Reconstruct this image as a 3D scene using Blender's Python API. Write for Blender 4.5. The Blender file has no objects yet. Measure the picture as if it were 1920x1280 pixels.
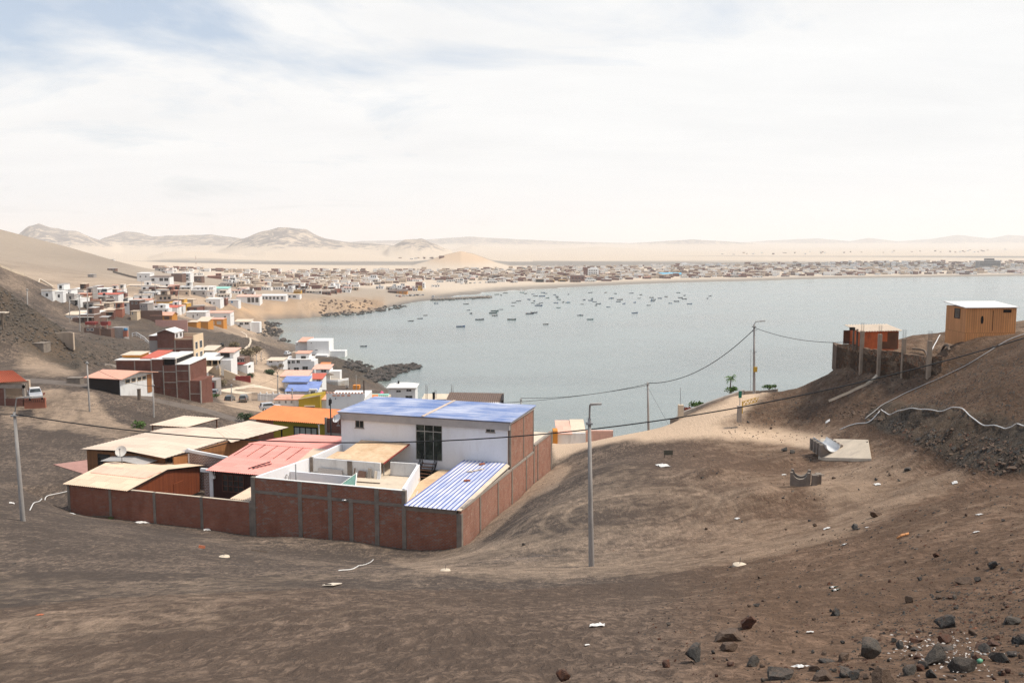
import bpy, bmesh, math, random
import numpy as np
from mathutils import Vector, Matrix
random.seed(7); rng=np.random.default_rng(7)
R=math.radians
scene=bpy.context.scene; COL=scene.collection
# ---------------------------------------------------------------- camera model (eye is 65 m above the sea, sea level z=0)
EYE=65.0; FPX=1680.0; TILT=math.atan((640-455)/FPX); CT,ST=math.cos(TILT),math.sin(TILT)
def ray(u,v):
    x,y,z=(u-960.0),FPX,-(v-640.0)
    return (x, y*CT+z*ST, -y*ST+z*CT)
def atD(u,v,D):
    r=ray(u,v); k=D/r[1]; return Vector((r[0]*k,D,EYE+r[2]*k))
def azx(u,D): return (u-960.0)/FPX*D
# ---------------------------------------------------------------- mesh builder
class MB:
    def __init__(s): s.v=[]; s.f=[]; s.m=[]; s.smooth=[]
    def face(s,pts,m=0,sm=False):
        b=len(s.v); s.v+= [tuple(p) for p in pts]; s.f.append(tuple(range(b,b+len(pts)))); s.m.append(m); s.smooth.append(sm)
        return s
    def mesh(s,vs,fs,m=0,sm=False):
        b=len(s.v); s.v+=[tuple(p) for p in vs]
        for f in fs: s.f.append(tuple(i+b for i in f)); s.m.append(m); s.smooth.append(sm)
        return s
    def hexa(s,p,m=0):   # 8 corners: bottom 4 (ccw) then top 4
        return s.mesh(p,[(3,2,1,0),(4,5,6,7),(0,1,5,4),(1,2,6,5),(2,3,7,6),(3,0,4,7)],m)
    def box(s,x0,x1,y0,y1,z0,z1,m=0):
        return s.hexa([(x0,y0,z0),(x1,y0,z0),(x1,y1,z0),(x0,y1,z0),(x0,y0,z1),(x1,y0,z1),(x1,y1,z1),(x0,y1,z1)],m)
    def prism(s,poly,z0,z1,m=0):  # ccw polygon in xy; z1 may be a list of heights
        n=len(poly); zt=z1 if isinstance(z1,(list,tuple)) else [z1]*n
        zb=z0 if isinstance(z0,(list,tuple)) else [z0]*n
        vs=[(p[0],p[1],zb[i]) for i,p in enumerate(poly)]+[(p[0],p[1],zt[i]) for i,p in enumerate(poly)]
        fs=[tuple(reversed(range(n))),tuple(range(n,2*n))]+[(i,(i+1)%n,n+(i+1)%n,n+i) for i in range(n)]
        return s.mesh(vs,fs,m)
    def slab(s,quad,t,m=0):   # quad = 4 top corners ccw seen from above; thickness t downwards
        q=[Vector(p) for p in quad]
        return s.hexa([p-Vector((0,0,t)) for p in q]+q,m)
    def tube(s,pts,r,n=8,m=0,caps=True):
        pts=[Vector(p) for p in pts]; rs=r if isinstance(r,(list,tuple)) else [r]*len(pts)
        vs=[];fs=[]
        for i,p in enumerate(pts):
            d=(pts[min(i+1,len(pts)-1)]-pts[max(i-1,0)]).normalized()
            a=d.cross(Vector((0,0,1)));
            if a.length<1e-3: a=Vector((1,0,0))
            a.normalize(); b=d.cross(a)
            for k in range(n):
                t=2*math.pi*k/n; vs.append(p+(a*math.cos(t)+b*math.sin(t))*rs[i])
        for i in range(len(pts)-1):
            for k in range(n):
                fs.append((i*n+k,(i+1)*n+k,(i+1)*n+(k+1)%n,i*n+(k+1)%n))
        if caps: fs.append(tuple(range(n))); fs.append(tuple(reversed(range((len(pts)-1)*n,len(pts)*n))))
        return s.mesh(vs,fs,m,True)
    def bar(s,p,q,w,h=None,m=0):
        p,q=Vector(p),Vector(q); h=h or w; d=(q-p).normalized(); a=d.cross(Vector((0,0,1)))
        if a.length<1e-3: a=Vector((1,0,0))
        a.normalize(); b=a.cross(d)
        c=[]
        for e in (p,q):
            c.append([e-a*w/2-b*h/2,e+a*w/2-b*h/2,e+a*w/2+b*h/2,e-a*w/2+b*h/2])
        return s.mesh(c[0]+c[1],[(0,1,2,3),(7,6,5,4),(0,4,5,1),(1,5,6,2),(2,6,7,3),(3,7,4,0)],m)
    def corrugated(s,A,B,Cc,D,pitch,amp,m=0,t=0.03,seg=6):
        # sheet with corners A,B (one end) and D,C (other end); ribs run A->D; waves spread along A->B
        A,B,Cc,D=[Vector(p) for p in (A,B,Cc,D)]; L=(B-A).length; n=max(2,int(L/pitch*seg))
        N=(B-A).cross(D-A).normalized()
        if N.z<0: N=-N
        vs=[];fs=[]
        for i in range(n+1):
            f=i/n; o=N*(amp*math.cos(2*math.pi*f*L/pitch))
            vs+= [A.lerp(B,f)+o, D.lerp(Cc,f)+o]
        k=len(vs); vs+=[v-N*t for v in vs]
        for i in range(n):
            a=2*i; q=(a,a+2,a+3,a+1)
            fs.append(q); fs.append(tuple(reversed([j+k for j in q])))
            fs.append((a+2,a,a+k,a+2+k)); fs.append((a+1,a+3,a+3+k,a+1+k))
        fs.append((0,1,1+k,k)); e=2*n; fs.append((e+1,e,e+k,e+1+k))
        return s.mesh(vs,fs,m,False)
    def build(s,name,mats,parent=None,loc=(0,0,0),rz=0,bevel=0):
        me=bpy.data.meshes.new(name); me.from_pydata(s.v,[],s.f)
        if not isinstance(mats,(list,tuple)): mats=[mats]
        for m in mats: me.materials.append(MAT[m] if isinstance(m,str) else m)
        n=len(me.polygons)
        me.polygons.foreach_set('material_index',np.array(s.m,dtype=np.int32)); me.polygons.foreach_set('use_smooth',np.array(s.smooth,dtype=bool))
        # box-projected UVs in metres
        uv=me.uv_layers.new(name='UVMap'); dat=np.zeros((len(me.loops),2),dtype=np.float32)
        for p in me.polygons:
            N=p.normal
            if abs(N.z)>0.75:
                for li in p.loop_indices:
                    c=me.vertices[me.loops[li].vertex_index].co; dat[li]=(c.x,c.y)
            else:
                t=Vector((-N.y,N.x,0)); t.normalize()
                for li in p.loop_indices:
                    c=me.vertices[me.loops[li].vertex_index].co; dat[li]=(c.dot(t),c.z)
        uv.data.foreach_set('uv',dat.ravel()); me.update()
        o=bpy.data.objects.new(name,me); COL.objects.link(o); o.location=loc; o.rotation_euler=(0,0,rz)
        if parent: o.parent=parent
        if bevel:
            b=o.modifiers.new('bevel','BEVEL'); b.width=bevel; b.segments=1; b.limit_method='ANGLE'
        return o
def tag(o,label=None,cat=None,group=None,kind=None):
    if label: o['label']=label
    if cat: o['category']=cat
    if group: o['group']=group
    if kind: o['kind']=kind
    return o
def empty(name,loc,rz,label,cat,group=None):
    o=bpy.data.objects.new(name,None); COL.objects.link(o); o.location=loc; o.rotation_euler=(0,0,rz); o.empty_display_size=.3
    return tag(o,label,cat,group)
KIDS={}
def copy_tree(o,parent=None):
    c=o.copy(); COL.objects.link(c)
    if parent: c.parent=parent
    for ch in list(o.children): copy_tree(ch,c)
    return c
# ---------------------------------------------------------------- numpy value noise
def _h(ix,iy,s):
    n=(ix.astype(np.int64)*374761393+iy.astype(np.int64)*668265263+s*974711)&0x7fffffff
    n=((n^(n>>13))*1274126177)&0x7fffffff
    return ((n^(n>>16))&0xffff)/65535.0
def vnoise(x,y,s=0):
    ix=np.floor(x);iy=np.floor(y);fx=x-ix;fy=y-iy;fx=fx*fx*(3-2*fx);fy=fy*fy*(3-2*fy)
    a=_h(ix,iy,s);b=_h(ix+1,iy,s);c=_h(ix,iy+1,s);d=_h(ix+1,iy+1,s)
    return (a+(b-a)*fx)*(1-fy)+(c+(d-c)*fx)*fy
def fbm(x,y,s=0,o=4,g=.5):
    r=0;a=1;t=0
    for i in range(o): r=r+a*(vnoise(x*2**i+i*17.3,y*2**i-i*9.1,s+i)-.5);t+=a;a*=g
    return r/t*2
def ridged(x,y,s=0,o=4):
    r=0;a=1;t=0
    for i in range(o): r=r+a*(1-np.abs(2*vnoise(x*2**i+i*7.7,y*2**i+i*3.3,s+i)-1));t+=a;a*=.5
    return r/t
def sstep(a,b,x):
    t=np.clip((x-a)/(b-a),0,1); return t*t*(3-2*t)
def inpoly(u,v,poly):
    u=np.asarray(u);v=np.asarray(v);r=np.zeros(u.shape,bool);n=len(poly)
    for i in range(n):
        x0,y0=poly[i];x1,y1=poly[(i+1)%n]
        if y0==y1: continue
        c=((y0>v)!=(y1>v))&(u<(x1-x0)*(v-y0)/(y1-y0)+x0); r^=c
    return r
def segdist(px,py,pts):   # distance to polyline in world xy
    d=np.full(px.shape,1e9)
    for (x0,y0),(x1,y1) in zip(pts[:-1],pts[1:]):
        dx,dy=x1-x0,y1-y0; t=np.clip(((px-x0)*dx+(py-y0)*dy)/(dx*dx+dy*dy+1e-9),0,1)
        d=np.minimum(d,np.hypot(px-x0-t*dx,py-y0-t*dy))
    return d
# local frame of the walled compound: a runs left along its front wall, b runs back along its right wall
ANG=R(17.5); CX,CY=-4.3,74.0
def ab2w(a,b): return (CX-a*math.cos(ANG)+b*math.sin(ANG), CY+a*math.sin(ANG)+b*math.cos(ANG))
# ---------------------------------------------------------------- terrain: control points (u, v, D) read as places on the ground
GP=[(-300,1280,17),(0,1280,16),(480,1280,14),(960,1280,12),(1400,1280,9.5),(1920,1280,7.5),(2300,1280,7),
(0,1150,26),(480,1150,24),(960,1150,22),(1400,1150,18.5),(1750,1150,15),(1920,1150,13.5),(2300,1150,12),
(623,1097,36),(420,1043,58),(835,1069,46),(300,1010,66),(40,978,65.6),(0,980,62),(-250,970,60),(1107,1063,47),(1000,960,67),(950,1000,65),(900,1030,67),(1000,915,89),
(1920,900,36),(1800,930,36),(1640,992,36),(1500,1018,38),(1387,1060,35),(1920,1000,22),(1750,1060,22),(1565,1105,21),(1400,1100,27),(2200,930,30),
(1700,940,48),(1500,992,48),(1300,1000,54),(1180,960,62),(1400,900,66),(1580,845,74),(1500,912,62),(1760,885,56),(1300,870,78),(1250,840,90),(1400,830,88),(1550,812,84),(1120,880,80),(1120,830,104),
(1900,885,48),(1900,815,50.5),(1800,868,56),(1800,800,59),(1700,818,67),(1700,772,70),(1640,792,75),(1640,762,77),(2150,860,44),(2150,770,46),
(1780,622,80),(1900,625,78),(1920,640,70),(1600,697,92),(1645,702,88.5),(1690,705,86.5),(1740,705,85),(1770,692,85.5),(1800,680,83),(1680,650,93),(1590,677,95),(1450,737,102),(1700,632,97),(1900,720,60),(1800,705,76),(1700,740,80),(1550,768,92),(1480,748,100),(1450,792,95),(2200,600,75),
(1400,772,96),(1414,735,103),(1280,776,104),(1215,806,112),(1260,802,105),(1170,815,110),(1050,832,116),(1350,770,99),(1330,755,104),
(60,880,100),(0,850,108),(130,780,130),(60,940,80),(0,910,84),(60,755,138),(200,812,122),(270,742,150),(160,732,142),(-250,850,105),(-250,720,140),
(400,770,150),(470,794,148),(300,792,135),(350,742,162),(430,778,152),(100,716,150),(200,728,150),(300,750,150),(0,712,152),(60,690,165),(100,650,195),(0,640,185),(-250,640,170),
(0,556,192),(60,585,202),(110,615,217),(140,640,222),(200,700,185),(220,662,238),(-250,500,180),
(0,493,420),(60,520,435),(150,550,480),(50,545,440),(-250,400,400),
(0,430,1000),(60,455,1000),(130,462,1050),(180,478,1050),(230,497,1100),(290,517,1150),(0,478,850),(100,500,800),(50,520,650),(200,515,800),(210,535,640),(300,545,620),(-250,380,950),
(100,567,520),(200,570,520),(150,600,400),(250,592,440),(290,607,470),(350,614,470),(230,630,330),(280,642,310),(330,692,262),(250,695,240),(370,742,232),(430,752,212),(440,650,380),(480,640,430),(420,690,272),(460,702,270),(520,702,300),(500,742,215),(480,772,190),(560,762,200),(620,780,182),(700,772,200),
(545,662,500),(600,670,500),(640,690,440),(690,712,405),(640,730,330),(750,750,336),(800,777,322),(560,690,370),(500,648,540),(455,618,600),(400,612,520),
(300,532,700),(400,560,620),(480,582,660),(560,572,790),(620,560,860),(690,562,930),(700,545,1060),(800,532,1340),(500,540,950),(400,522,1100),(600,522,1480),(1000,517,1650),
(300,512,1400),(900,507,1950),(1400,507,1950),(1900,501,2200),(1400,491,2700),(500,502,1950),(1900,481,3500),(1400,476,4500),(800,487,3000),(300,491,2500),(300,475,4500),(-250,470,3000),(2300,480,3500),(2300,510,1900)]
# hidden ground: (u, D, drop below the eye)
GH=[(1590,118,24),(1750,115,15),(1920,112,12),(1750,160,36),(1920,170,36),(2300,100,5),(2300,60,4.5),(2300,170,25),(1500,125,29),(1215,128,33),(1215,160,52),(1215,250,67),(1400,118,27),(1400,150,52),(1400,230,68),(1600,180,58),(1600,240,68),(1800,240,62),(1900,320,70),(2300,300,66),
(1100,140,33),(1100,180,45),(1000,150,34),(1000,200,50),(900,150,33),(900,220,54),(800,160,32),(800,250,54),(700,150,30.5),(1000,280,64),(900,300,65),(600,150,30),
(0,260,28),(60,280,30),(-250,260,26),(60,360,30),(0,330,28),(0,1800,20),(60,1700,40),(150,1700,45),(-250,1800,20),(0,2600,45),
(0,8000,45),(960,8000,47),(1920,8000,47),(0,25000,0),(960,25000,0),(1920,25000,0),(2600,25000,0),(-800,25000,0),(-800,8000,40),(2600,8000,45),(-800,2000,30),(2600,2500,58),
(960,2,1.75),(0,5,3.2),(960,5,3.4),(1920,4,2.7),(-600,10,5.5),(2600,4,2.5)]
SHORE=[(2600,512),(2200,514),(1920,517),(1700,520),(1420,526),(1300,528.5),(1150,534),(1060,538),(1000,541),(930,546),(880,551),(840,556),(800,563),(760,569),(720,576),(705,583),(650,588),(600,592),(550,595),(500,598.5),(490,604),(500,612),(520,624),(550,640),(590,652),(650,668),(672,682),(695,690),(720,700),(705,716),(740,735),(790,752),(830,772),(900,800),(1000,815)]
WATER=[(760,600),(900,580),(1100,560),(1400,545),(1800,530),(2200,525),(620,615),(560,615),(700,640),(900,640),(1200,620),(1500,600),(1900,560),(2300,560),(760,700),(900,700),(1200,700),(1500,680),(800,735),(960,770),(1150,770),(1300,740),(620,640),(560,606),(640,600),(740,590),(740,660)]
cp=[];cz=[]
def _add(x,y,z): cp.append((math.atan2(x,y),math.log(math.hypot(x,y)))); cz.append(z)
for u,v,D in GP:
    p=atD(u,v,D); _add(p.x,p.y,p.z)
for u,D,d in GH: _add(azx(u,D),D,EYE-d)
def sea(u,v):
    r=ray(u,v); k=-EYE/r[2]; return r[0]*k,r[1]*k
for u,v in SHORE: x,y=sea(u,v); _add(x,y,0.25)
for u,v in WATER: x,y=sea(u,v); _add(x,y,-7)
for a,b,z in [(0,0,-25.7),(10,0,-26.5),(20.5,0,-26.9),(31,0,-26.8),(41.5,0,-26.6),(0,15,-26),(0,30,-26.1),(20,15,-26.9),(20,30,-27),(35,10,-27),(45,6,-26.6),(46,15,-26.8),(38,26,-27.3),(30,28,-27.3),(30,40,-28.5),(40,36,-28.3)]:
    x,y=ab2w(a,b); _add(x,y,EYE+z)
for sg in (-1,1):
    for rr,dl,dr in [(1.2,1.75,1.7),(3,2.4,2.0),(8,4.2,2.6),(30,11,3),(100,25,6),(300,28,40)]:
        for az in (.95,1.37): _add(sg*rr*math.sin(az),rr*math.cos(az),EYE-(dl if sg<0 else dr))
cp=np.array(cp);cz=np.array(cz)
KY=.9
def _feat(p): return p*np.array([1.0,KY])
def _kern(d): return np.sqrt(d*d+.0016)
Pf=_feat(cp); n=len(Pf)
dm=np.linalg.norm(Pf[:,None]-Pf[None],axis=2)
M=np.zeros((n+3,n+3)); M[:n,:n]=-_kern(dm)+np.eye(n)*.004; M[:n,n]=1;M[:n,n+1:]=Pf; M[n:,:n]=M[:n,n:].T
wt=np.linalg.solve(M,np.concatenate([cz,np.zeros(3)]))
def rbf(az,lr):
    q=_feat(np.stack([az,lr],1)); out=np.empty(len(q))
    for i in range(0,len(q),20000):
        qq=q[i:i+20000]; d=np.sqrt(((qq[:,None]-Pf[None])**2).sum(2)); out[i:i+20000]=-_kern(d)@wt[:n]+wt[n]+qq@wt[n+1:]
    return out
# skyline ridges: D, depth width, ruggedness, skyline (u,v)
RIDGES=[(4600,750,.55,[(10,462),(35,443),(60,420),(78,416),(110,427),(150,432),(170,440),(205,455),(240,470)]),
(5600,900,.5,[(150,465),(200,445),(240,432),(262,434),(290,441),(350,439),(400,434),(425,439),(470,446),(520,458)]),
(4300,650,.5,[(400,462),(440,452),(480,437),(520,427),(545,424),(575,430),(610,445),(660,453),(730,458),(800,468)]),
(3700,420,.55,[(715,470),(740,460),(760,449),(790,446),(812,454),(835,464),(860,474)]),
(2350,420,.1,[(700,509),(760,500),(800,489),(835,477),(865,470.5),(890,476),(930,491),(980,503),(1060,509)]),
(3000,420,.2,[(240,492),(280,483),(310,473),(345,469),(400,473),(450,479),(520,487),(600,492)]),
(3300,500,.15,[(430,485),(500,472),(560,470),(640,474),(720,480),(800,487)]),
(6500,900,.35,[(840,470),(870,462),(885,458),(905,461),(960,466),(1050,468)]),
(6200,900,.2,[(950,470),(1080,465),(1120,462),(1200,466),(1300,471)]),
(9500,1600,.35,[(560,462),(680,452),(790,449),(880,443),(960,447),(1060,452),(1180,456),(1300,448),(1400,455),(1500,459)]),
(12500,2200,.45,[(1250,462),(1380,455),(1450,450),(1530,446),(1590,452),(1625,446),(1680,452),(1740,447),(1790,440),(1850,446),(1885,439),(1940,444),(2050,437),(2200,446),(2500,440)])]
NA,NR=860,750
s=np.linspace(-1,1,NA); AZ=s*(.62+.75*np.abs(s)**5)          # dense across the view, coarse to the sides
LR=np.concatenate([np.linspace(math.log(1.2),math.log(9),40,endpoint=False),np.linspace(math.log(9),math.log(180),520,endpoint=False),np.linspace(math.log(180),math.log(2500),130,endpoint=False),np.linspace(math.log(2500),math.log(28000),NR-690)])
A2,L2=np.meshgrid(AZ,LR,indexing='ij'); RR=np.exp(L2); GX=RR*np.sin(A2); GY=RR*np.cos(A2)
GZ=rbf(A2.ravel(),L2.ravel()).reshape(A2.shape)
GYs=np.maximum(GY,.1)
GU=960+FPX*GX/GYs                                   # bearing used to look up which stretch of land a vertex is on
hillmask=np.zeros_like(GZ)
for i,(D0,w,rg,sk) in enumerate(RIDGES):
    us=np.array([q[0] for q in sk],float); zs=np.array([EYE+D0*(455-q[1])/FPX for q in sk])
    # base level at both ends tapers into the plain
    zz=np.interp(GU,us,zs); base=np.interp(GU,[us[0],us[-1]],[zs[0],zs[-1]])
    edge=sstep(us[0]-1,us[0]+.12*(us[-1]-us[0]),GU)*(1-sstep(us[-1]-.12*(us[-1]-us[0]),us[-1]+1,GU))
    dd=(GY-D0)/w
    dd=np.where(dd>0,dd*.8,dd)
    fall=np.exp(-dd**2*1.6)
    sc=w*.42
    rug=ridged(GX/sc,GY/sc,40+i,5)
    h=np.maximum(zz+(ridged(GX/(w*.16),GY/(w*.16),60+i,5)-.55)*rg*.32*np.maximum(zz-base,0)-np.minimum(GZ,zz),0)
    add=h*fall*edge*(1-rg*1.5*(1-rug)*(1-np.exp(-(dd*2.2)**2)*.75))
    if i==4: dune=sstep(4,20,add)
    GZ=np.maximum(GZ,GZ+add); hillmask=np.maximum(hillmask,sstep(8,45,add)*(rg>.3))
# relief
DIST=RR
land=sstep(0,3,GZ)
near=1-sstep(120,300,DIST)
GZ+=near*(fbm(GX/9,GY/9,3,4)*.16+fbm(GX/1.7,GY/1.7,9,3)*.035*(1-sstep(40,90,DIST))+fbm(GX/.62+fbm(GX/2,GY/2,14,2),GY/1.1,12,3)*.075*(1-sstep(45,85,DIST)))*sstep(3,12,DIST)
def zone(poly,soft=14):   # ground zone read in bearing / distance through its outline; soft-edged
    return inpoly(GU,GVv,poly).astype(float)
GVv=455+FPX*(EYE-GZ)/GYs   # approximate image row of each vertex
spur=zone([(-300,490),(0,540),(60,560),(140,618),(150,700),(100,690),(0,640),(-300,640)])*(DIST<260)*(DIST>150)
spur2=zone([(140,590),(480,600),(500,640),(420,720),(370,700),(230,690),(150,690)])*(DIST>200)*(DIST<520)
cut=zone([(1620,755),(1720,765),(1920,800),(2300,800),(2300,900),(1920,895),(1820,885),(1700,820),(1640,800)])*(DIST<85)*(DIST>40)
scree=zone([(1440,730),(1600,670),(1760,610),(2300,590),(2300,860),(1900,800),(1640,760),(1560,790),(1380,800)])*(DIST<130)*(DIST>40)
head=zone([(560,560),(720,560),(720,592),(560,598)])*(DIST>600)
point=zone([(570,655),(680,670),(800,690),(800,715),(640,725),(560,690)])*(DIST>350)
def blur(m,k=2):
    for _ in range(k):
        m=(m+np.roll(m,1,0)+np.roll(m,-1,0)+np.roll(m,1,1)+np.roll(m,-1,1))/5
    return m
spur,spur2,cut,scree,head,point=[blur(m,4) for m in (spur,spur2,cut,scree,head,point)]
GZ+=spur*(ridged(GX/9,GY/9,21,5)-.55)*4.2+spur2*(ridged(GX/14,GY/14,22,4)-.55)*4.5
GZ+=cut*(ridged(GX/1.6,GY/1.6,23,4)-.5)*1.0+scree*(ridged(GX/4,GY/4,24,4)-.5)*.5
GZ+=head*(ridged(GX/28,GY/28,25,4)-.5)*9*land+point*(ridged(GX/14,GY/14,26,4)-.5)*6*land
shoreb=np.exp(-((GZ-.3)/1.6)**2)*(DIST>330)*(DIST<1300)
GZ+=shoreb*fbm(GX/16,GY/16,31,4)*1.1
# windrows and little mounds on the lot beside the compound
def gauss(x,y,r,h,rx=None):
    global GZ
    GZ=GZ+h*np.exp(-(((GX-x)/r)**2+((GY-y)/(rx or r))**2))
for (u,v,D,r,h) in [(1340,905,70,2.2,.8),(1430,925,60,2.6,.7),(1470,850,76,2.5,.6),(1150,838,98,5,.5),(1560,900,58,2.5,.5),(1740,905,52,1.5,.35),(540,1012,77,3,.35),(640,1022,75.5,3,.3)]:
    p=atD(u,v,D); gauss(p.x,p.y,r,h)
# level pads: compound yard
da,db=-(GX-CX)*math.cos(ANG)+(GY-CY)*math.sin(ANG),(GX-CX)*math.sin(ANG)+(GY-CY)*math.cos(ANG)
yard=sstep(-.6,.3,da)*(1-sstep(47,49,da))*sstep(.1,.5,db)*(1-sstep(29,31,db))
GZ=GZ*(1-yard)+np.minimum(GZ,EYE-26.6)*yard
_az0=AZ; 
def zt(x,y):      # terrain height at world xy (bilinear on the mesh grid)
    x=np.atleast_1d(np.asarray(x,float));y=np.atleast_1d(np.asarray(y,float))
    a=np.arctan2(x,y); l=np.log(np.maximum(np.hypot(x,y),1.21))
    i=np.clip(np.searchsorted(AZ,a)-1,0,NA-2); j=np.clip(np.searchsorted(LR,l)-1,0,NR-2)
    fa=np.clip((a-AZ[i])/(AZ[i+1]-AZ[i]),0,1); fl=np.clip((l-LR[j])/(LR[j+1]-LR[j]),0,1)
    return GZ[i,j]*(1-fa)*(1-fl)+GZ[i+1,j]*fa*(1-fl)+GZ[i,j+1]*(1-fa)*fl+GZ[i+1,j+1]*fa*fl
def ground(x,y): return float(zt(x,y)[0])
_Ds=np.exp(np.linspace(math.log(4),math.log(20000),5000))
def hit(u,v,dmin=4,water=False):   # where the sight line through (u,v) first meets the ground (or the sea)
    r=ray(u,v); k=_Ds/r[1]; x=r[0]*k; z=EYE+r[2]*k; h=zt(x,_Ds)
    if water: h=np.maximum(h,0)
    ok=np.nonzero((z<=h)&(_Ds>=dmin))[0]
    if len(ok)==0: return None
    i=ok[0]
    if i>0:
        d0,d1=z[i-1]-h[i-1],z[i]-h[i]; t=d0/(d0-d1+1e-9) if d0>0 else 0
        D=_Ds[i-1]+(_Ds[i]-_Ds[i-1])*t
    else: D=_Ds[i]
    xx=r[0]*D/r[1]; return Vector((xx,D,max(ground(xx,D),0) if water else ground(xx,D)))
# ---------------------------------------------------------------- procedural materials
MAT={}
class NT:
    def __init__(s,name):
        s.mat=bpy.data.materials.new(name); s.mat.use_nodes=True; s.t=s.mat.node_tree; s.n=s.t.nodes; s.l=s.t.links
        s.n.clear(); s.out=s.n.new('ShaderNodeOutputMaterial'); s.b=s.n.new('ShaderNodeBsdfPrincipled'); s.l.new(s.b.outputs[0],s.out.inputs[0]); MAT[name]=s.mat
    def set(s,sock,val):
        if hasattr(val,'is_output') or isinstance(val,bpy.types.NodeSocket): s.l.new(val,sock)
        else:
            if isinstance(val,(tuple,list)) and len(val)==3 and sock.type=='RGBA': val=(*val,1)
            sock.default_value=val
    def coord(s,kind='Object'):
        if kind=='Pos': return s.n.new('ShaderNodeNewGeometry').outputs['Position']
        return s.n.new('ShaderNodeTexCoord').outputs[kind]
    def mapping(s,vec,scale=(1,1,1),rot=(0,0,0)):
        m=s.n.new('ShaderNodeMapping'); s.l.new(vec,m.inputs[0]); m.inputs['Scale'].default_value=scale; m.inputs['Rotation'].default_value=rot; return m.outputs[0]
    def noise(s,vec,scale,detail=4,rough=.55,dist=0):
        n=s.n.new('ShaderNodeTexNoise'); s.set(n.inputs['Vector'],vec); s.set(n.inputs['Scale'],scale); n.inputs['Detail'].default_value=detail; n.inputs['Roughness'].default_value=rough; n.inputs['Distortion'].default_value=dist
        return n.outputs['Fac']
    def vor(s,vec,scale,feat='F1',out='Distance',rand=1):
        n=s.n.new('ShaderNodeTexVoronoi'); n.feature=feat; s.set(n.inputs['Vector'],vec); n.inputs['Scale'].default_value=scale; n.inputs['Randomness'].default_value=rand; return n.outputs[out]
    def ramp(s,fac,a,b,ca=0,cb=1):
        m=s.n.new('ShaderNodeMapRange'); m.clamp=True; s.set(m.inputs[0],fac)
        m.inputs[1].default_value=a;m.inputs[2].default_value=b;m.inputs[3].default_value=ca;m.inputs[4].default_value=cb; return m.outputs[0]
    def math(s,op,a,b=0,c=0):
        m=s.n.new('ShaderNodeMath'); m.operation=op; s.set(m.inputs[0],a); s.set(m.inputs[1],b)
        if len(m.inputs)>2: s.set(m.inputs[2],c)
        return m.outputs[0]
    def mix(s,f,a,b,mode='MIX'):
        m=s.n.new('ShaderNodeMix'); m.data_type='RGBA'; m.blend_type=mode; s.set(m.inputs[0],f); s.set(m.inputs[6],a); s.set(m.inputs[7],b); return m.outputs[2]
    def attr(s,name,out='Fac'):
        n=s.n.new('ShaderNodeAttribute'); n.attribute_name=name; return n.outputs[out]
    def bump(s,h,strength=.5,dist=.05):
        n=s.n.new('ShaderNodeBump'); n.inputs['Strength'].default_value=strength; n.inputs['Distance'].default_value=dist; s.set(n.inputs['Height'],h); s.l.new(n.outputs[0],s.b.inputs['Normal']); return n
    def fin(s,col=None,rough=.8,metal=0,spec=None):
        if col is not None: s.set(s.b.inputs['Base Color'],col)
        s.set(s.b.inputs['Roughness'],rough); s.b.inputs['Metallic'].default_value=metal
        if spec is not None: s.b.inputs['Specular IOR Level'].default_value=spec
        return s.mat
    def objrand(s): return s.n.new('ShaderNodeObjectInfo').outputs['Random']
    def sep(s,vec):
        n=s.n.new('ShaderNodeSeparateXYZ'); s.l.new(vec,n.inputs[0]); return n.outputs
    def brick(s,vec,c1,c2,mortar,w=.25,h=.09,ms=.012):
        n=s.n.new('ShaderNodeTexBrick'); s.l.new(vec,n.inputs['Vector']); s.set(n.inputs['Color1'],c1); s.set(n.inputs['Color2'],c2); s.set(n.inputs['Mortar'],mortar)
        n.inputs['Scale'].default_value=1; n.inputs['Mortar Size'].default_value=ms; n.inputs['Brick Width'].default_value=w; n.inputs['Row Height'].default_value=h; n.inputs['Mortar Smooth'].default_value=.2; n.inputs['Bias'].default_value=0
        return n.outputs['Color'],n.outputs['Fac']
def sc(c,k): return tuple(min(1,x*k) for x in c)
def plain(name,col,rough=.8,var=.25,scale=1.2,metal=0,spec=.3,stain=None,fine=.1):
    t=NT(name); p=t.coord('Pos'); n=t.noise(p,scale,5,.6); f=t.noise(p,scale*9,3)
    c=t.mix(t.ramp(n,.3,.7),sc(col,1-var),sc(col,1+var*.5)); c=t.mix(t.math('MULTIPLY',t.ramp(f,.35,.7),fine*2),c,sc(col,.6))
    if stain:
        st=t.noise(t.mapping(p,(1,1,.25)),.7,5,.65); c=t.mix(t.ramp(st,.56,.74,0,.75),c,stain)
    return t.fin(c,rough,metal,spec)
def stained_wall(name,col,grime=(.25,.22,.19),amt=.5):
    t=NT(name); p=t.coord('Pos'); n=t.noise(t.mapping(p,(1,1,.3)),.9,6,.65); f=t.noise(p,6,4)
    c=t.mix(t.ramp(n,.5,.78,0,amt),col,grime); c=t.mix(t.ramp(f,.45,.75,0,.12),c,sc(col,.55)); t.bump(f,.15,.02); return t.fin(c,.85,0,.2)
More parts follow.
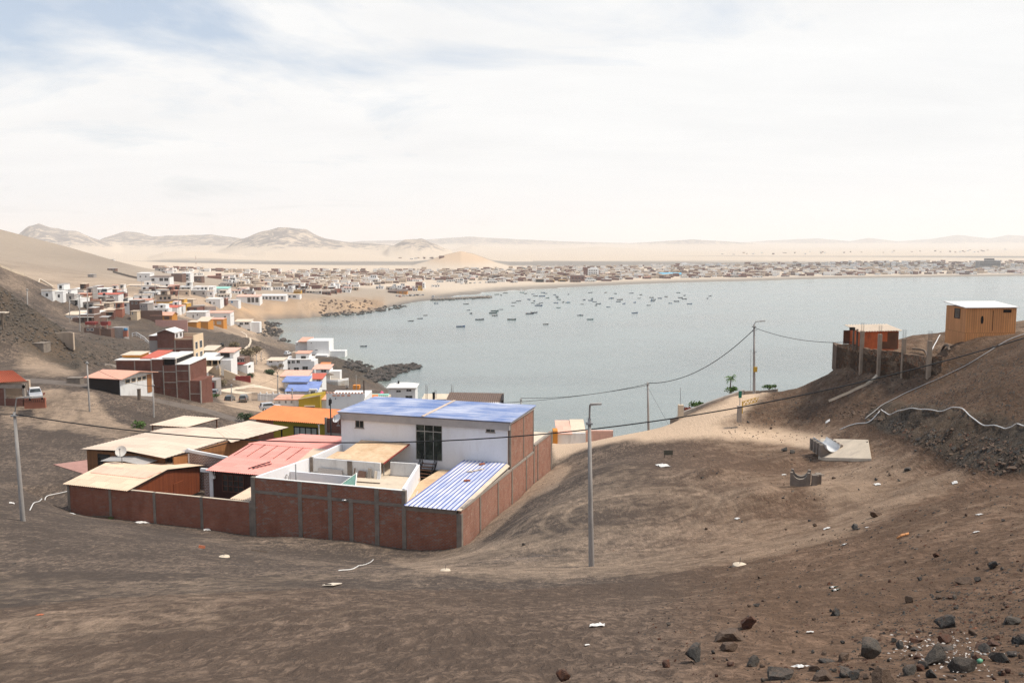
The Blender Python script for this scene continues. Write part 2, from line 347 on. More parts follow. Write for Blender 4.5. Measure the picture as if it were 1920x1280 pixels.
def brickmat(name,c1,c2,mortar,w=.27,h=.11,ms=.02,patch=.5,patchcol=(.2,.165,.14)):
    t=NT(name); uv=t.coord('UV'); p=t.coord('Pos')
    c,f=t.brick(uv,c1,c2,mortar,w,h,ms)
    n=t.noise(p,.8,5,.65); c=t.mix(t.ramp(n,.3,.75,0,.55),c,sc(c1,.55))
    n2=t.noise(t.mapping(p,(1,1,2.2)),1.3,7,.75); c=t.mix(t.ramp(n2,.53,.62,0,min(1,patch*1.6)),c,patchcol); n3=t.noise(t.mapping(p,(1,1,.35)),1.1,5,.6); c=t.mix(t.ramp(n3,.52,.72,0,.5),c,sc(c2,.55))
    h=t.math('SUBTRACT',t.noise(p,14,3),t.math('MULTIPLY',f,1.4)); t.bump(h,.7,.02); return t.fin(c,.92,0,.12)
def planks(name,c1,c2,w=.18,var=.5,rough=.6):
    t=NT(name); uv=t.coord('UV'); p=t.coord('Pos'); c,f=t.brick(uv,c1,c2,sc(c1,.25),w,30,.012)
    g=t.noise(t.mapping(uv,(14,.7,1)),1.6,5,.65); c=t.mix(t.ramp(g,.3,.75,0,var),c,sc(c1,.4)); st=t.noise(p,.6,4); c=t.mix(t.ramp(st,.5,.8,0,.4),c,sc(c2,1.35))
    t.bump(t.math('SUBTRACT',g,t.math('MULTIPLY',f,2)),.4,.02); return t.fin(c,rough,0,.25)
def sheetmat(name,col,dirt,dirty=.5,rough=.55,seam=None,metal=0,streak=(1,1)):
    # roof sheets: stained, with darker seams between sheets
    t=NT(name); uv=t.coord('UV'); p=t.coord('Pos')
    n=t.noise(p,.45,6,.65); c=t.mix(t.ramp(n,.35,.75,0,dirty),col,dirt)
    f=t.noise(t.mapping(uv,(2.2*streak[0],2.2*streak[1],1)),1,6,.7); c=t.mix(t.ramp(f,.45,.8,0,dirty*.8),c,sc(dirt,.7)); 
    if seam:
        _,ff=t.brick(uv,(1,1,1),(1,1,1),(0,0,0),seam[0],seam[1],.05); c=t.mix(t.math('MULTIPLY',ff,.5),c,sc(dirt,.45))
        _,ff2=t.brick(uv,(0,0,0),(1,1,1),(0,0,0),seam[0],seam[1],0); c2,_2=t.brick(uv,sc(col,1.06),sc(col,.80),sc(col,.8),seam[0],seam[1],0); c=t.mix(.6,c,c2)
    return t.fin(c,rough,metal,.3)
def glass(name,col=(.03,.035,.035),rough=.08):
    t=NT(name); p=t.coord('Pos'); n=t.noise(p,1.1,4); c=t.mix(t.ramp(n,.35,.7),sc(col,.5),sc(col,1.8)); return t.fin(c,rough,0,.5)
BRICK1=(.215,.075,.045);
brickmat('brick_old',(.42,.14,.075),(.30,.105,.062),(.27,.20,.16),.30,.13,.024,.5,(.29,.235,.2))
brickmat('brick_fence',(.41,.15,.09),(.33,.115,.07),(.25,.17,.135),.30,.13,.018,.25,(.27,.2,.165))
brickmat('brick_side',(.42,.18,.115),(.33,.13,.085),(.38,.28,.225),.30,.13,.024,.3,(.4,.31,.25))
brickmat('brick_mid',(.235,.096,.07),(.19,.075,.055),(.2,.13,.105),.4,.2,.02,.15)
brickmat('brick_brown',(.27,.15,.115),(.2,.10,.075),(.5,.42,.37),.34,.17,.04,.1)
t=NT('stone_wall'); p=t.coord('Pos'); q=t.mapping(p,(1,1,1.5)); e=t.vor(q,2.6,'DISTANCE_TO_EDGE'); vc=t.vor(q,2.6,'F1','Color'); k=t.sep(vc)
c=t.mix(k[0],(.12,.082,.058),(.30,.215,.15)); c=t.mix(t.ramp(k[1],.7,.75,0,.7),c,(.27,.13,.07)); c=t.mix(t.ramp(e,.03,.0,0,.8),c,(.30,.235,.175)); n=t.noise(p,7,4); c=t.mix(t.ramp(n,.45,.75,0,.4),c,(.05,.038,.03)); t.bump(t.ramp(e,0,.12),.9,.08); t.fin(c,.92,0,.1)
plain('concrete_warm',(.34,.265,.20),.9,.25,1.2,stain=(.2,.15,.11)); plain('dirt',(.15,.10,.07),.95,.35,1.5)
plain('concrete',(.36,.31,.265),.9,.25,1.1,stain=(.15,.12,.1)); plain('concrete_dark',(.25,.208,.17),.92,.3,1.4,stain=(.1,.08,.07)); plain('concrete_pale',(.64,.53,.40),.9,.15,.8,stain=(.38,.31,.25))
plain('pole_concrete',(.36,.335,.31),.9,.25,.6,stain=(.22,.19,.17)); plain('pole_wood',(.16,.12,.095),.9,.3,1)
stained_wall('white_wall',(.80,.80,.82),(.5,.45,.40),.28); stained_wall('white_dirty',(.70,.69,.67),(.24,.21,.185),.62); stained_wall('white_paint',(.78,.77,.75),(.45,.4,.35),.3)
stained_wall('cream_wall',(.68,.53,.36),(.4,.3,.2),.35); stained_wall('beige_wall',(.52,.41,.31),(.3,.23,.17),.4); stained_wall('grey_wall',(.33,.30,.28),(.18,.15,.13),.5); stained_wall('orange_wall',(.56,.24,.045),(.35,.14,.03),.35); stained_wall('yellow_wall',(.62,.36,.07),(.4,.2,.05),.3)
stained_wall('mustard_wall',(.42,.30,.03),(.25,.18,.03),.35); stained_wall('pink_wall',(.56,.31,.26),(.36,.2,.17),.35); stained_wall('brown_wall',(.17,.10,.075),(.09,.055,.04),.4); stained_wall('terracotta_wall',(.36,.14,.09),(.2,.09,.06),.4); stained_wall('blue_wall',(.2,.36,.5),(.15,.2,.25),.3)
planks('wood_orange',(.42,.19,.075),(.34,.15,.06),.2); planks('wood_red',(.27,.075,.03),(.19,.05,.022),.16,.6); planks('wood_dark',(.06,.018,.013),(.045,.014,.011),.16,.4); planks('wood_brown',(.30,.13,.05),(.22,.095,.038),.17); planks('wood_cabin',(.68,.315,.125),(.56,.25,.10),.2,.35); planks('wood_weathered',(.2,.15,.11),(.14,.105,.08),.2)
plain('wood_black',(.025,.018,.015),.7); plain('wood_trim',(.13,.05,.03),.6); plain('rust',(.17,.075,.04),.85,.4); plain('rust_sheet',(.64,.15,.05),.75,.3,.8,stain=(.16,.06,.035))
sheetmat('roof_tan',(.69,.52,.375),(.57,.41,.285),.5,.6,(1.9,1.1)); sheetmat('roof_canopy',(.71,.56,.43),(.57,.44,.33),.5,.6,(2.4,1.2)); sheetmat('roof_pink',(.76,.31,.26),(.64,.25,.205),.45,.55,(1.7,.9)); sheetmat('roof_pinkstrip',(.78,.45,.34),(.68,.42,.31),.4,.55,(.9,1.4)); sheetmat('roof_awning',(.72,.54,.35),(.45,.24,.11),.7,.6); sheetmat('roof_salmon',(.74,.39,.27),(.5,.24,.17),.4); sheetmat('roof_red',(.56,.12,.07),(.4,.1,.06),.4); sheetmat('roof_white',(.76,.74,.70),(.55,.5,.45),.4); sheetmat('roof_brown',(.16,.105,.075),(.1,.065,.05),.5); sheetmat('roof_grey',(.42,.39,.36),(.28,.25,.22),.5); sheetmat('roof_sand',(.74,.60,.45),(.48,.38,.29),.5); sheetmat('roof_teal',(.12,.42,.6),(.1,.35,.5),.3); sheetmat('roof_mint',(.3,.6,.5),(.25,.45,.4),.3); sheetmat('roof_clay',(.72,.25,.09),(.55,.17,.06),.55,.7,None,0,(1,.4)); sheetmat('roof_clay_dark',(.46,.125,.06),(.33,.09,.045),.5,.75)
def blue_roof(name,deep,fade,amt,rib_u):
    t=NT(name); uv=t.coord('UV'); p=t.coord('Pos')
    stretch=(.16,4.5,1) if rib_u else (3.0,.25,1)
    n=t.noise(t.mapping(uv,stretch),1.1,5,.7); big=t.noise(p,.32,3,.5)
    f=t.math('ADD',t.ramp(n,.38,.72,0,.75),t.ramp(big,.42,.66,-.12,.25)); f=t.math('MULTIPLY',f,amt); c=t.mix(t.ramp(f,0,1),deep,fade)
    s=t.noise(p,5,4,.7); c=t.mix(t.ramp(s,.58,.75,0,.5),c,(.55,.46,.38)); return t.fin(c,.5,0,.35)
blue_roof('roof_blue',(.15,.225,.44),(.57,.59,.67),1.35,True); blue_roof('roof_blue_faded',(.44,.49,.66),(.80,.76,.71),1.6,False); plain('roof_blue_far',(.22,.29,.55),.55,.25,.5)
plain('fascia',(.43,.39,.365),.8,.12); plain('rib_blue',(.12,.17,.43),.5,.2); plain('iron_black',(.015,.015,.016),.5,.2); plain('iron_grey',(.28,.28,.28),.5,.2); plain('steel',(.45,.46,.47),.35,.1,metal=.7); plain('dish_white',(.62,.58,.52),.6,.12); plain('tyre',(.015,.015,.015),.9); plain('rebar',(.11,.10,.10),.7)
plain('tarp_cyan',(.05,.42,.6),.5,.25,2); plain('tile_white',(.75,.74,.72),.5,.1); plain('paving_pink',(.40,.22,.18),.85,.15); plain('plaster_white',(.80,.78,.73),.85,.1); plain('board_pale',(.70,.60,.48),.8,.12); plain('brick_red',(.42,.14,.07),.9,.3,6); plain('cable_black',(.012,.012,.014),.6); plain('pvc_white',(.72,.70,.67),.5,.1); plain('pipe_grey',(.42,.40,.38),.6,.15)
plain('yellow_paint',(.60,.36,.05),.5,.15); plain('sign_green',(.03,.20,.13),.5); plain('sign_plate',(.12,.11,.08),.7,.3); plain('red_paint',(.30,.05,.04),.6,.2); plain('orange_paint',(.75,.27,.03),.6,.2); plain('barrel_blue',(.05,.19,.36),.5,.15); plain('tank_black',(.015,.016,.018),.4); plain('magenta_cloth',(.75,.12,.25),.6); plain('straw',(.17,.13,.10),.95,.35,4)
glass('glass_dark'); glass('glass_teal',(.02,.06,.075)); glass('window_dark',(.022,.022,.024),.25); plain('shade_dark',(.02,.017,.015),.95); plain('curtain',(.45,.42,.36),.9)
def greenglass():
    t=NT('glass_green'); t.b.inputs['Transmission Weight'].default_value=.55; t.fin((.30,.55,.44),.12,0,.5)
greenglass()
def clearglass():
    t=NT('glass_clear'); p=t.coord('Pos'); n=t.noise(p,.8,3); t.b.inputs['Transmission Weight'].default_value=.5; t.b.inputs['IOR'].default_value=1.05; t.fin(t.mix(t.ramp(n,.4,.6),(.05,.06,.05),(.16,.18,.15)),.04,0,.6)
clearglass()
for nm,c in [('car_silver',(.42,.43,.45)),('car_white',(.75,.75,.75)),('car_black',(.018,.018,.02)),('car_grey',(.16,.16,.165)),('car_olive',(.14,.13,.11)),('car_red',(.3,.03,.02)),('car_blue',(.04,.1,.22))]:
    t=NT(nm); p=t.coord('Pos'); t.b.inputs['Coat Weight'].default_value=.5; d=t.noise(p,2.5,4); t.fin(t.mix(t.ramp(d,.4,.75,0,.35),c,(.3,.24,.19)),.4,.1,.5)
for nm,c in [('hull_navy',(.018,.03,.065)),('hull_blue',(.03,.085,.20)),('hull_green',(.02,.075,.07)),('hull_black',(.018,.018,.02)),('hull_orange',(.30,.10,.03)),('hull_brown',(.10,.05,.03)),('hull_teal',(.03,.14,.14)),('hull_grey',(.09,.10,.11))]: plain(nm,c,.55,.3,1)
plain('boat_deck',(.12,.105,.085),.8,.2); plain('boat_white',(.74,.74,.72),.6,.12); plain('boat_blue',(.04,.26,.55),.6,.12)
def leafmat(name,a,b):
    t=NT(name); r=t.attr('leafvar'); p=t.coord('Pos'); n=t.noise(p,3,3); c=t.mix(t.ramp(n,.3,.7),a,b); t.b.inputs['Subsurface Weight'].default_value=0; t.fin(c,.7,0,.25)
leafmat('leaf_green',(.045,.10,.02),(.10,.17,.035)); leafmat('leaf_dry',(.13,.10,.055),(.20,.155,.085)); leafmat('leaf_dark',(.03,.05,.022),(.06,.085,.035)); leafmat('leaf_red',(.30,.05,.03),(.22,.07,.03)); leafmat('palm_leaf',(.05,.115,.02),(.12,.2,.045)); plain('bark',(.14,.105,.08),.95,.3,4)
def rockmat(name,a,b,c):
    t=NT(name); p=t.coord('Object'); r=t.objrand(); vec=t.n.new('ShaderNodeVectorMath'); vec.operation='ADD'; t.l.new(p,vec.inputs[0]); cmb=t.n.new('ShaderNodeCombineXYZ'); t.set(cmb.inputs[0],t.math('MULTIPLY',r,50)); t.l.new(cmb.outputs[0],vec.inputs[1]); q=vec.outputs[0]
    n=t.noise(q,4,6,.7); col=t.mix(t.ramp(n,.35,.65),a,b); n2=t.noise(q,2.2,4,.6); col=t.mix(t.ramp(n2,.55,.72,0,.8),col,c)
    # dust lies on the faces that look up
    g=t.n.new('ShaderNodeNewGeometry'); up=t.sep(g.outputs['Normal'])[2]; col=t.mix(t.math('MULTIPLY',t.ramp(up,.6,1,0,.55),t.ramp(t.noise(q,7,3),.35,.6)),col,(.16,.11,.08))
    t.bump(t.noise(q,12,6,.75),.8,.04); t.fin(col,.85,0,.3)
rockmat('rock_dark',(.035,.034,.032),(.085,.08,.072),(.11,.06,.035)); rockmat('rock_rust',(.12,.05,.027),(.07,.04,.03),(.26,.10,.05)); rockmat('rock_grey',(.058,.052,.045),(.11,.096,.08),(.09,.062,.04)); rockmat('rock_brown',(.09,.058,.038),(.15,.10,.07),(.05,.04,.034)); rockmat('rock_shore',(.022,.022,.022),(.06,.055,.048),(.09,.07,.05)); plain('shell_white',(.50,.46,.42),.6,.15,6); plain('paper_white',(.66,.63,.59),.8,.1,6); plain('bottle_green',(.01,.03,.02),.2); plain('jade_plastic',(.16,.42,.26),.4)
# ---------------------------------------------------------------- ground
def groundmat():
    t=NT('ground_soil'); p=t.coord('Pos'); sand=t.attr('sand'); red=t.attr('red'); rocky=t.attr('rocky'); far=t.attr('far')
    # ripple-like flecks of pale sand between dark grit, stretched across the slope
    st=t.mapping(p,(1,.3,1),(0,0,.12))
    fl=t.noise(st,3.4,5,.68,.5); fl2=t.noise(p,.16,5,.6,.6); fl3=t.noise(p,.9,5,.65,.3); big=t.noise(p,.035,4,.6)
    grit=t.noise(p,22,3,.7)
    dark=t.mix(red,(.077,.060,.049),(.114,.071,.046)); pale=t.mix(red,(.27,.20,.15),(.26,.165,.11)); beige=t.mix(far,(.58,.425,.295),(.53,.435,.335)); beige=t.mix(t.attr('clay'),beige,(.50,.32,.18))
    fk=t.noise(t.mapping(p,(1,.30,1),(0,0,.15)),5.5,3,.6,.8); fk2=t.noise(t.mapping(p,(1,.34,1),(0,0,-.15)),3.2,3,.6,1.0)
    f=t.math('ADD',t.ramp(fl,.40,.72,-.06,.50),t.ramp(fl2,.35,.70,-.20,.20)); f=t.math('ADD',f,t.ramp(fl3,.4,.7,-.10,.14)); f=t.math('ADD',f,t.math('MULTIPLY',t.ramp(fk,.53,.58,0,.36),t.ramp(fl2,.30,.6,.25,1))); f=t.math('SUBTRACT',f,t.ramp(fk2,.54,.60,0,.26)); f=t.math('MAXIMUM',f,0.0)
    near=t.mix(t.ramp(f,0,1),dark,pale)
    sm=t.math('ADD',sand,t.math('MULTIPLY',t.math('ADD',t.ramp(big,.35,.65,-.2,.2),t.ramp(fl3,.3,.7,-.14,.14)),t.math('SUBTRACT',1.0,far)))
    base=t.mix(t.ramp(sm,0.04,.95),near,beige)
    peb=t.vor(p,7.0,'F1','Color'); pr=t.sep(peb)[0]; pd=t.vor(p,7.0); pm=t.math('MULTIPLY',t.math('GREATER_THAN',pr,.72),t.ramp(pd,.30,.16,0,1)); pm=t.math('MULTIPLY',pm,t.math('SUBTRACT',1.0,t.ramp(sand,.3,.9,0,.8)))
    base=t.mix(t.math('MULTIPLY',pm,.6),base,(.05,.042,.037))
    base=t.mix(t.math('MULTIPLY',t.ramp(grit,.52,.7,0,.5),t.math('SUBTRACT',1.0,far)),base,t.mix(red,(.04,.033,.03),(.05,.032,.024)))
    # rock: layered, dark and rusty
    rk=t.noise(t.mapping(p,(1,1,2.2),(.5,.3,0)),t.ramp(t.math('DIVIDE',1.0,t.math('ADD',.5,t.attr('far'))),.6,2,.35,1.1),8,.75,.8); rk2=t.noise(p,.11,4,.6)
    rockc=t.mix(t.ramp(rk,.36,.66),(.036,.032,.028),(.15,.12,.092)); rockc=t.mix(t.ramp(rk2,.45,.65,0,.55),rockc,(.17,.115,.075))
    rm=t.ramp(t.math('ADD',rocky,t.math('MULTIPLY',t.math('SUBTRACT',rk,.5),1.4)),.3,.62)
    base=t.mix(t.math('MULTIPLY',rm,t.ramp(rocky,0,.15)),base,rockc)
    # far hills: grey rock showing through the sand along the crests
    hr=t.attr('hillrock'); hn=t.noise(p,.016,9,.78,.5); hm=t.ramp(t.math('ADD',t.math('MULTIPLY',hr,.24),hn),.66,.76); base=t.mix(t.math('MULTIPLY',hm,.85),base,(.15,.138,.138))
    band=t.attr('greyband'); bn=t.noise(t.mapping(p,(.3,1,1)),.004,5,.6); base=t.mix(t.ramp(t.math('ADD',band,t.math('MULTIPLY',t.math('SUBTRACT',bn,.5),1.1)),.35,.75,0,.85),base,(.17,.155,.14))
    wet=t.attr('wet'); base=t.mix(wet,base,(.13,.12,.11))
    base=t.mix(t.attr('asph'),base,(.13,.108,.092))
    h=t.math('ADD',t.math('ADD',t.math('MULTIPLY',fl,.6),t.math('ADD',t.math('MULTIPLY',fk,.5),t.math('MULTIPLY',fk2,.5))),t.math('MULTIPLY',t.noise(p,9,5,.7),.35)); h=t.math('ADD',h,t.math('MULTIPLY',rk,t.math('MULTIPLY',rocky,9.0))); t.bump(h,.75,.16)
    t.fin(base,.95,0,.1)
groundmat()
def watermat():
    t=NT('sea_water'); p=t.coord('Pos')
    w=t.noise(t.mapping(p,(1,1.0,1),(0,0,.5)),.55,5,.62,.2); w2=t.noise(t.mapping(p,(1,.55,1),(0,0,-.4)),.12,4,.6); w3=t.noise(t.mapping(p,(.45,1,1),(0,0,.15)),.011,5,.6,.5)
    h=t.math('ADD',t.math('MULTIPLY',w,.8),t.math('MULTIPLY',w2,1.6)); t.bump(h,.65,.55)
    shal=t.attr('shallow')
    c=t.mix(t.ramp(w3,.35,.65),(.135,.168,.165),(.21,.245,.235)); c=t.mix(shal,c,(.20,.22,.17)); c=t.mix(t.math('MULTIPLY',t.ramp(shal,.66,.76),t.ramp(w,.4,.6)),c,(.62,.63,.6))
    t.b.inputs['IOR'].default_value=1.33; t.fin(c,t.ramp(w3,.3,.7,.12,.26),0,.5)
watermat()
# ---------------------------------------------------------------- ground, hills, sea, air, sky and sun
def sheet(name,jsel,mat,attrs,kind='structure'):
    jj=np.arange(jsel[0],jsel[1]); nj=len(jj)
    X=GX[:,jj];Y=GY[:,jj];Z=GZ[:,jj]
    co=np.stack([X,Y,Z],-1).reshape(-1,3)
    I,J=np.meshgrid(np.arange(NA-1),np.arange(nj-1),indexing='ij'); a=(I*nj+J).ravel()
    F=np.stack([a,a+nj,a+nj+1,a+1],1)
    me=bpy.data.meshes.new(name); me.vertices.add(len(co)); me.vertices.foreach_set('co',co.ravel()); me.loops.add(F.size); me.loops.foreach_set('vertex_index',F.ravel().astype(np.int32)); me.polygons.add(len(F)); me.polygons.foreach_set('loop_start',np.arange(0,F.size,4,dtype=np.int32)); me.polygons.foreach_set('loop_total',np.full(len(F),4,dtype=np.int32)); me.polygons.foreach_set('use_smooth',np.ones(len(F),bool))
    me.update(calc_edges=True); me.validate()
    for k,A in attrs.items():
        at=me.attributes.new(k,'FLOAT','POINT'); at.data.foreach_set('value',A[:,jj].ravel().astype(np.float32))
    me.materials.append(MAT[mat]); o=bpy.data.objects.new(name,me); COL.objects.link(o); tag(o,kind=kind); return o
GVv=455+FPX*(EYE-GZ)/GYs
front=(GY>1)
sand=np.zeros_like(GZ)
GUw=GU+np.where(DIST<600,26*fbm(GX/(DIST*.05+.5),GY/(DIST*.12+.5),71,4),0); GVw=GVv+np.where(DIST<600,13*fbm(GX/(DIST*.05+.5),GY/(DIST*.12+.5),72,4),0)
def zpoly(poly,val,k=3,dmin=0,dmax=1e9):
    global sand
    m=blur((inpoly(GUw,GVw,poly)&front&(DIST>dmin)&(DIST<dmax)).astype(float),k); sand=np.maximum(sand,m*val)
hillz=blur((inpoly(GU,GVv,[(-900,380),(-300,425),(0,425),(120,455),(220,485),(300,519),(150,512),(0,500),(-900,500)])&front&(DIST>550)&(DIST<1500)).astype(float),6); sand=np.maximum(sand,sstep(900,1250,DIST)*.95*(1-hillz))
town=sstep(380,560,DIST)*(1-sstep(-14.5,-9,0*DIST)); sand=np.maximum(sand,sstep(430,620,DIST)*.55*(GZ>0))
zpoly([(-300,425),(0,425),(120,455),(220,485),(300,517),(210,520),(100,500),(-300,480)],.40,6,600)
zpoly([(-300,490),(60,500),(200,520),(300,545),(150,548),(0,500),(-300,520)],.30,6,350)
zpoly([(540,560),(600,560),(700,565),(715,590),(560,600),(400,600),(410,575)],.92,5,500)
zpoly([(1020,800),(1180,808),(1300,785),(1410,738),(1450,742),(1400,785),(1330,808),(1480,815),(1560,822),(1540,850),(1400,838),(1250,828),(1130,842),(1035,862)],1.0,9,70,140)
zpoly([(1300,815),(1500,790),(1640,800),(1700,850),(1600,870),(1450,880),(1330,860)],.20,26,50,120)
zpoly([(1500,900),(1700,850),(1790,880),(1880,893),(1760,945),(1640,990),(1560,1000)],.27,26,40,75)
zpoly([(700,1070),(1120,1000),(1500,985),(1640,1000),(1480,1055),(1250,1100),(900,1110)],.20,12,25,75)
zpoly([(870,1040),(1040,870),(1075,880),(960,990),(900,1050)],.30,4,60,110)
zpoly([(0,760),(70,740),(120,740),(165,790),(260,808),(200,830),(110,818),(60,800),(0,810)],.36,8,90,170)
zpoly([(90,640),(150,690),(110,712),(30,700),(40,650)],.45,8,120,260)
zpoly([(460,640),(500,660),(505,730),(600,780),(470,800),(390,745),(430,740),(470,700)],.62,4,170,420)
zpoly([(490,690),(530,690),(520,730),(490,735)],.75,3,200,400)
# wheel tracks on the left and on the lot, and asphalt
def W(u,v): p=hit(u,v); return (p.x,p.y)
def path(pts): return [W(u,v) for u,v in pts]
sand=sand*(1-hillz)+hillz*(.27+.26*vnoise(GX/90,GY/140,5))
trk=path([(95,735),(125,760),(120,785),(95,800)]); trk2=path([(150,738),(165,765),(190,792),(250,806)])
d1=np.minimum(segdist(GX,GY,trk),segdist(GX,GY,trk2)); sand=np.maximum(sand,.5*(1-sstep(1.2,3.2,d1)))
for cx,cy,rr in [(1180,958,4.6),(1180,958,6.2),(1150,980,8)]:
    c=hit(cx,cy); rad=np.abs(np.hypot(GX-c.x,GY-c.y)-rr); sand=np.maximum(sand,.12*(1-sstep(.1,.35,rad))*(DIST<90)); GZ-=.05*(1-sstep(.1,.4,rad))*(DIST<90)
ROAD=path([(-140,706),(0,710),(100,716),(200,729),(300,751),(400,773),(468,792)])
d2=segdist(GX,GY,ROAD); ROADW=2.9
red=sstep(1050,1500,GU+ (DIST<70)*0)*(DIST<140); red=np.maximum(red,.35*(DIST<34)); red=blur(red,6)
rocky=np.clip(spur*.75+spur2*.45+cut*1.0+scree*.3+head*.35+point*.9,0,1)
rocky=np.maximum(rocky,.5*blur(((GZ>.0)&(GZ<5)&(DIST>330)&(DIST<760)).astype(float),3))
far=sstep(450,1100,DIST)
hillrock=np.clip(hillmask*1.0,0,1)
band=np.exp(-((DIST-2560)/np.where(GU>1000,460,300))**2)*sstep(-400,200,GU)*.85+np.exp(-((DIST-1500)/160)**2)*(GU<700)*(GU>250)*.35+.75*np.exp(-((DIST-3900)/260)**2)*sstep(900,1600,GU)
band*=(1-hillmask)*(GZ<40)
wet=sstep(2.2,.4,GZ)*(GZ>-3)*(DIST>330)*.75
asph=np.zeros_like(GZ)
clay=blur(np.maximum(head,zone([(380,575),(560,556),(560,600),(400,600)])*(DIST>450))*1.0,5)*.9
clay=np.maximum(clay,dune*.55)
ATT=dict(clay=clay,sand=sand,red=red,rocky=rocky,far=far,hillrock=hillrock,greyband=band,wet=wet,asph=asph)
JH=int(np.searchsorted(LR,math.log(2200)))
sheet('ground',(0,JH+1),'ground_soil',ATT); sheet('hills',(JH,NR),'ground_soil',ATT)
# the asphalt road, a sheet laid on the ground
def ribbon(name,pts,w,mat,lift=.03,kind='structure',step=1.0):
    P=[Vector((x,y,0)) for x,y in pts]; res=[]
    for a,b in zip(P[:-1],P[1:]):
        n=max(1,int((b-a).length/step)); res+=[a.lerp(b,i/n) for i in range(n)]
    res.append(P[-1])
    for _ in range(6): res=[res[0]]+[(res[i-1]+res[i]*2+res[i+1])/4 for i in range(1,len(res)-1)]+[res[-1]]
    m=MB(); K=7; vs=[];fs=[]
    for i,p in enumerate(res):
        d=(res[min(i+1,len(res)-1)]-res[max(i-1,0)]).normalized(); nrm=Vector((-d.y,d.x,0))
        for k in range(K):
            q=p+nrm*w*(k/(K-1)-.5)*(1+.06*math.sin(i*.7)); e=.0 if 0<k<K-1 else -.12
            vs.append((q.x,q.y,ground(q.x,q.y)+lift+e))
    for i in range(len(res)-1):
        for k in range(K-1): fs.append((i*K+k+1,i*K+k,(i+1)*K+k,(i+1)*K+k+1))
    m.mesh(vs,fs,0,True); o=m.build(name,mat); tag(o,kind=kind); return o
t=NT('asphalt'); p=t.coord('Pos'); n=t.noise(p,.5,5,.6); n2=t.noise(p,12,3); c=t.mix(t.ramp(n,.3,.7),(.115,.094,.08),(.165,.135,.112)); t.fin(t.mix(t.ramp(n2,.5,.8,0,.3),c,(.06,.05,.045)),.9,0,.2)
ribbon('asphalt_road',ROAD,5.6,'asphalt')
# sea: one sheet at z=0 with a depth attribute that tells where it is shallow
na,nr=200,160; sl=np.linspace(-1.05,1.05,na); rl=np.linspace(math.log(120),math.log(9000),nr)
Aa,Ll=np.meshgrid(sl,rl,indexing='ij'); X=np.exp(Ll)*np.sin(Aa);Y=np.exp(Ll)*np.cos(Aa); depth=-zt(X.ravel(),Y.ravel())
I,J=np.meshgrid(np.arange(na-1),np.arange(nr-1),indexing='ij'); a=(I*nr+J).ravel()
me=bpy.data.meshes.new('sea'); me.from_pydata(np.stack([X.ravel(),Y.ravel(),np.zeros(X.size)],1).tolist(),[],np.stack([a,a+nr,a+nr+1,a+1],1).tolist())
at=me.attributes.new('shallow','FLOAT','POINT'); at.data.foreach_set('value',(np.exp(-np.clip(depth,0,50)/1.6)*.8).astype(np.float32)); me.materials.append(MAT['sea_water']); me.polygons.foreach_set('use_smooth',np.ones(len(me.polygons),bool))
o=bpy.data.objects.new('sea',me); COL.objects.link(o); tag(o,kind='structure')
# air: one closed box of even haze round the whole scene
m=MB(); m.box(-24000,24000,-400,28500,-60,420); hz=m.build('haze',[]); tag(hz,kind='stuff')
hm=bpy.data.materials.new('haze'); hm.use_nodes=True; nt=hm.node_tree; nt.nodes.clear(); ou=nt.nodes.new('ShaderNodeOutputMaterial'); pv=nt.nodes.new('ShaderNodeVolumePrincipled'); pv.inputs['Color'].default_value=(.985,.98,.972,1); pv.inputs['Density'].default_value=1.0e-4; pv.inputs['Anisotropy'].default_value=.2; nt.links.new(pv.outputs[0],ou.inputs['Volume']); hz.data.materials.append(hm)
# sky: Nishita daylight behind a broken, bright cloud deck
SUN_EL,SUN_AZ=60,96    # azimuth measured from +Y towards +X
wd=bpy.data.worlds.new('World'); scene.world=wd; wd.use_nodes=True; T=NT.__new__(NT); T.t=wd.node_tree; T.n=T.t.nodes; T.l=T.t.links; T.n.clear()
out=T.n.new('ShaderNodeOutputWorld'); bg=T.n.new('ShaderNodeBackground'); T.l.new(bg.outputs[0],out.inputs[0]); bg.inputs[1].default_value=.1
sky=T.n.new('ShaderNodeTexSky'); sky.sky_type='NISHITA'; sky.sun_disc=False; sky.sun_elevation=R(SUN_EL); sky.sun_rotation=R(SUN_AZ); sky.altitude=50; sky.dust_density=2
g=T.n.new('ShaderNodeTexCoord').outputs['Generated']; sx=T.sep(g); zc=T.math('MAXIMUM',sx[2],.02)
cb=T.n.new('ShaderNodeCombineXYZ'); T.set(cb.inputs[0],T.math('DIVIDE',sx[0],T.math('ADD',zc,.12))); T.set(cb.inputs[1],T.math('DIVIDE',sx[1],T.math('ADD',zc,.12)))
cl=T.noise(cb.outputs[0],.75,7,.58,.5); cl2=T.noise(T.mapping(cb.outputs[0],(.5,1,1)),1.9,6,.6,.3)
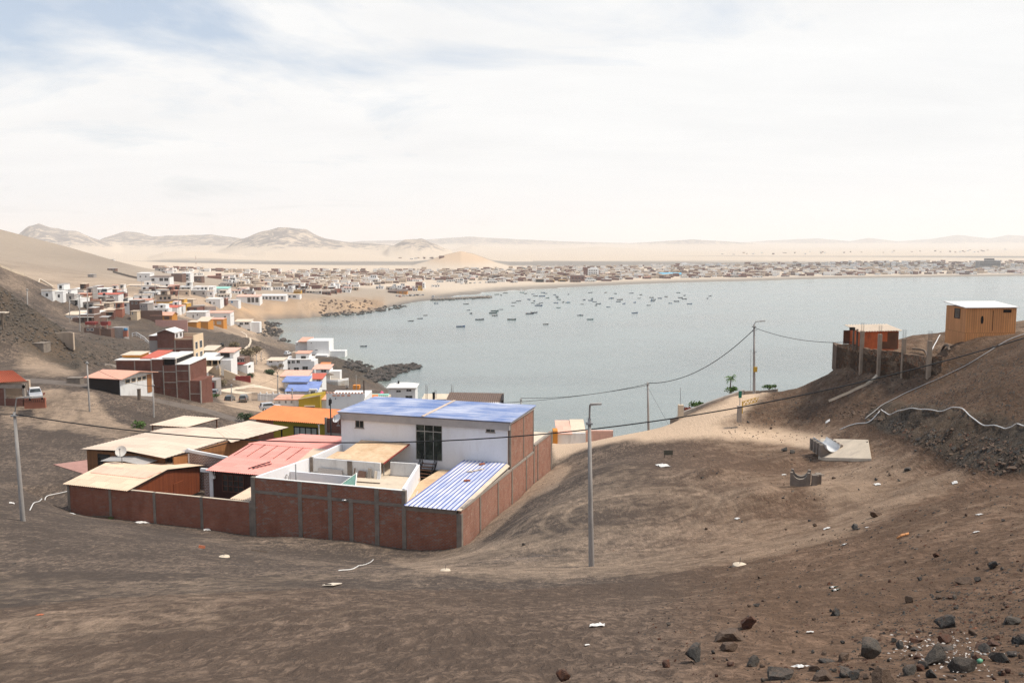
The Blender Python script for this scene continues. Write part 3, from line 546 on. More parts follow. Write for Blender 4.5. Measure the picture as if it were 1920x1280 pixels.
# cloud cover: solid on the right and near the horizon, opening towards the upper left
open_=T.math('ADD',T.math('MULTIPLY',sx[0],-.30),T.math('MULTIPLY',T.math('SUBTRACT',sx[2],.16),.9))
cov=T.ramp(T.math('SUBTRACT',T.math('ADD',cl,.10),T.math('MAXIMUM',open_,-.3)),.36,.56)
skc=T.mix(.45,sky.outputs[0],(5.5,6.15,7.0)); cloud=T.mix(T.ramp(cl2,.3,.68),(6.65,6.68,6.7),(7.25,7.25,7.2))
hzn=T.ramp(sx[2],.0,.10); lowc=T.mix(T.ramp(sx[0],-.5,.35),(6.55,6.68,6.85),(7.2,7.22,7.22)); cloud=T.mix(hzn,lowc,cloud)
T.l.new(T.mix(cov,skc,cloud),bg.inputs[0])
sd=bpy.data.lights.new('sun','SUN'); sd.energy=3.0; sd.angle=R(9); sd.color=(1,.93,.83); so=bpy.data.objects.new('sun',sd); COL.objects.link(so)
dv=Vector((math.sin(R(SUN_AZ))*math.cos(R(SUN_EL)),math.cos(R(SUN_AZ))*math.cos(R(SUN_EL)),math.sin(R(SUN_EL)))); so.rotation_euler=dv.to_track_quat('Z','Y').to_euler(); so.location=(0,0,300)
cam=bpy.data.cameras.new('camera'); co=bpy.data.objects.new('camera',cam); COL.objects.link(co); co.location=(0,0,EYE); co.rotation_euler=(R(90)-TILT,0,0); cam.sensor_width=36; cam.lens=36*FPX/1920; cam.clip_start=.1; cam.clip_end=60000; scene.camera=co
vs=scene.view_settings; vs.view_transform='Standard'; vs.look='None'; vs.exposure=.48; vs.gamma=1; vs.use_curve_mapping=False
scene.cycles.volume_bounces=5; scene.cycles.max_bounces=8; scene.cycles.diffuse_bounces=3; scene.cycles.glossy_bounces=3
scene.cycles.denoising_prefilter='NONE'
# ---------------------------------------------------------------- the walled compound in the foreground (local frame a, b, z below the eye)
Z0=-26.7
def root(name,a,b,label,cat,group=None,z=Z0):
    x,y=ab2w(a,b); o=empty(name,(x,y,EYE+z),-ANG,label,cat,group); o['_a']=a;o['_b']=b;o['_z']=z; return o
class LB(MB):   # builder that takes (a,b,z) and stores local coordinates of its root
    def __init__(s,r): MB.__init__(s); s.r=r; s.a0,s.b0,s.z0=r['_a'],r['_b'],r['_z']
    def P(s,a,b,z): return Vector((-(a-s.a0),b-s.b0,z-s.z0))
    def bx(s,a0,a1,b0,b1,z0,z1,m=0): p=s.P(a1,b0,z0); q=s.P(a0,b1,z1); return s.box(p.x,q.x,p.y,q.y,p.z,q.z,m)
    def q(s,pts,t=.04,m=0):
        P=[s.P(*p) for p in pts]
        if (P[1]-P[0]).cross(P[2]-P[0]).z<0: P.reverse()
        return s.slab(P,t,m)
    def wallpoly(s,ab,z0,z1,m=0):
        poly=[(-(a-s.a0),b-s.b0) for a,b in ab]; A=sum(poly[i][0]*poly[(i+1)%len(poly)][1]-poly[(i+1)%len(poly)][0]*poly[i][1] for i in range(len(poly)))
        f=lambda z:[k-s.z0 for k in z] if isinstance(z,list) else z-s.z0
        z0,z1=f(z0),f(z1)
        if A<0:
            poly.reverse()
            if isinstance(z1,list): z1.reverse()
        return s.prism(poly,z0,z1,m)
    def cor(s,A,B,C,D,pitch,amp,m=0,t=.025,seg=6): return s.corrugated(s.P(*A),s.P(*B),s.P(*C),s.P(*D),pitch,amp,m,t,seg)
    def gable(s,a0,a1,prof,zb,m=0):   # wall in plane a0..a1 thick whose top follows profile [(b,z)...]
        n=len(prof); L=[s.P(a1,b,z) for b,z in prof]; Rr=[s.P(a0,b,z) for b,z in prof]; Lb=[s.P(a1,b,zb) for b,z in prof]; Rb=[s.P(a0,b,zb) for b,z in prof]
        vs=L+Rr+Lb+Rb; fs=[tuple([i for i in range(n)]+[2*n+i for i in reversed(range(n))]),tuple([n+i for i in reversed(range(n))]+[3*n+i for i in range(n)])]
        for i in range(n-1): fs.append((i,n+i,n+i+1,i+1))
        fs.append((0,2*n,3*n,n)); fs.append((n-1,2*n-1,4*n-1,3*n-1)); return s.mesh(vs,fs,m)
    def done(s,name,mat,parent=None,bevel=0): return s.build(name,mat,parent if parent is not None else s.r,bevel=bevel)
def sub(mb,name,mat,parent): return mb.build(name,mat,parent)
# --- brick perimeter wall (front with parapet, long right side)
w=root('boundary_wall',0,0,'tall rough brick perimeter wall with concrete columns around the white house with ribbed blue roof','wall')
m=LB(w); m.bx(.25,5.3,0,.24,Z0-1.6,-22.9); m.bx(5.3,20.4,0,.24,Z0-1.6,-21.33); m.done('front_panel','brick_old')
m=LB(w); m.bx(0,.25,0,29.6,Z0-1.6,-22.62); m.gable(0,.25,[(22.2,-21.95),(29.6,-21.72)],-22.62); m.bx(0,.25,13.75,22.0,-22.3,-17.75); m.done('side_panel','brick_side')
def colm(ab,z0,z1): 
    m=LB(w); m.bx(*ab,z0,z1); m.done('column','concrete_dark',bevel=.015)
for a,wd,zt_ in [(20.36,.42,-21.3),(15.5,.40,-21.32),(12.5,.38,-21.32),(7.9,.42,-21.32),(5.3,.38,-21.3)]: colm((a-wd/2,a+wd/2,-.07,.26),Z0-1.5,zt_+.02)
colm((10.2,10.6,-.065,.2),Z0-1.5,-22.7); colm((-.05,.42,-.075,.3),Z0-1.6,-22.88)
for bb,wd,zt_ in [(4.75,.32,-22.5),(9.86,.26,-22.5),(14.3,.34,-22.4),(19.3,.3,-22.35),(22.2,.28,-22.0),(23.7,.26,-21.9),(29.45,.34,-21.7)]: colm((-.06,.27,bb-wd/2,bb+wd/2),Z0-1.4,zt_)
for bb in (13.85,18.3,21.9): colm((-.045,.2,bb-.12,bb+.12),-22.2,-17.8)
m=LB(w); m.bx(5.5,20.15,-.045,.2,-22.75,-22.48); m.bx(.42,5.1,-.05,.28,-22.98,-22.62); m.done('tie_beam','concrete_dark')
m=LB(w); m.bx(-.04,.2,.35,22.0,-22.62,-22.38); m.bx(-.045,.26,22.4,29.3,-21.98,-21.74); m.done('tie_beam','concrete')
m=LB(w); m.bx(.3,20.3,-.02,.26,-21.33,-21.27) if False else m.bx(5.5,20.1,-.02,.26,-21.33,-21.28); m.done('coping','plaster_white')
# --- white two-storey house
h=root('white_house',0,13.6,'white two-storey house with long ribbed blue roof behind the brick wall','house')
m=LB(h)
for x in [(0.26,1.55,-26.7,-18.3),(1.55,2.5,-26.7,-18.72),(1.55,2.5,-18.05,-18.3),(2.5,7.2,-26.7,-18.3),(7.2,10.1,-23.0,-22.06),(10.1,15.95,-26.7,-18.3),(15.95,16.95,-26.7,-19.18),(16.95,18.6,-26.7,-18.3)]: m.bx(x[0],x[1],13.6,13.85,min(x[2:]),max(x[2:]))
m.bx(18.35,18.6,13.85,21.9,-26.7,-17.8); m.bx(.26,18.35,21.65,21.9,-26.7,-17.8); m.done('wall','white_wall')
m=LB(h); m.bx(.26,18.34,13.86,21.64,-22.5,-22.2); m.bx(.26,18.34,13.86,21.64,-18.2,-18.05); m.bx(4.9,5.1,13.86,21.64,-22.2,-18.2); m.bx(12.2,12.4,13.86,21.64,-22.2,-18.2); m.bx(7.1,7.5,17,21.6,-22.2,-19.5); m.done('interior','beige_wall')
m=LB(h); m.bx(-.05,18.75,13.28,13.6,-18.36,-17.62); m.done('fascia','fascia')
m=LB(h); m.bx(-.12,.18,13.3,22.15,-17.78,-17.60); m.done('rake_trim','fascia')
m=LB(h); m.cor((-.25,13.12,-17.50),(-.25,22.2,-17.38),(18.9,22.2,-17.42),(18.9,13.12,-17.54),.36,.045); r_=m.done('roof','roof_blue')
m=LB(h); m.cor((9.0,13.1,-17.44),(9.0,22.15,-17.32),(9.3,22.15,-17.32),(9.3,13.1,-17.44),.36,.045); sub(m,'sheet_overlap','roof_canopy',r_)
for a0,a1,z0,z1 in [(1.55,2.5,-18.72,-18.05),(15.95,16.95,-19.18,-18.36)]:
    m=LB(h); t_=.06
    m.bx(a0,a1,13.58,13.72,z0,z0+t_); m.bx(a0,a1,13.58,13.72,z1-t_,z1); m.bx(a0,a0+t_,13.58,13.72,z0+t_,z1-t_); m.bx(a1-t_,a1,13.58,13.72,z0+t_,z1-t_); m.bx((a0+a1)/2-.025,(a0+a1)/2+.025,13.58,13.72,z0+t_,z1-t_); f=m.done('window','concrete')
    m=LB(h); m.bx(a0+t_,a1-t_,13.66,13.69,z0+t_,z1-t_); sub(m,'pane','glass_dark',f)
    m=LB(h); m.bx(a0-.05,a1+.05,13.50,13.6,z0-.06,z0); sub(m,'sill','concrete',f)
m=LB(h)
for a in (7.2,8.15,9.1,10.04): m.bx(a,a+.06,13.62,13.74,-22.06,-18.36)
m.bx(7.26,10.04,13.63,13.73,-19.12,-19.04); m.bx(7.26,10.04,13.63,13.73,-22.06,-21.98); f=m.done('glass_front','steel')
m=LB(h); m.bx(7.24,10.06,13.67,13.69,-21.98,-18.36); sub(m,'pane','glass_green_dark' if False else 'glass_clear',f)
m=LB(h); m.bx(4.6,7.0,13.50,13.6,-25.6,-23.3); f=m.done('window','shade_dark'); m=LB(h); m.bx(4.6,7.0,13.46,13.5,-24.05,-23.98); m.bx(5.75,5.82,13.46,13.5,-25.6,-23.3); m.bx(4.55,4.62,13.44,13.5,-25.6,-23.3); sub(m,'frame','steel',f)
m=LB(h)
for sA in (7.75,9.25): m.bar(m.P(sA,13.4,-22.2),m.P(sA,9.9,-25.6),.06,.2)
s_=m.done('staircase','iron_black')
for k in range(12):
    m=LB(h); bb=13.2-k*.29; zz=-22.25-k*.28; m.bx(7.78,9.22,bb-.26,bb,zz-.04,zz); sub(m,'tread','rust',s_)
for sA in (7.7,9.3):
    m=LB(h); 
    m.bar(m.P(sA,13.45,-21.15),m.P(sA,9.9,-24.55),.05); m.bar(m.P(sA,13.45,-21.55),m.P(sA,9.9,-24.95),.03); m.bar(m.P(sA,13.45,-21.9),m.P(sA,9.9,-25.3),.03)
    for k in range(7): bb=13.4-k*.58; zz=-22.2-(13.4-bb)*.97; m.bar(m.P(sA,bb,zz),m.P(sA,bb,zz+1.08),.035)
    sub(m,'railing','iron_black',s_)
# stained awning over the patio
aw=root('awning',10.7,7.5,'stained tan sheet awning over the patio against the white facade','awning',z=-22.4)
m=LB(aw); m.q([(16.2,7.55,-20.98),(10.75,7.3,-20.98),(10.75,13.45,-20.4),(16.2,13.45,-20.4)],.05); m.done('roof_sheet','roof_awning')
m=LB(aw); m.bar(m.P(10.72,7.3,-21.06),m.P(10.72,13.4,-20.48),.06,.14); m.done('edge_beam','red_paint')
for a in (11.0,15.9): m=LB(aw); m.bar(m.P(a,7.9,-22.38),m.P(a,7.9,-21.0),.08); m.done('post','iron_grey')
# patio walls inside the parapet
p_=root('patio_wall',12,4,'low whitewashed walls round the open roof terrace behind the brick parapet','wall',z=-24)
def pw(ab,z0,z1,mat='white_wall'): m=LB(p_); m.wallpoly(ab,z0,z1); m.done('wall_panel',mat)
pw([(20.35,.3),(20.1,.3),(18.55,6.95),(18.8,6.95)],-24.5,[-21.32,-21.32,-21.05,-21.05]); pw([(18.8,7.25),(18.55,7.25),(18.35,13.4),(18.6,13.4)],-24.5,[-21.05,-21.05,-20.95,-20.95])
pw([(19.1,4.3),(19.1,4.5),(12.4,4.5),(12.4,4.3)],-24.2,-21.72); pw([(12.6,4.25),(12.4,4.25),(12.4,.35),(12.6,.35)],-24.2,-22.35)
pw([(18.3,7.0),(18.3,7.22),(10.95,7.22),(10.95,7.0)],-22.4,-20.95,'white_dirty'); pw([(10.45,8.2),(10.45,8.4),(7.75,8.55),(7.75,8.35)],-22.4,-21.1,'white_dirty'); pw([(7.75,8.55),(7.5,8.55),(5.35,.3),(5.6,.3)],-22.8,-21.2)
m=LB(p_); m.bx(13.9,14.4,6.9,6.98,-22.35,-20.97); m.bx(18.2,18.5,6.92,7.2,-22.35,-20.9); m.done('pillar','concrete_dark')
m=LB(p_); m.bx(7.3,12.38,.3,8.2,-22.6,-22.42); m.bx(12.38,18.4,4.52,6.98,-22.6,-22.42); m.bx(10.95,18.3,7.25,13.4,-22.6,-22.44); m.done('terrace_floor','concrete_pale')
m=LB(p_); m.bx(12.6,20.0,.3,4.28,-24.4,-24.2); m.done('light_well_floor','concrete_pale')
t_=tag(LB(root('x',0,0,'x','x')) and None,None) if False else None
fl=root('flat_roof',6.5,1,'flat tan roof slab between the white terrace wall and the ribbed lean-to','roof slab',z=-23)
m=LB(fl); m.wallpoly([(5.55,.35),(4.9,.35),(4.75,13.4),(7.3,13.4),(7.45,8.4)],-22.98,-22.82); o=m.done('slab','roof_awning'); o.parent=None; o.location=fl.location; o.rotation_euler=fl.rotation_euler; tag(o,fl['label'],fl['category']); o.name='roof_slab'; bpy.data.objects.remove(fl)
# ribbed blue lean-to along the right wall
lt=root('lean_to',0,0,'faded blue and white ribbed metal lean-to roof at the near brick corner','lean-to',z=-22.9)
m=LB(lt); m.q([(5.2,-.28,-22.5),(.34,-.28,-22.5),(.34,13.45,-21.72),(4.75,13.45,-21.72)],.04); rf=m.done('roof','roof_blue_faded')
m=LB(lt)
for i in range(12):
    f=i/11; m.bar(m.P(5.15-f*4.75,-.3,-22.475),m.P(4.72-f*4.35,13.45,-21.695),.07,.07)
sub(m,'ribs','rib_blue',rf)
m=LB(lt); m.q([(.33,-.2,-22.5),(-.02,-.2,-22.52),(-.02,13.5,-21.95),(.33,13.5,-21.74)],.06); m.done('flashing','concrete_pale')
def loose(name,mat,label,cat,a,b,z,build,rz=0,group=None):
    x,y=ab2w(a,b); m=MB(); build(m); o=m.build(name,mat,None,(x,y,EYE+z),-ANG+rz); return tag(o,label,cat,group)
bk=lambda m:(m.box(-.3,.3,-.12,.12,0,.09),m.box(-.27,.27,-.09,.09,.09,.12))
def zroof(b): return -22.5+(b+.28)/13.73*.78+.05
loose('brick','brick_red','loose red brick lying in the middle of the faded ribbed lean-to roof','brick',2.15,7.2,zroof(7.2),bk,.5,'bricks on the lean-to roof'); loose('brick','brick_red','loose red brick at the upper end of the faded ribbed lean-to roof','brick',2.5,12.4,zroof(12.4),bk,.9,'bricks on the lean-to roof')
loose('spilled_mortar','concrete_pale','pale splash of mortar and broken brick on the faded ribbed roof','rubble',2.5,10.2,zroof(10.2),lambda m:[m.box(x-.14,x+.14,y-.1,y+.1,0,.05+.03*(i%2)) for i,(x,y) in enumerate([(0,0),(.3,.45),(.55,.9),(-.2,-.35),(.1,.2),(.45,.7),(-.45,-.4)])],.0)
# odds and ends on the terrace
loose('glass_sheet','glass_green','green glass sheet in a white frame leaning on the roof terrace','glass sheet',12.2,3.0,-22.4,lambda m:m.hexa([(-1.15,-.9,-.1),(-1.13,-.9,-.1),(1.35,-1.4,-.1),(1.33,-1.4,-.1),(-.55,2.0,.0),(-.53,2.0,.0),(.05,1.5,1.0),(.03,1.5,1.0)]))
gs=[o for o in COL.objects if o.name=='glass_sheet'][0]; m=MB(); m.bar((1.36,-1.4,-.1),(.06,1.5,1.02),.08); m.bar((.05,1.5,1.02),(-1.15,-.9,-.1),.05); m.build('frame','plaster_white',gs)
for i,(a,hh,ww,mt,lb) in enumerate([(12.75,.62,.8,'brown_wall','stack of dark red tiles leaning on the terrace wall'),(11.95,.95,.34,'concrete','tall grey board leaning on the terrace wall beside the tiles'),(11.3,.72,.24,'board_pale','narrow cream tile leaning on the terrace wall'),(10.95,.7,.36,'tile_white','white tile leaning at the end of the terrace wall'),(16.2,.55,2.6,'grey_wall','long grey offcut leaning along the terrace wall'),(13.55,.85,.12,'wood_weathered','thin upright plank leaning on the terrace pillar')]):
    loose('tile' if 'tile' in lb else 'board',mt,lb,'board' if 'board' in lb or 'offcut' in lb or 'plank' in lb else 'tile',a,6.7,-22.42,lambda m,hh=hh,ww=ww:m.hexa([(-ww/2,-.12,0),(ww/2,-.12,0),(ww/2,-.04,0),(-ww/2,-.04,0),(-ww/2,.12,hh),(ww/2,.12,hh*.94),(ww/2,.19,hh*.94),(-ww/2,.19,hh)]))
loose('plank','wood_weathered','brown timber plank lying on the terrace floor','plank',11.4,5.1,-22.42,lambda m:m.box(-1.3,1.3,-.08,.08,0,.08),.05)
loose('board','roof_awning','weathered tan board lying on the inner ledge left of the awning','board',17.3,10.2,-22.42,lambda m:(m.box(-.6,.6,-1.6,1.6,1.0,1.06),m.box(-.55,-.45,-1.5,-1.4,0,1),m.box(.45,.55,1.4,1.5,0,1)),.1)
loose('white_hose','pvc_white','white looped hose on the tan slab behind the corner column','hose',5.6,2.6,-22.8,lambda m:m.tube([(-.5,2.2,.1),(-.2,1.2,.06),(.3,.3,.06),(.5,.2,.06),(.35,1.2,.06),(.3,1.9,.06)],.05,6))
loose('standpipe','iron_grey','thin grey upright pipe in the light well behind the parapet','pipe',17.7,3.0,-24.2,lambda m:(m.tube([(0,0,0),(0,0,3.6)],.06,8),m.tube([(0,0,0),(0,0,.1)],.12,8)))
loose('small_pipe','pipe_grey','short bent grey pipe on the light well wall','pipe',19.2,3.7,-24.2,lambda m:(m.tube([(0,0,0),(0,0,2.2),(.1,0,2.35),(.25,0,2.2),(.25,0,1.6)],.05,8)))
loose('roof_vent','steel','short silver spout pipe sticking out of the brick front','pipe',10.7,-.02,-22.62,lambda m:(m.tube([(-.3,-.5,.12),(.05,.1,.0)],.07,8)))
rs=root('rear_patio_roof',.3,22.3,'cream flat roof behind the blue roof at the far end of the brick side wall','roof',z=-24)
m=LB(rs); m.q([(.28,22.05,-22.05),(.28,29.5,-21.9),(6,29.5,-21.9),(6,22.05,-22.05)],.12); m.done('slab','roof_sand'); m=LB(rs); m.bx(5.7,5.95,22.1,29.4,-26.7,-22.2); m.bx(.26,5.7,29.2,29.4,-26.7,-22.1); m.done('wall','white_paint')
def dish(name,label,a,b,z,r,face,mat,pole):
    x,y=ab2w(a,b); rt=empty(name,(x,y,EYE+z),face,label,'satellite dish','satellite dishes on the compound')
    m=MB(); n=16; vs=[];fs=[]; tl=R(35)
    def tr(px,py,pz): # dish axis tilted up, facing -y
        return (px, -pz*math.cos(tl)-py*math.sin(tl)*0-py*0, 0) if False else (px,-(pz*math.cos(tl))+py*math.sin(tl),pz*math.sin(tl)+py*math.cos(tl)+pole)
    for j in range(5):
        rr=r*j/4
        for k in range(n): vs.append(tr(rr*math.cos(2*math.pi*k/n)*.92,rr*math.sin(2*math.pi*k/n),.28*r*(j/4)**2))
    for j in range(4):
        for k in range(n): fs.append((j*n+k,j*n+(k+1)%n,(j+1)*n+(k+1)%n,(j+1)*n+k))
    k=len(vs); vs+=[(v[0],v[1]+.03,v[2]-.015) for v in vs]; fs+=[tuple(reversed([i+k for i in f])) for f in fs]
    m.mesh(vs,fs,0,True); m.build('reflector',mat,rt)
    m=MB(); m.bar(tr(0,-r*.9,.28*r),tr(0,0,r*.95),.05); m.box(-.07,.07,tr(0,0,r)[1]-.08,tr(0,0,r)[1]+.08,tr(0,0,r)[2]-.05,tr(0,0,r)[2]+.12); m.build('feed_arm','iron_grey',rt)
    m=MB(); m.tube([(0,.1,0),(0,.1,pole)],.05,8); m.box(-.15,.15,0,.25,-.04,.04); m.build('mast','iron_grey',rt); return rt
dish('satellite_dish','white satellite dish at the left end of the white house fascia',18.75,13.1,-19.0,.5,-ANG+R(-15),'tile_white',.75)
# --- brick fence at the left with the tan-roofed timber house behind it
fn=root('brick_fence',20.6,0,'long low red brick wall with grey columns at the left of the compound','wall')
m=LB(fn); m.bx(20.6,41.5,.02,.22,Z0-1.3,-23.72); m.done('brick_panel','brick_fence')
for a in (20.72,26.04,31.34,36.5,41.5): m=LB(fn); m.bx(a-.15,a+.15,-.03,.25,Z0-1.3,-23.66 if a<33 else -23.74); m.done('column','concrete_dark',bevel=.015)
m=LB(fn); m.bx(20.87,25.89,0,.24,-23.72,-23.66); m.bx(26.19,31.19,0,.24,-23.72,-23.66); m.bx(31.5,34.3,0,.24,-23.72,-23.66); m.done('coping','concrete_pale')
m=LB(fn); m.bx(41.35,41.55,.25,10,Z0-1,-24.2); m.done('return_wall','brick_fence')
th=root('timber_house',34.3,0,'low timber house with wide tan roof and reddish plank gable','house')
prof=[(-.2,-23.66),(5.4,-22.98),(10.9,-23.82)]
m=LB(th); m.gable(34.2,34.36,[(.3,-23.72),(5.4,-23.06),(10.7,-23.86)],Z0); m.done('gable_wall','wood_red')
m=LB(th); m.bx(34.4,41.3,10.3,10.45,Z0,-23.85); m.bx(41.1,41.3,.3,10.3,Z0,-23.8); m.done('rear_wall','wood_brown')
m=LB(th); m.cor((34.0,5.4,-22.95),(41.7,5.4,-22.85),(41.8,-.35,-23.60),(34.1,-.35,-23.66),.24,.025,seg=4); m.cor((34.0,5.4,-22.95),(41.7,5.4,-22.85),(41.2,10.9,-23.68),(33.7,11.0,-23.84),.24,.025,seg=4); rf=m.done('roof','roof_tan')
m=LB(th); m.cor((34.1,4.6,-23.01),(41.5,4.6,-22.91),(41.3,2.7,-23.17),(34.5,2.7,-23.24),.24,.025,seg=4); sub(m,'roof_patch','roof_pinkstrip',rf)
m=LB(th); m.bx(34.12,34.2,6.4,7.9,-26.6,-24.75); m.bx(34.12,34.19,3.2,5.6,-25.35,-25.25) ; m.done('door','wood_red')
m=LB(th); m.bar(m.P(34.05,-.3,-23.74),m.P(34.05,5.4,-23.06),.05,.1); m.bar(m.P(34.05,5.4,-23.06),m.P(34.05,10.9,-23.92),.05,.1); m.done('rake_trim','wood_black')
# brick gable wall with white frame
gw=root('gable_wall',36,11.2,'brown brick gable wall with broad white concrete frame between the tan and pink roofs','wall')
m=LB(gw); m.wallpoly([(40.3,11.15),(40.3,11.3),(31.0,11.3),(31.0,11.15)],Z0,-23.7); 
P_=[m.P(a,11.15,z) for a,z in [(40.3,-23.7),(35.9,-22.55),(31.0,-23.0),(31.0,-23.7)]]; Q_=[p+Vector((0,.15,0)) for p in P_]; m.mesh(P_+Q_,[(0,1,2,3)[::-1],(4,5,6,7),(0,1,5,4),(1,2,6,5)],0); m.done('brick_panel','brick_brown')
m=LB(gw); m.bar(m.P(40.6,11.2,-23.65),m.P(35.9,11.2,-22.42),.24,.3); m.bar(m.P(35.9,11.2,-22.42),m.P(30.7,11.2,-22.92),.24,.3); m.bx(35.75,36.05,11.06,11.34,Z0,-22.2); m.done('frame','white_paint')
# red timber house under the pink roof
rh=root('red_timber_house',25,5,'dark red timber house under a pink corrugated roof beside the parapet','house')
m=LB(rh); m.bx(20.6,28.3,5.0,5.15,Z0,-22.52); m.bx(28.75,28.95,5.3,13,Z0,-22.3); m.bx(20.7,28.7,13.2,13.35,Z0,-21.8); m.done('wall','wood_dark')
m=LB(rh); m.bx(28.72,29.35,4.98,5.2,Z0,-22.75); m.done('pier','brick_brown'); m=LB(rh); m.bx(28.32,28.72,4.95,5.24,Z0,-22.5); m.bx(28.72,29.75,4.94,5.23,-22.75,-22.42); m.done('pier_frame','white_paint')
m=LB(rh); m.cor((20.7,4.35,-22.36),(28.75,4.35,-22.36),(29.5,13.2,-21.62),(20.2,13.2,-21.62),.22,.03,seg=4); rf=m.done('roof','roof_pink')
m=LB(rh); m.cor((19.9,13.0,-21.6),(29.6,13.0,-21.6),(27.6,20.6,-22.0),(19.6,20.6,-21.9),.22,.03,seg=4); m.done('rear_roof','roof_pink')
m=LB(rh); m.q([(20.45,5.5,-22.2),(20.05,5.5,-22.2),(19.5,13.0,-21.55),(21.6,13.0,-21.55)],.03); sub(m,'roof_patch','roof_tan',rf)
for i in range(5):
    m=LB(rh); a=28.6-i*1.55; m.bar(m.P(a,9,-21.93),m.P(a+.35,13.0,-21.56),.05,.03); sub(m,'batten','rust',rf)
m=LB(rh); m.bar(m.P(24.6,5.6,-22.17),m.P(23.6,8.0,-21.96),.07,.07); sub(m,'batten','wood_black',rf); m=LB(rh); m.bar(m.P(24.2,5.7,-22.16),m.P(23.1,7.4,-22.0),.07,.07); sub(m,'batten','wood_black',rf)
m=LB(rh)
for i in range(5): a=24.75+i*.6; m.bx(a-.04,a+.04,4.9,5.0,-24.5,-22.82)
for i in range(4): z=-24.5+i*.56; m.bx(24.71,27.19,4.915,4.995,z-.04,z+.04)
f=m.done('window','wood_trim'); m=LB(rh); m.bx(24.75,27.15,4.96,4.99,-24.5,-22.82); sub(m,'pane','glass_dark',f)
m=LB(rh); m.box(*[0]*6) if False else m.bx(28.0,28.3,4.75,4.98,-23.3,-23.0); m.bar(m.P(28.2,4.86,-22.98),m.P(28.3,4.86,-22.5),.03); m.bar(m.P(28.1,4.86,-22.98),m.P(28.0,4.86,-22.5),.03); m.done('wall_lamp','plaster_white')
m=LB(rh); m.bx(23.2,23.3,4.6,4.66,-24.2,-22.55); m.done('downpipe','brick_red')
pr=root('porch_roof',21,.5,'small tan sheet roof tucked behind the brick fence beside the tall parapet column','roof',z=-26)
m=LB(pr); m.cor((20.65,.3,-23.62),(23.1,.3,-23.62),(23.0,3.7,-23.35),(20.65,3.7,-23.35),.24,.025,seg=4); m.done('roof_sheet','roof_tan'); m=LB(pr); m.bx(22.85,22.95,3.4,3.5,-26.7,-23.45); m.bx(22.85,22.95,.4,.5,-26.7,-23.7); m.done('post','wood_trim')
# --- long low house with the cream sheet roof
lh=root('long_timber_house',38,9,'long low timber house with broad cream sheet roof behind the tan one','house')
m=LB(lh); m.cor((41.3,8.3,-22.22),(41.3,21.5,-22.22),(35.3,21.7,-22.55),(36.4,7.9,-22.55),.5,.02,seg=4); m.cor((41.3,8.3,-22.22),(41.3,21.5,-22.22),(46.6,21.3,-22.5),(48.1,8.7,-22.55),.5,.02,seg=4); m.done('roof','roof_canopy')
m=LB(lh); m.cor((39.9,21.4,-22.3),(39.2,27.4,-22.42),(32.7,26.2,-22.62),(34.3,16.6,-22.58),.5,.02,seg=4); m.done('rear_roof','roof_canopy')
m=LB(lh); m.bx(37.2,47.4,8.9,9.05,Z0-.6,-22.66); m.bx(47.3,47.42,9.05,20.5,Z0-.6,-22.66); m.done('front_wall','wood_brown')
m=LB(lh); m.wallpoly([(36.1,9.05),(36.25,9.05),(34.75,22.6),(34.6,22.6)],Z0-.6,-22.66); m.done('side_wall','wood_orange')
m=LB(lh); m.bx(44.3,45.9,8.82,8.9,-24.2,-22.95); f=m.done('window','wood_black'); m=LB(lh); m.bx(44.38,45.82,8.8,8.82,-24.1,-23.05); sub(m,'pane','window_dark',f)
for a,b in ((33.3,25.6),(39,26.9)): m=LB(lh); m.bx(a-.07,a+.07,b-.07,b+.07,Z0-.8,-22.6); m.done('post','wood_black')
m=LB(lh); m.bar(m.P(36.35,8.0,-22.62),m.P(32.75,26.1,-22.68),.05,.1); m.done('eave_trim','wood_black')
an=root('timber_annexe',41,7.5,'small plank annexe with pale sheet roof beside the satellite dish','shed')
m=LB(an); m.cor((40.4,6.6,-22.88),(40.4,8.75,-22.80),(43.8,8.7,-23.05),(43.7,6.7,-23.12),.3,.02,seg=4); m.cor((40.4,6.6,-22.88),(40.4,8.75,-22.80),(38.0,8.8,-23.1),(38.2,6.6,-23.15),.3,.02,seg=4); m.done('roof','roof_grey')
m=LB(an); m.bx(38.5,43.4,6.9,7.02,Z0,-23.2); 
P_=[m.P(a,6.9,z) for a,z in [(43.4,-23.2),(40.4,-22.95),(38.5,-23.2)]]; Q_=[p+Vector((0,.12,0)) for p in P_]; m.mesh(P_+Q_,[(2,1,0),(3,4,5),(0,1,4,3),(1,2,5,4)],0); m.done('wall','wood_brown')
m=LB(an); m.bx(40.5,41.5,6.86,6.9,-23.35,-23.15); m.done('vent','wood_black')
dish('satellite_dish','beige satellite dish on a short mast in front of the timber annexe',40.2,6.0,-23.2,.62,-ANG+R(25),'dish_white',1.5)
cn=root('sheet_canopy',46,23,'open cream sheet canopy on thin rusty posts behind the long timber house','canopy',z=-27.5)
m=LB(cn); m.cor((48.6,20.5,-22.2),(43.6,20.9,-22.25),(42.9,26.6,-22.15),(48.0,26.4,-22.1),.4,.02,seg=4); m.done('roof_sheet','roof_canopy')
for a,b in ((48.4,20.8),(43.8,21.1),(43.2,26.4),(47.8,26.2)): m=LB(cn); m.bx(a-.06,a+.06,b-.06,b+.06,-28.6,-22.25); m.done('post','rust')
m=LB(cn); m.bar(m.P(48.4,20.8,-22.36),m.P(43.8,21.1,-22.4),.07,.12); m.bar(m.P(43.8,21.2,-22.4),m.P(43.2,26.4,-22.3),.07,.12); m.done('beam','rust')
x=root('paving',54,14,'pink concrete apron beside the long timber house','paving')
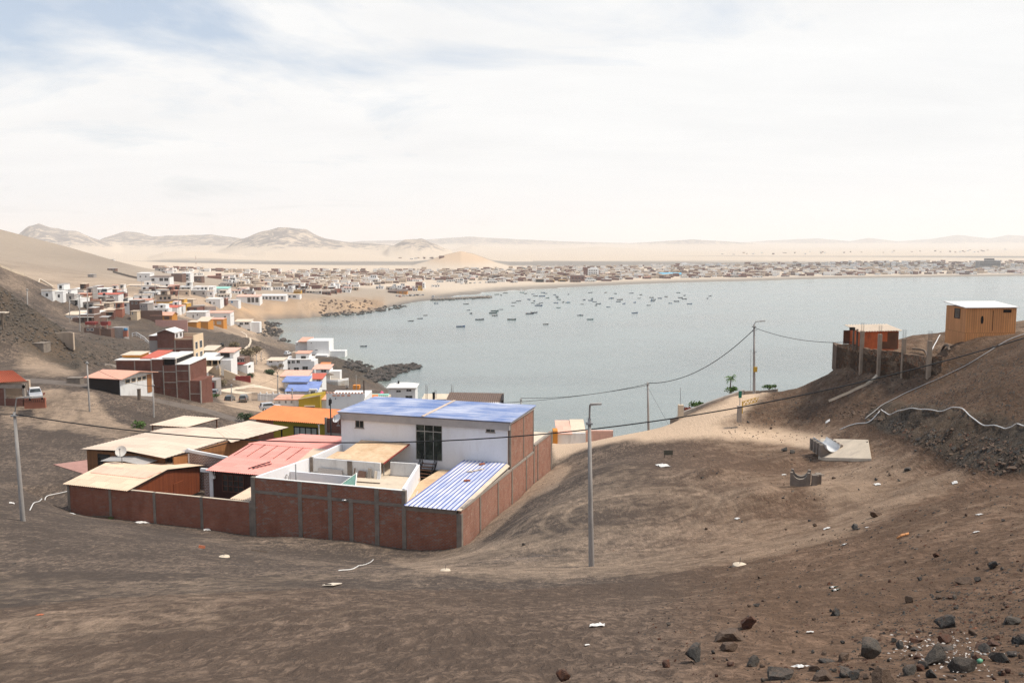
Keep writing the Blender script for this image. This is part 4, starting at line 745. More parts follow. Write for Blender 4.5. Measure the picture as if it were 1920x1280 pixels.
m=LB(x); zz=[ground(*ab2w(a,b))-EYE+.12 for a,b in ((55.8,12.6),(48.0,11.0),(48.0,15.5),(54.8,16.8))]; m.q([(55.8,12.6,zz[0]),(48.0,11.0,zz[1]),(48.0,15.5,zz[2]),(54.8,16.8,zz[3])],.4); o=m.done('slab','paving_pink'); o.name='paving_slab'; o.parent=None; o.location=x.location; o.rotation_euler=x.rotation_euler; tag(o,x['label'],x['category']); bpy.data.objects.remove(x)
# --- clay-tile house behind
ch=root('clay_tile_house',36,34,'orange clay-tiled house with mustard and terracotta front behind the pink roof','house',z=-28)
m=LB(ch); m.cor((28.6,33.2,-23.52),(43.1,33.2,-23.5),(41.8,37.4,-22.35),(28.2,37.4,-22.38),.3,.05,seg=6); m.cor((28.2,37.4,-22.38),(41.8,37.4,-22.35),(43.1,41.6,-23.5),(28.6,41.6,-23.5),.3,.05,seg=6); m.done('roof','roof_clay')
m=LB(ch); m.bx(28.9,42.4,34.0,34.2,-26.0,-23.55); m.bx(28.9,29.1,34.2,41,-28.5,-23.5); m.bx(42.2,42.4,34.2,41,-28.5,-23.5); m.bx(29.1,42.2,40.8,41,-28.5,-23.5); m.done('wall','mustard_wall'); m=LB(ch); m.bx(28.88,42.42,33.97,34.21,-29,-26.0); m.bx(39.8,42.42,33.95,33.99,-26,-23.6); m.done('lower_wall','terracotta_wall')
m=LB(ch); 
for i in range(5): a=33.2+i*.85; m.bx(a-.06,a+.06,33.86,33.97,-26.6,-24.4)
m.bx(33.1,36.7,33.87,33.97,-26.75,-26.6); m.bx(33.1,36.7,33.87,33.97,-24.4,-24.25); m.bx(33.2,36.6,33.88,33.96,-25.5,-25.44); f=m.done('window','wood_black'); m=LB(ch); m.bx(33.2,36.6,33.92,33.95,-26.6,-24.4); sub(m,'pane','curtain',f)
m=LB(ch); m.bx(30.9,31.8,33.9,33.97,-26.4,-24.3); m.done('door','wood_black')
bs=root('brick_shed',26,26,'small roofless brick shed with concrete frame between orange tiles and white house','shed')
m=LB(bs); m.bx(24.9,27.3,26,26.2,-22.9,-21.15); m.bx(24.9,25.1,26.2,30,-26.7,-21.3); m.bx(27.1,27.3,26.2,30,-26.7,-21.3); m.done('wall','brick_mid'); m=LB(bs); m.bx(24.7,24.95,25.9,26.2,-27,-21.05); m.bx(27.25,27.5,25.9,26.2,-27,-21.05); m.bx(24.95,27.25,25.92,26.22,-23.25,-22.9); m.done('concrete_frame','concrete')
m=LB(bs); m.bx(23.6,25.6,27.0,30.5,-21.3,-21.15); m.done('roof_sheet','roof_sand')
loose('utility_post','iron_black','black iron post with a small bracket rising beside the brick shed','post',25.6,24,-26.9,lambda m:(m.tube([(0,0,0),(0,0,8.7)],.075,8),m.box(-.16,.16,-.1,.1,8.0,8.5),m.box(-.09,.09,-.25,-.1,7.8,8.3)))
loose('tarp','tarp_cyan','bright cyan tarpaulin heaped beside the end of the long timber house','tarp',36.0,28.6,-27.3,lambda m:m.mesh([(x*.55-1.9,y*.5-1,(.5+.45*math.sin(x*1.9+y)+.3*math.cos(y*2.3-x))*max(0,math.sin(math.pi*x/8)*math.sin(math.pi*y/5))+1.2*math.sin(math.pi*x/8)*math.sin(math.pi*y/5)) for x in range(9) for y in range(6)],[(x*6+y,(x+1)*6+y,(x+1)*6+y+1,x*6+y+1) for x in range(8) for y in range(5)],0,True))
yl=loose('yard_lamp','pole_concrete','slim pale yard lamp post in front of the clay-tile house','lamp',31.5,31.5,-27.6,lambda m:(m.tube([(0,0,0),(0,0,4.3)],.09,8),m.bar((-.3,0,4.25),(.45,0,4.5),.1,.07)))
# low fence at the foot of the parapet: stray timber
loose('timber_beam','wood_weathered','long grey timber beam lying at the foot of the brick fence','beam',38.6,-.55,-26.55,lambda m:m.bar((-2.9,0,-.28),(2.7,.1,.22),.14,.14))
# ---------------------------------------------------------------- houses and other things of the middle distance and the right-hand hill
class PH:   # a building measured in image units at its own distance: x across, y away from us, z up, in metres about its base
    def __init__(s,name,label,cat,u,v,D=None,yaw=0,group=None,sink=0):
        if D is not None and D>132 and (D<300 or u>300):
            p=hit(u,v)
            if p is not None and .6<p.y/D<1.6: D=None
        if D is None: p=hit(u,v); s.D=p.y
        else: s.D=D; p=atD(u,v,D)
        p=Vector(p); s.k=s.D/FPX*1.0; s.u=u; s.v=v; s.r=empty(name,(p.x,p.y,p.z-sink),yaw,label,cat,group); s.yaw=yaw
    def X(s,u): return (u-s.u)*s.k
    def Z(s,v): return (s.v-v)*s.k
    def box(s,part,mat,u0,u1,v0,v1,y0=0,y1=6,parent=None,deep=0):
        m=MB(); m.box(s.X(u0),s.X(u1),y0,y1,s.Z(v1)-deep,s.Z(v0)); return m.build(part,mat,parent or s.r)
    def wall(s,mat,u0,u1,v0,v1,y0=0,y1=6,deep=2.5,part='wall'): return s.box(part,mat,u0,u1,v0,v1,y0,y1,None,deep)
    def roof(s,mat,u0,u1,vf,vb,y0,y1,over=.35,t=.12,part='roof',skew=0):
        m=MB(); o=over; m.slab([(s.X(u0)-o,y0-o,s.Z(vf)),(s.X(u1)+o,y0-o,s.Z(vf)),(s.X(u1)+o+skew,y1+o,s.Z(vb)),(s.X(u0)-o+skew,y1+o,s.Z(vb))],t); return m.build(part,mat,s.r)
    def gable(s,mat,u0,u1,ve,vr,y0,y1,over=.4,axis='x',part='roof',gmat=None):
        m=MB(); o=over; x0,x1=s.X(u0)-o,s.X(u1)+o; ze,zr=s.Z(ve),s.Z(vr)
        if axis=='x':
            ym=(y0+y1)/2; m.slab([(x0,y0-o,ze),(x1,y0-o,ze),(x1,ym,zr),(x0,ym,zr)],.1); m.slab([(x0,ym,zr-.003),(x1,ym,zr-.003),(x1,y1+o,ze),(x0,y1+o,ze)],.1)
            g=MB()
            for xx in (x0+o,x1-o): g.mesh([(xx-.06,y0,ze-.1),(xx-.06,y1,ze-.1),(xx-.06,ym,zr-.12),(xx+.06,y0,ze-.1),(xx+.06,y1,ze-.1),(xx+.06,ym,zr-.12)],[(0,2,1),(3,4,5),(0,1,4,3),(1,2,5,4),(2,0,3,5)])
        else:
            xm=(x0+x1)/2; m.slab([(x0,y0-o,ze),(xm,y0-o,zr),(xm,y1+o,zr),(x0,y1+o,ze)],.1); m.slab([(xm,y0-o,zr-.003),(x1,y0-o,ze),(x1,y1+o,ze),(xm,y1+o,zr-.003)],.1)
            g=MB()
            for yy in (y0,y1-.12): g.mesh([(x0+o,yy,ze-.1),(x1-o,yy,ze-.1),(xm,yy,zr-.12),(x0+o,yy+.12,ze-.1),(x1-o,yy+.12,ze-.1),(xm,yy+.12,zr-.12)],[(0,1,2),(3,5,4),(0,3,4,1),(1,4,5,2),(2,5,3,0)])
        if gmat: g.build('gable',gmat,s.r)
        return m.build(part,mat,s.r)
    def win(s,u0,u1,v0,v1,y=0,mat='window_dark',frame='white_paint',bars=1):
        x0,x1,z0,z1=s.X(u0),s.X(u1),s.Z(v1),s.Z(v0); t=min(.08,(x1-x0)*.12); m=MB()
        m.box(x0,x1,y-.05,y-.002,z0,z0+t); m.box(x0,x1,y-.05,y-.002,z1-t,z1); m.box(x0,x0+t,y-.05,y-.002,z0+t,z1-t); m.box(x1-t,x1,y-.05,y-.002,z0+t,z1-t)
        for i in range(bars): xx=x0+(x1-x0)*(i+1)/(bars+1); m.box(xx-.03,xx+.03,y-.05,y-.002,z0+t,z1-t)
        f=m.build('window',frame,s.r); m=MB(); m.box(x0+t,x1-t,y-.03,y-.004,z0+t,z1-t); m.build('pane',mat,f); return f
    def winR(s,u,ya,yb,v0,v1,mat='window_dark',frame='white_paint'):   # window on the right-hand side wall
        x=s.X(u); z0,z1=s.Z(v1),s.Z(v0); t=.07; m=MB(); m.box(x+.002,x+.05,ya,yb,z0,z0+t); m.box(x+.002,x+.05,ya,yb,z1-t,z1); m.box(x+.002,x+.05,ya,ya+t,z0+t,z1-t); m.box(x+.002,x+.05,yb-t,yb,z0+t,z1-t); f=m.build('window',frame,s.r)
        m=MB(); m.box(x+.004,x+.03,ya+t,yb-t,z0+t,z1-t); m.build('pane',mat,f)
    def winL(s,u,ya,yb,v0,v1,mat='window_dark',frame='wood_trim'):
        x=s.X(u); z0,z1=s.Z(v1),s.Z(v0); t=.05; m=MB(); m.box(x-.05,x-.002,ya,yb,z0,z0+t); m.box(x-.05,x-.002,ya,yb,z1-t,z1); m.box(x-.05,x-.002,ya,ya+t,z0+t,z1-t); m.box(x-.05,x-.002,yb-t,yb,z0+t,z1-t); f=m.build('window',frame,s.r)
        m=MB(); m.box(x-.03,x-.004,ya+t,yb-t,z0+t,z1-t); m.build('pane',mat,f)
    def post(s,mat,u,v0,v1,y,w=.12,part='post'): m=MB(); x=s.X(u); m.box(x-w/2,x+w/2,y-w/2,y+w/2,s.Z(v1),s.Z(v0)); m.build(part,mat,s.r)
# tall brick house on the slope
h=PH('tall_brick_house','tall three-storey raw brick house with cream side and white attic roof','house',330,692,262)
h.wall('brick_mid',297,364,636,692,0,8,4); h.wall('brick_mid',297,329,622,636,0,7,0,'attic_wall'); h.wall('grey_wall',280,297,638,668,.6,8,4,'side_wall'); h.wall('brick_mid',280,296.8,629,638,.6,8,0,'side_wall')
h.gable('roof_white',297,329,622.5,616,0,7,.35,'y','roof','brick_mid'); h.roof('roof_white',281,297,628.5,627,.6,8,.2)
h.wall('cream_wall',329,364,633.2,636,.3,.5,0,'parapet')
m=MB(); m.box(h.X(364)+.003,h.X(364)+.28,-.15,8.1,-3,h.Z(628)); m.build('front_facade','cream_wall',h.r); m=MB(); m.box(h.X(329),h.X(364),7.7,8.0,h.Z(636),h.Z(628)); m.build('parapet','cream_wall',h.r)
for ya,yb in ((1.0,3.0),(4.6,6.9)):
    for v0,v1 in ((641,655),(662,676)): h.winR(365.8,ya,yb,v0,v1)
m=MB(); m.box(h.X(329)+.003,h.X(329)+.15,.4,6.6,h.Z(636),h.Z(622.6)); m.build('attic_front','white_paint',h.r)
for ya,yb in ((.9,2.4),(4,5.6)): h.winR(330.1,ya,yb,625,633)
for v in (653,672): h.box('floor_beam','concrete',297,364,v-1,v+1,-.05,.02)
for u in (330,): h.box('column','concrete',u-1,u+1,637,692,-.06,.02)
# long stepped brick house
h=PH('stepped_brick_house','long stepped raw brick house with pale roof edge and a dark opening','house',300,738,233)
for u0,u1,v0,v1 in ((219.5,286,674.5,712),(286,308,672.5,722),(308,333,683.5,730),(333,357,682,735),(357,378,713,742)): h.wall('brick_mid',u0,u1,v0,v1,0,9 if u0<350 else 6,4,'wall')
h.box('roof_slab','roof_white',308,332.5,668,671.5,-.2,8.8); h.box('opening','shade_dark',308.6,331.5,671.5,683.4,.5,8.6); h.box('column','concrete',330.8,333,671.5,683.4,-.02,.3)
h.roof('roof_white',219.5,285,673,671.5,0,8.8,.2); h.roof('roof_red',262,290,671,666,1,9,.1); h.roof('roof_white',286.5,307.5,671.3,669.8,0,8.8,.15); h.roof('roof_white',333,357,681,679,0,8.8,.15)
h.wall('orange_wall',222,256,667,671,2,6,0,'roof_room'); h.roof('roof_sand',222,256,666,664.5,2,6,.2,.1,'roof_room_roof')
for u,v0,v1 in ((254.5,675,705),(286,673,716),(308.3,684,728),(332.8,683,732),(356.8,682,742),(377.2,713,744)): h.box('column','concrete',u-1,u+1,v0,v1,-.08,.3,None,3)
for u0,u1,v in ((287,308,695),(309,332,696),(334,356,694),(309,332,716),(334,356,714),(358,376.5,738)): h.box('floor_beam','concrete',u0,u1,v-.8,v+.8,-.06,.2)
# cream veranda house and its neighbours
h=PH('veranda_house','cream house with white sloping veranda roof and balustrade below the tall brick house','house',390,697,252)
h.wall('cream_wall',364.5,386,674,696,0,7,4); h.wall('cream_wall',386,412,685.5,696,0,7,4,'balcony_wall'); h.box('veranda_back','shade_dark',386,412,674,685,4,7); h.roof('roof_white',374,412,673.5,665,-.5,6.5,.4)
for u in (387,398,409.5): h.post('cream_wall',u,674,686,.1,.35)
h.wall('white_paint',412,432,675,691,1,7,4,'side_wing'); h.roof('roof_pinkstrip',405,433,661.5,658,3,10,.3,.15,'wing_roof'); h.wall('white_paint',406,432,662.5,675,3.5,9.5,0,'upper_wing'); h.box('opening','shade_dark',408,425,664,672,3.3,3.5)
m=MB()
for i in range(9): m.box(h.X(407+i*2.4),h.X(407.8+i*2.4),-.4,-.25,h.Z(693-i*1.4),h.Z(687-i*1.4))
m.bar((h.X(405),-.3,h.Z(687.5)),(h.X(428),-.3,h.Z(674.5)),.2); m.build('balustrade','white_paint',h.r)
h=PH('terrace_house','white terrace house with maroon awning below the veranda house','house',447,694,275); h.wall('white_paint',431,464,684,694,0,7,3); h.wall('brown_wall',435,457,672,684,2,7,0,'upper_wall'); h.roof('red_paint',433,456,682,680,-.3,3,.1,.2,'awning'); h.win(436,446,674,680,2); h.win(448,455,674,680,2); h.box('parapet','white_paint',433,455,671,672.2,1.9,2.1); h.winR(464,1,3.5,686,691)
h=PH('small_white_house','small white house with sand-coloured roof beside the stepped brick house','house',370,712,236); h.wall('white_paint',358,378,702,716,0,6,3); h.roof('roof_sand',357,384,701,692.5,-.2,6.5,.3); h.win(362,367,705,710); h.wall('white_paint',379,389,712,731,0,4,4,'side_wing'); h.roof('roof_salmon',379,390,711.5,708.5,0,4,.3)
h=PH('roof_terrace','cream slab roof on posts behind the tall brick house','house',388,666,300); h.wall('cream_wall',377,398,658,666,0,6,3); h.roof('roof_sand',377,401,656.5,651.5,0,7,.3); h.win(381,395,659.5,664)
h=PH('grey_gatehouse','grey concrete stair tower with dark red door by the ramp','house',394,741,226); h.wall('grey_wall',389,404,712,740,0,5,3); h.box('door','red_paint',394.5,403,716,738,-.06,-.004); h.wall('concrete',404,407,712,740,-.3,.4,3,'pillar'); h.wall('concrete_dark',379,390,737,742,-.3,2,3,'low_wall')
h=PH('ramp_wall','cream sloping ramp wall with dark red end beside the pale road','wall',445,712,262)
m=MB(); m.prism([(h.X(420),0),(h.X(450),0),(h.X(450),.4),(h.X(420),.4)],-2,[h.Z(692),h.Z(704.5),h.Z(704.5),h.Z(692)]); m.build('wall_panel','cream_wall',h.r); h.wall('red_paint',442,470,704.6,712,-.3,.2,2,'end_wall'); h.wall('white_paint',437,442,710,712.5,-.3,2,2,'plinth')
h=PH('boundary_wall','long white boundary wall stepping down beside the pale driveway','wall',510,752,200); h.wall('white_dirty',483,545,738,752,0,.3,2,'wall_panel')
for u in (488,500,512,524,536): h.wall('white_paint',u-1,u+1,735,752,-.06,.36,2,'pillar')
h=PH('driveway_slab','pale sloping concrete driveway slab beside parked cars','paving',445,735,232); m=MB(); z=[ground(h.r.location.x+x,h.r.location.y+y)-h.r.location.z+.15 for x,y in ((-5.5,-3),(2,-3),(8.5,13),(1,13))]; m.slab([(-5.5,-3,z[0]),(2,-3,z[1]),(8.5,13,z[2]),(1,13,z[3])],.8); m.build('slab','concrete_pale',h.r)
h=PH('iron_gate','dark iron gate of vertical bars beside the white wall','gate',478,751,203)
m=MB()
for i in range(7): m.box(i*.22-.7,i*.22-.66,0,.04,0,1.9)
m.box(-.75,.7,0,.05,1.85,1.92); m.box(-.75,.7,0,.05,.1,.16); m.build('bars','iron_black',h.r)
# houses on the slope above
def simple(name,label,wall,roofm,u0,u1,v0,v1,D,dep=7,wins=(),rv=None,group=None,gable=False,cat='house',over=.25,rmats=None,wm='window_dark',frame='white_paint',yaw=0):
    h=PH(name,label,cat,(u0+u1)/2,v1,D,yaw,group); h.wall(wall,u0,u1,v0,v1,0,dep,4)
    if gable: h.gable(roofm,u0,u1,v0,rv or v0-5,0,dep,over+.2,gable,'roof',wall)
    elif roofm: h.roof(roofm,u0,u1,v0-.25,(rv if rv is not None else v0-.4),0,dep,over,.18)
    for w in wins: h.win(*w,frame=frame,mat=wm)
    return h
simple('orange_house','orange house with salmon gabled roof and two brown windows on the slope','orange_wall','roof_salmon',284,323,591,606,468,7,[(293,301,594,599),(308.5,318,593,598.5)],585.5,gable='x',wm='brown_wall',frame='wood_trim')
h=PH('pink_wall','long pink curved garden wall beside the orange house','wall',322,614,452)
m=MB(); pts=[(h.X(u),.02*(u-322)**2*.02) for u in range(291,353,6)]
m.prism([(x,y) for x,y in pts]+[(x,y+.4) for x,y in reversed(pts)],-3,[h.Z(604 if u<330 else 598) for u in range(291,353,6)]*2 if False else h.Z(600)); m.build('wall_panel','pink_wall',h.r)
simple('orange_bungalow','low plain orange building at the end of the pink wall','orange_wall','roof_sand',352.5,369,603.5,613,455,6,(),602.5); simple('orange_bungalow','orange building with pale pyramid roof above bare slope','orange_wall','roof_sand',369,390.5,602.5,614.5,450,9,(),596)
h=simple('orange_bungalow','orange house with two barred pale windows at the edge of the slope','orange_wall','roof_salmon',390.5,419,598.5,611,462,7,[(394,402,602,608),(407,415,602,608)],597,wm='curtain')
simple('white_house','plain off-white block house behind the orange bungalows','white_dirty','roof_white',349,386,585,599,505,8,[(361,364,590,596),(369,372,588,592)],583.5)
simple('white_house','white house with long pinkish roof line above the cove','white_paint','roof_pinkstrip',386,432,586.5,600,530,8,[(388,391,593,596),(396,399,592,596),(420,424,592,596)],584); simple('white_house','small grey-blue house jumble beside the long pinkish roof','blue_wall','roof_grey',405,434,592.5,603,515,6,[(410,414,595,599),(422,428,595,599)])
h=simple('beach_house','white flat-roofed house with dark windows on the rocks of the cove','white_paint','roof_sand',440,470,603,614,560,7,[(449,456,604.5,609),(459,467,604,608.5)],599.5); h.wall('white_paint',470,486,604,613,1,6,4,'side_wing')
h=PH('long_white_building','long low white building with teal glass front on the left slope','building',135,565,520); h.wall('white_paint',82,134,548,564,0,8,4); h.box('glazing','glass_teal',92,133,547.6,553,-.15,-.01); h.roof('roof_white',82,134,546.8,545.2,0,8,.3); h.wall('white_paint',134,197.5,543,552,3,10,8,'wing'); h.roof('roof_white',134,198,542,540.5,3,10,.3,.2,'wing_roof')
for i in range(9): u=138+i*6; h.win(u,u+3,544,550,3)
h.box('glazing','glass_teal',188,197,541.5,547,2.8,2.98); h.win(95,100,557,562); h.win(103,110,557,562,0)
simple('white_house','white long low house with pale terrace below the teal-fronted building','white_paint','roof_white',133,177,554.5,563,512,7,[(150,154,556.5,560),(168,173,556.5,560)]); simple('white_house','small white block house with a tan shed roof on the left slope','white_paint','roof_grey',98,116,566,587,430,6,[(107,109,570,573)],565.5); simple('tan_shed','tan shed with sloping roof beside the small white block house','beige_wall','roof_sand',76,98,575,583,425,5,(),570,cat='shed')
simple('maroon_house','white house with maroon terrace front below the long building','white_dirty','roof_red',178,222,552,562.5,505,7,[(184,189,555,559),(194,199,555,559),(206,212,555,559)],550)
simple('beige_house','beige low house with small windows on the left slope','beige_wall','roof_sand',180,206,568,578,450,6,[(184,188,571,574.5),(195,199,571,574.5)]); simple('white_house','white low house with long dark window band on the left slope','white_paint','roof_sand',206,243,567,578,455,7,[(210,216,569.5,574),(219,226,569.5,574),(230,238,569.5,574)])
simple('brown_house','two-storey brown brick house with grey base on the slope','brown_wall','roof_grey',243,262,563,580,440,7,[(247,250,566,570),(254,258,566,570)]); simple('grey_house','grey concrete house frame beside the brown brick house','grey_wall','roof_grey',262,277,569,580,438,7,[(264,267,571.5,577),(269,272,571.5,577),(273,276,571.5,577)])
simple('yellow_row','low yellow and white row of rooms on the bare slope','white_paint','roof_sand',238,294,535,541,640,6,[(u,u+5,536.5,540.5) for u in (243,250,257,264,271,278,285)],533.5,cat='building'); simple('yellow_house','plain yellow end house of the low row on the bare slope','yellow_wall','roof_sand',229.5,238,536,542,635,6)
simple('white_house','white house with pale blue tank at the foot of the big hill','white_paint','roof_white',257,281,512.5,526,760,10,[(262,265,517,520),(272,275,517,520)],511); simple('white_house','white veranda house with orange panel at the foot of the big hill','white_paint','roof_brown',281,318,519.5,528.5,750,9,[(284,290,522,527),(299,306,521,527),(308,316,521,527)],517.5)
simple('brown_house','large windowless brown block joined to a white front','brown_wall','roof_grey',321.5,341.5,513,528,770,11); simple('white_house','white front with four dark windows joined to the large brown block','white_paint','roof_white',341.5,357,512.5,528,768,10,[(343,347,515,519),(349,354,515,519),(343,347,521,525),(349,354,521,525)],510.5); simple('brown_house','small brown and white house right of the large brown block','brown_wall','roof_grey',357.5,378,518,529,765,9,[(366,370,522,526),(372,376,522,526)])
simple('red_roof_house','white house with bright red roof on the slope','white_paint','roof_red',301,333,576.5,586,485,7,[(314,317,579,583),(320,322,579,583)],573)
simple('yellow_house','yellow house with dark slanting solar panels on the roof','yellow_wall','roof_brown',288,318,565.5,573,540,7,(),562.5); simple('sand_house','sand-coloured low house with two small windows behind the yellow house','beige_wall','roof_sand',328,362,561.5,569,570,8,[(332,334,564,566.5),(340,344,563.5,566)]); simple('white_house','white and blue painted house on the edge of the sandy bluff','white_paint','roof_white',386,413,560.5,572,590,8,[(392,396,565,570),(400,403,566,570)],559); simple('blue_row','low white row with blue doors along the sandy bluff','white_paint','roof_white',413,447,562.5,569,600,6,[(416,420,564,568),(424,428,564,568),(433,437,564,568)],wm='boat_blue'); simple('white_house','white house with wide glass front above the sandy bluff','white_paint','roof_pinkstrip',443,487,556,569,610,9,[(464,470,557.5,567),(471.5,477,557.5,567),(479,485,557.5,567)],553)
simple('terrace_row','white row of rooms with glass fronts on the bluff above the cove','white_paint','roof_white',488,536,554.5,563,640,8,[(u,u+4,556,561) for u in (491,498,505,512,519,527)],552); simple('white_house','long white house with tan roof along the bluff above the beach','white_paint','roof_sand',538,562,552,560,690,8,[(541,545,554,558),(549,555,554,558)])
simple('white_house','white house with tall dark windows and green shrubs on the town slope','white_paint','roof_white',362,400,538,548,680,9,[(370,373,540,545),(376,379,540,545),(383,386,540,545),(391,394,540,545)],536.5); simple('white_house','white house with mint roof behind the parked cars on the slope','white_paint','roof_mint',400,428,541,551,660,9,[(404,408,544,548),(415,419,544,548)],538)
# white beach house on the point, villas and the houses above the inlet
h=PH('beach_house','large plain white three-storey house standing alone above the inlet','house',597,666,478); h.wall('white_paint',576,617,638.5,667,0,14,5); h.wall('white_paint',549,576,643,655,6,14,5,'side_wing'); h.roof('roof_salmon',556,577,641.2,637,4,16,.2,.2); h.win(578,587,655.8,657.6,bars=0); h.win(590.5,596,655,656.8,bars=0); h.win(583,585.5,641.5,643.5,bars=0); h.win(551,554,646.5,648.5,6,bars=0); h.wall('white_paint',617,646,658.5,672,2,9,5,'sea_terrace'); h.wall('white_paint',594,617,663.5,668,-5,0,5,'front_terrace')
m=MB(); [m.box(h.X(617+i*3.2),h.X(617+i*3.2)+.12,1.9,2.05,h.Z(658.5),h.Z(656)) for i in range(10)]; m.box(h.X(617),h.X(646),1.92,2.02,h.Z(656.4),h.Z(655.9)); m.build('railing','white_paint',h.r)
h=PH('white_villa','two-storey white villa with five grey windows and a salmon roof room','house',560,697,352); h.wall('white_paint',534,584,674,697,0,8,4); h.roof('roof_white',534,584,673.3,671.5,0,8,.2); h.wall('white_paint',553,578,663.5,673,2,7,0,'roof_room'); h.roof('roof_salmon',553,579,662.5,660.5,2,7,.3,.15,'roof_room_roof'); h.wall('beige_wall',544,554,661,673,3,6,0,'water_tower'); h.box('opening','glass_dark',563,572,668,673,1.9,1.99)
for u0,u1,v0,v1 in ((537,545,676,682),(547,553.5,675,681),(556.5,563,674.5,680.5),(551,561,688,694),(567,578,686,693.5),(538,544,689,693)): h.win(u0,u1,v0,v1,frame='white_dirty',mat='glass_dark')
h.wall('white_paint',584,590,676,697,0,7,4,'side_wing')
simple('white_house','low white house with two windows left of the villa','white_paint','roof_sand',500,531,675.5,688,365,7,[(504,511,676,680),(520,524,677,679)],673.5)
simple('pink_roof_house','white house with pink patio roofs below the villa','white_paint','roof_pinkstrip',526,577,705,716,310,7,[(541,549,705.5,711)],699); h=simple('red_roof_house','white house with bright red roof and large dark window below the villa','white_paint','roof_red',578,604,710,726,300,7,[(593.5,602.5,711,720)],704.5)
simple('brown_wall','dark brown garden wall between the pink and red roofs','brown_wall',None,546,577,711,719,302,.5,cat='wall')
h=PH('terrace_villa','white villa with round sea terrace above the dark rocks','house',612,716,318); h.wall('white_paint',590,616,694,712,2,9,4); h.roof('roof_pinkstrip',584,616,692.5,688.5,2,10,.3); h.win(600,610.5,694,699,2); h.wall('white_paint',616,634,698,714,4,8,4,'side_wall')
m=MB(); pts=[(h.X(600)+(h.X(652)-h.X(600))*i/10,-1.5-1.2*math.sin(math.pi*i/10)+ (3.5*max(0,i-7)/3)) for i in range(11)]; m.prism(pts+[(x,y+.35) for x,y in reversed(pts)],-3,h.Z(709.5)); m.build('terrace_wall','white_paint',h.r); m=MB(); m.prism(pts+[(h.X(640),6),(h.X(604),6)],-3.2,h.Z(713.5)); m.build('terrace_floor','concrete_pale',h.r)
m=MB(); m.prism(pts+[(h.X(640),6),(h.X(604),6)],-6,-3.25); m.build('terrace_base','stone_wall',h.r)
p=h.r.location; um=empty('beach_umbrella',(p.x+h.X(617),p.y+1.5,p.z+h.Z(713.5)),0,'grey thatched umbrella on the round sea terrace','umbrella'); m=MB(); m.tube([(0,0,0),(0,0,2.4)],.06,6); m.build('pole','wood_weathered',um); m=MB(); n=12; m.mesh([(0,0,2.9)]+[(1.7*math.cos(2*math.pi*i/n),1.7*math.sin(2*math.pi*i/n),2.05+.06*(i%2)) for i in range(n)],[(0,1+i,1+(i+1)%n) for i in range(n)]+[tuple(range(n,0,-1))]); m.build('thatch','straw',um)
simple('tool_shed','small shed with two orange sheet roofs on the bare point','white_dirty','roof_clay',600,617,684,690,345,4,(),681,cat='shed')
h=PH('blue_roof_house','white house under two faded blue sheet roofs above the inlet','house',562,745,262); h.wall('white_paint',527,572,721,735,4,9,4); h.roof('roof_blue_far',524,572,718.5,712.5,3.5,9,.2,.1,'rear_roof'); h.wall('white_paint',540,598,731,746,-.5,5,4,'front_wall'); h.roof('roof_blue_far',537,597,731.5,719.5,-1,5.5,.2); h.wall('white_paint',582,597,727,743,-1.6,-.6,2,'porch'); h.win(585,594,730,741,-1.6,frame='white_dirty',mat='glass_dark',bars=2); h.wall('red_paint',532,548,737,742,-1.2,-.6,2,'low_wall'); h.roof('roof_sand',547,578,742.5,738,-4,-1.5,.2,.1,'porch_roof')
simple('terracotta_wall','dark terracotta wall with a small gate right of the blue roof house','terracotta_wall',None,598,614,734,739,265,.5,cat='wall')
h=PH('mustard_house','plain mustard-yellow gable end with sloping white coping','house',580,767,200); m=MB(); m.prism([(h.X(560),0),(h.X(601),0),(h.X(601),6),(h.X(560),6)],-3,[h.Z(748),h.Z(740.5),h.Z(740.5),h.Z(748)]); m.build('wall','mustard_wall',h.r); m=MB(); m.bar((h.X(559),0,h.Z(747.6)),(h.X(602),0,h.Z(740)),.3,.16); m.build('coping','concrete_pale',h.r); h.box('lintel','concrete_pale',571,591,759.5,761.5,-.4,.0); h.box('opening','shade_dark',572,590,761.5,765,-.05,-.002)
h=PH('white_warehouse','big blank white wall building with pink crenellated top','building',647,782,184); h.wall('white_paint',612,684,746,784,0,9,4); h.wall('white_paint',612,684,736.5,746,0,.3,0,'parapet')
m=MB(); [m.box(h.X(612+i*6),h.X(615.5+i*6),-.02,.32,h.Z(736.5),h.Z(734)) for i in range(12)]; m.build('battlements','roof_pinkstrip',h.r)
for u in (624,632,641,652): h.box('panel','roof_salmon',u,u+6,738.5,741.5,-.04,-.003)
h.box('flue','iron_black',629,630.5,745,747,-.08,-.003); h.post('pole_wood',683,712,746,.5,.25,'flag_pole')
h=PH('rooftop_box','orange scalloped pergola box standing behind the white battlements','pergola',668,740,206); h.box('box_body','orange_paint',661.5,674,722,729,0,2.4); [h.box('scallop','orange_paint',661.5+i*2.6,663.3+i*2.6,729,731,-.02,.2) for i in range(5)]; h.post('wood_weathered',662.5,729,742,.4); h.post('wood_weathered',673,729,742,.4); h.post('wood_weathered',673,729,742,2.2); h.post('wood_weathered',662.5,729,742,2.2)
simple('white_house','low white house with speckled wall between mustard house and warehouse','white_dirty','roof_salmon',601,613,748,766,210,5,(),745)
simple('white_house','long low white garden rooms left of the mustard house','white_dirty','roof_salmon',515,560,748,762,215,5,[(522,526,751,756),(534,538,750,756),(545,549,750,756)],746)
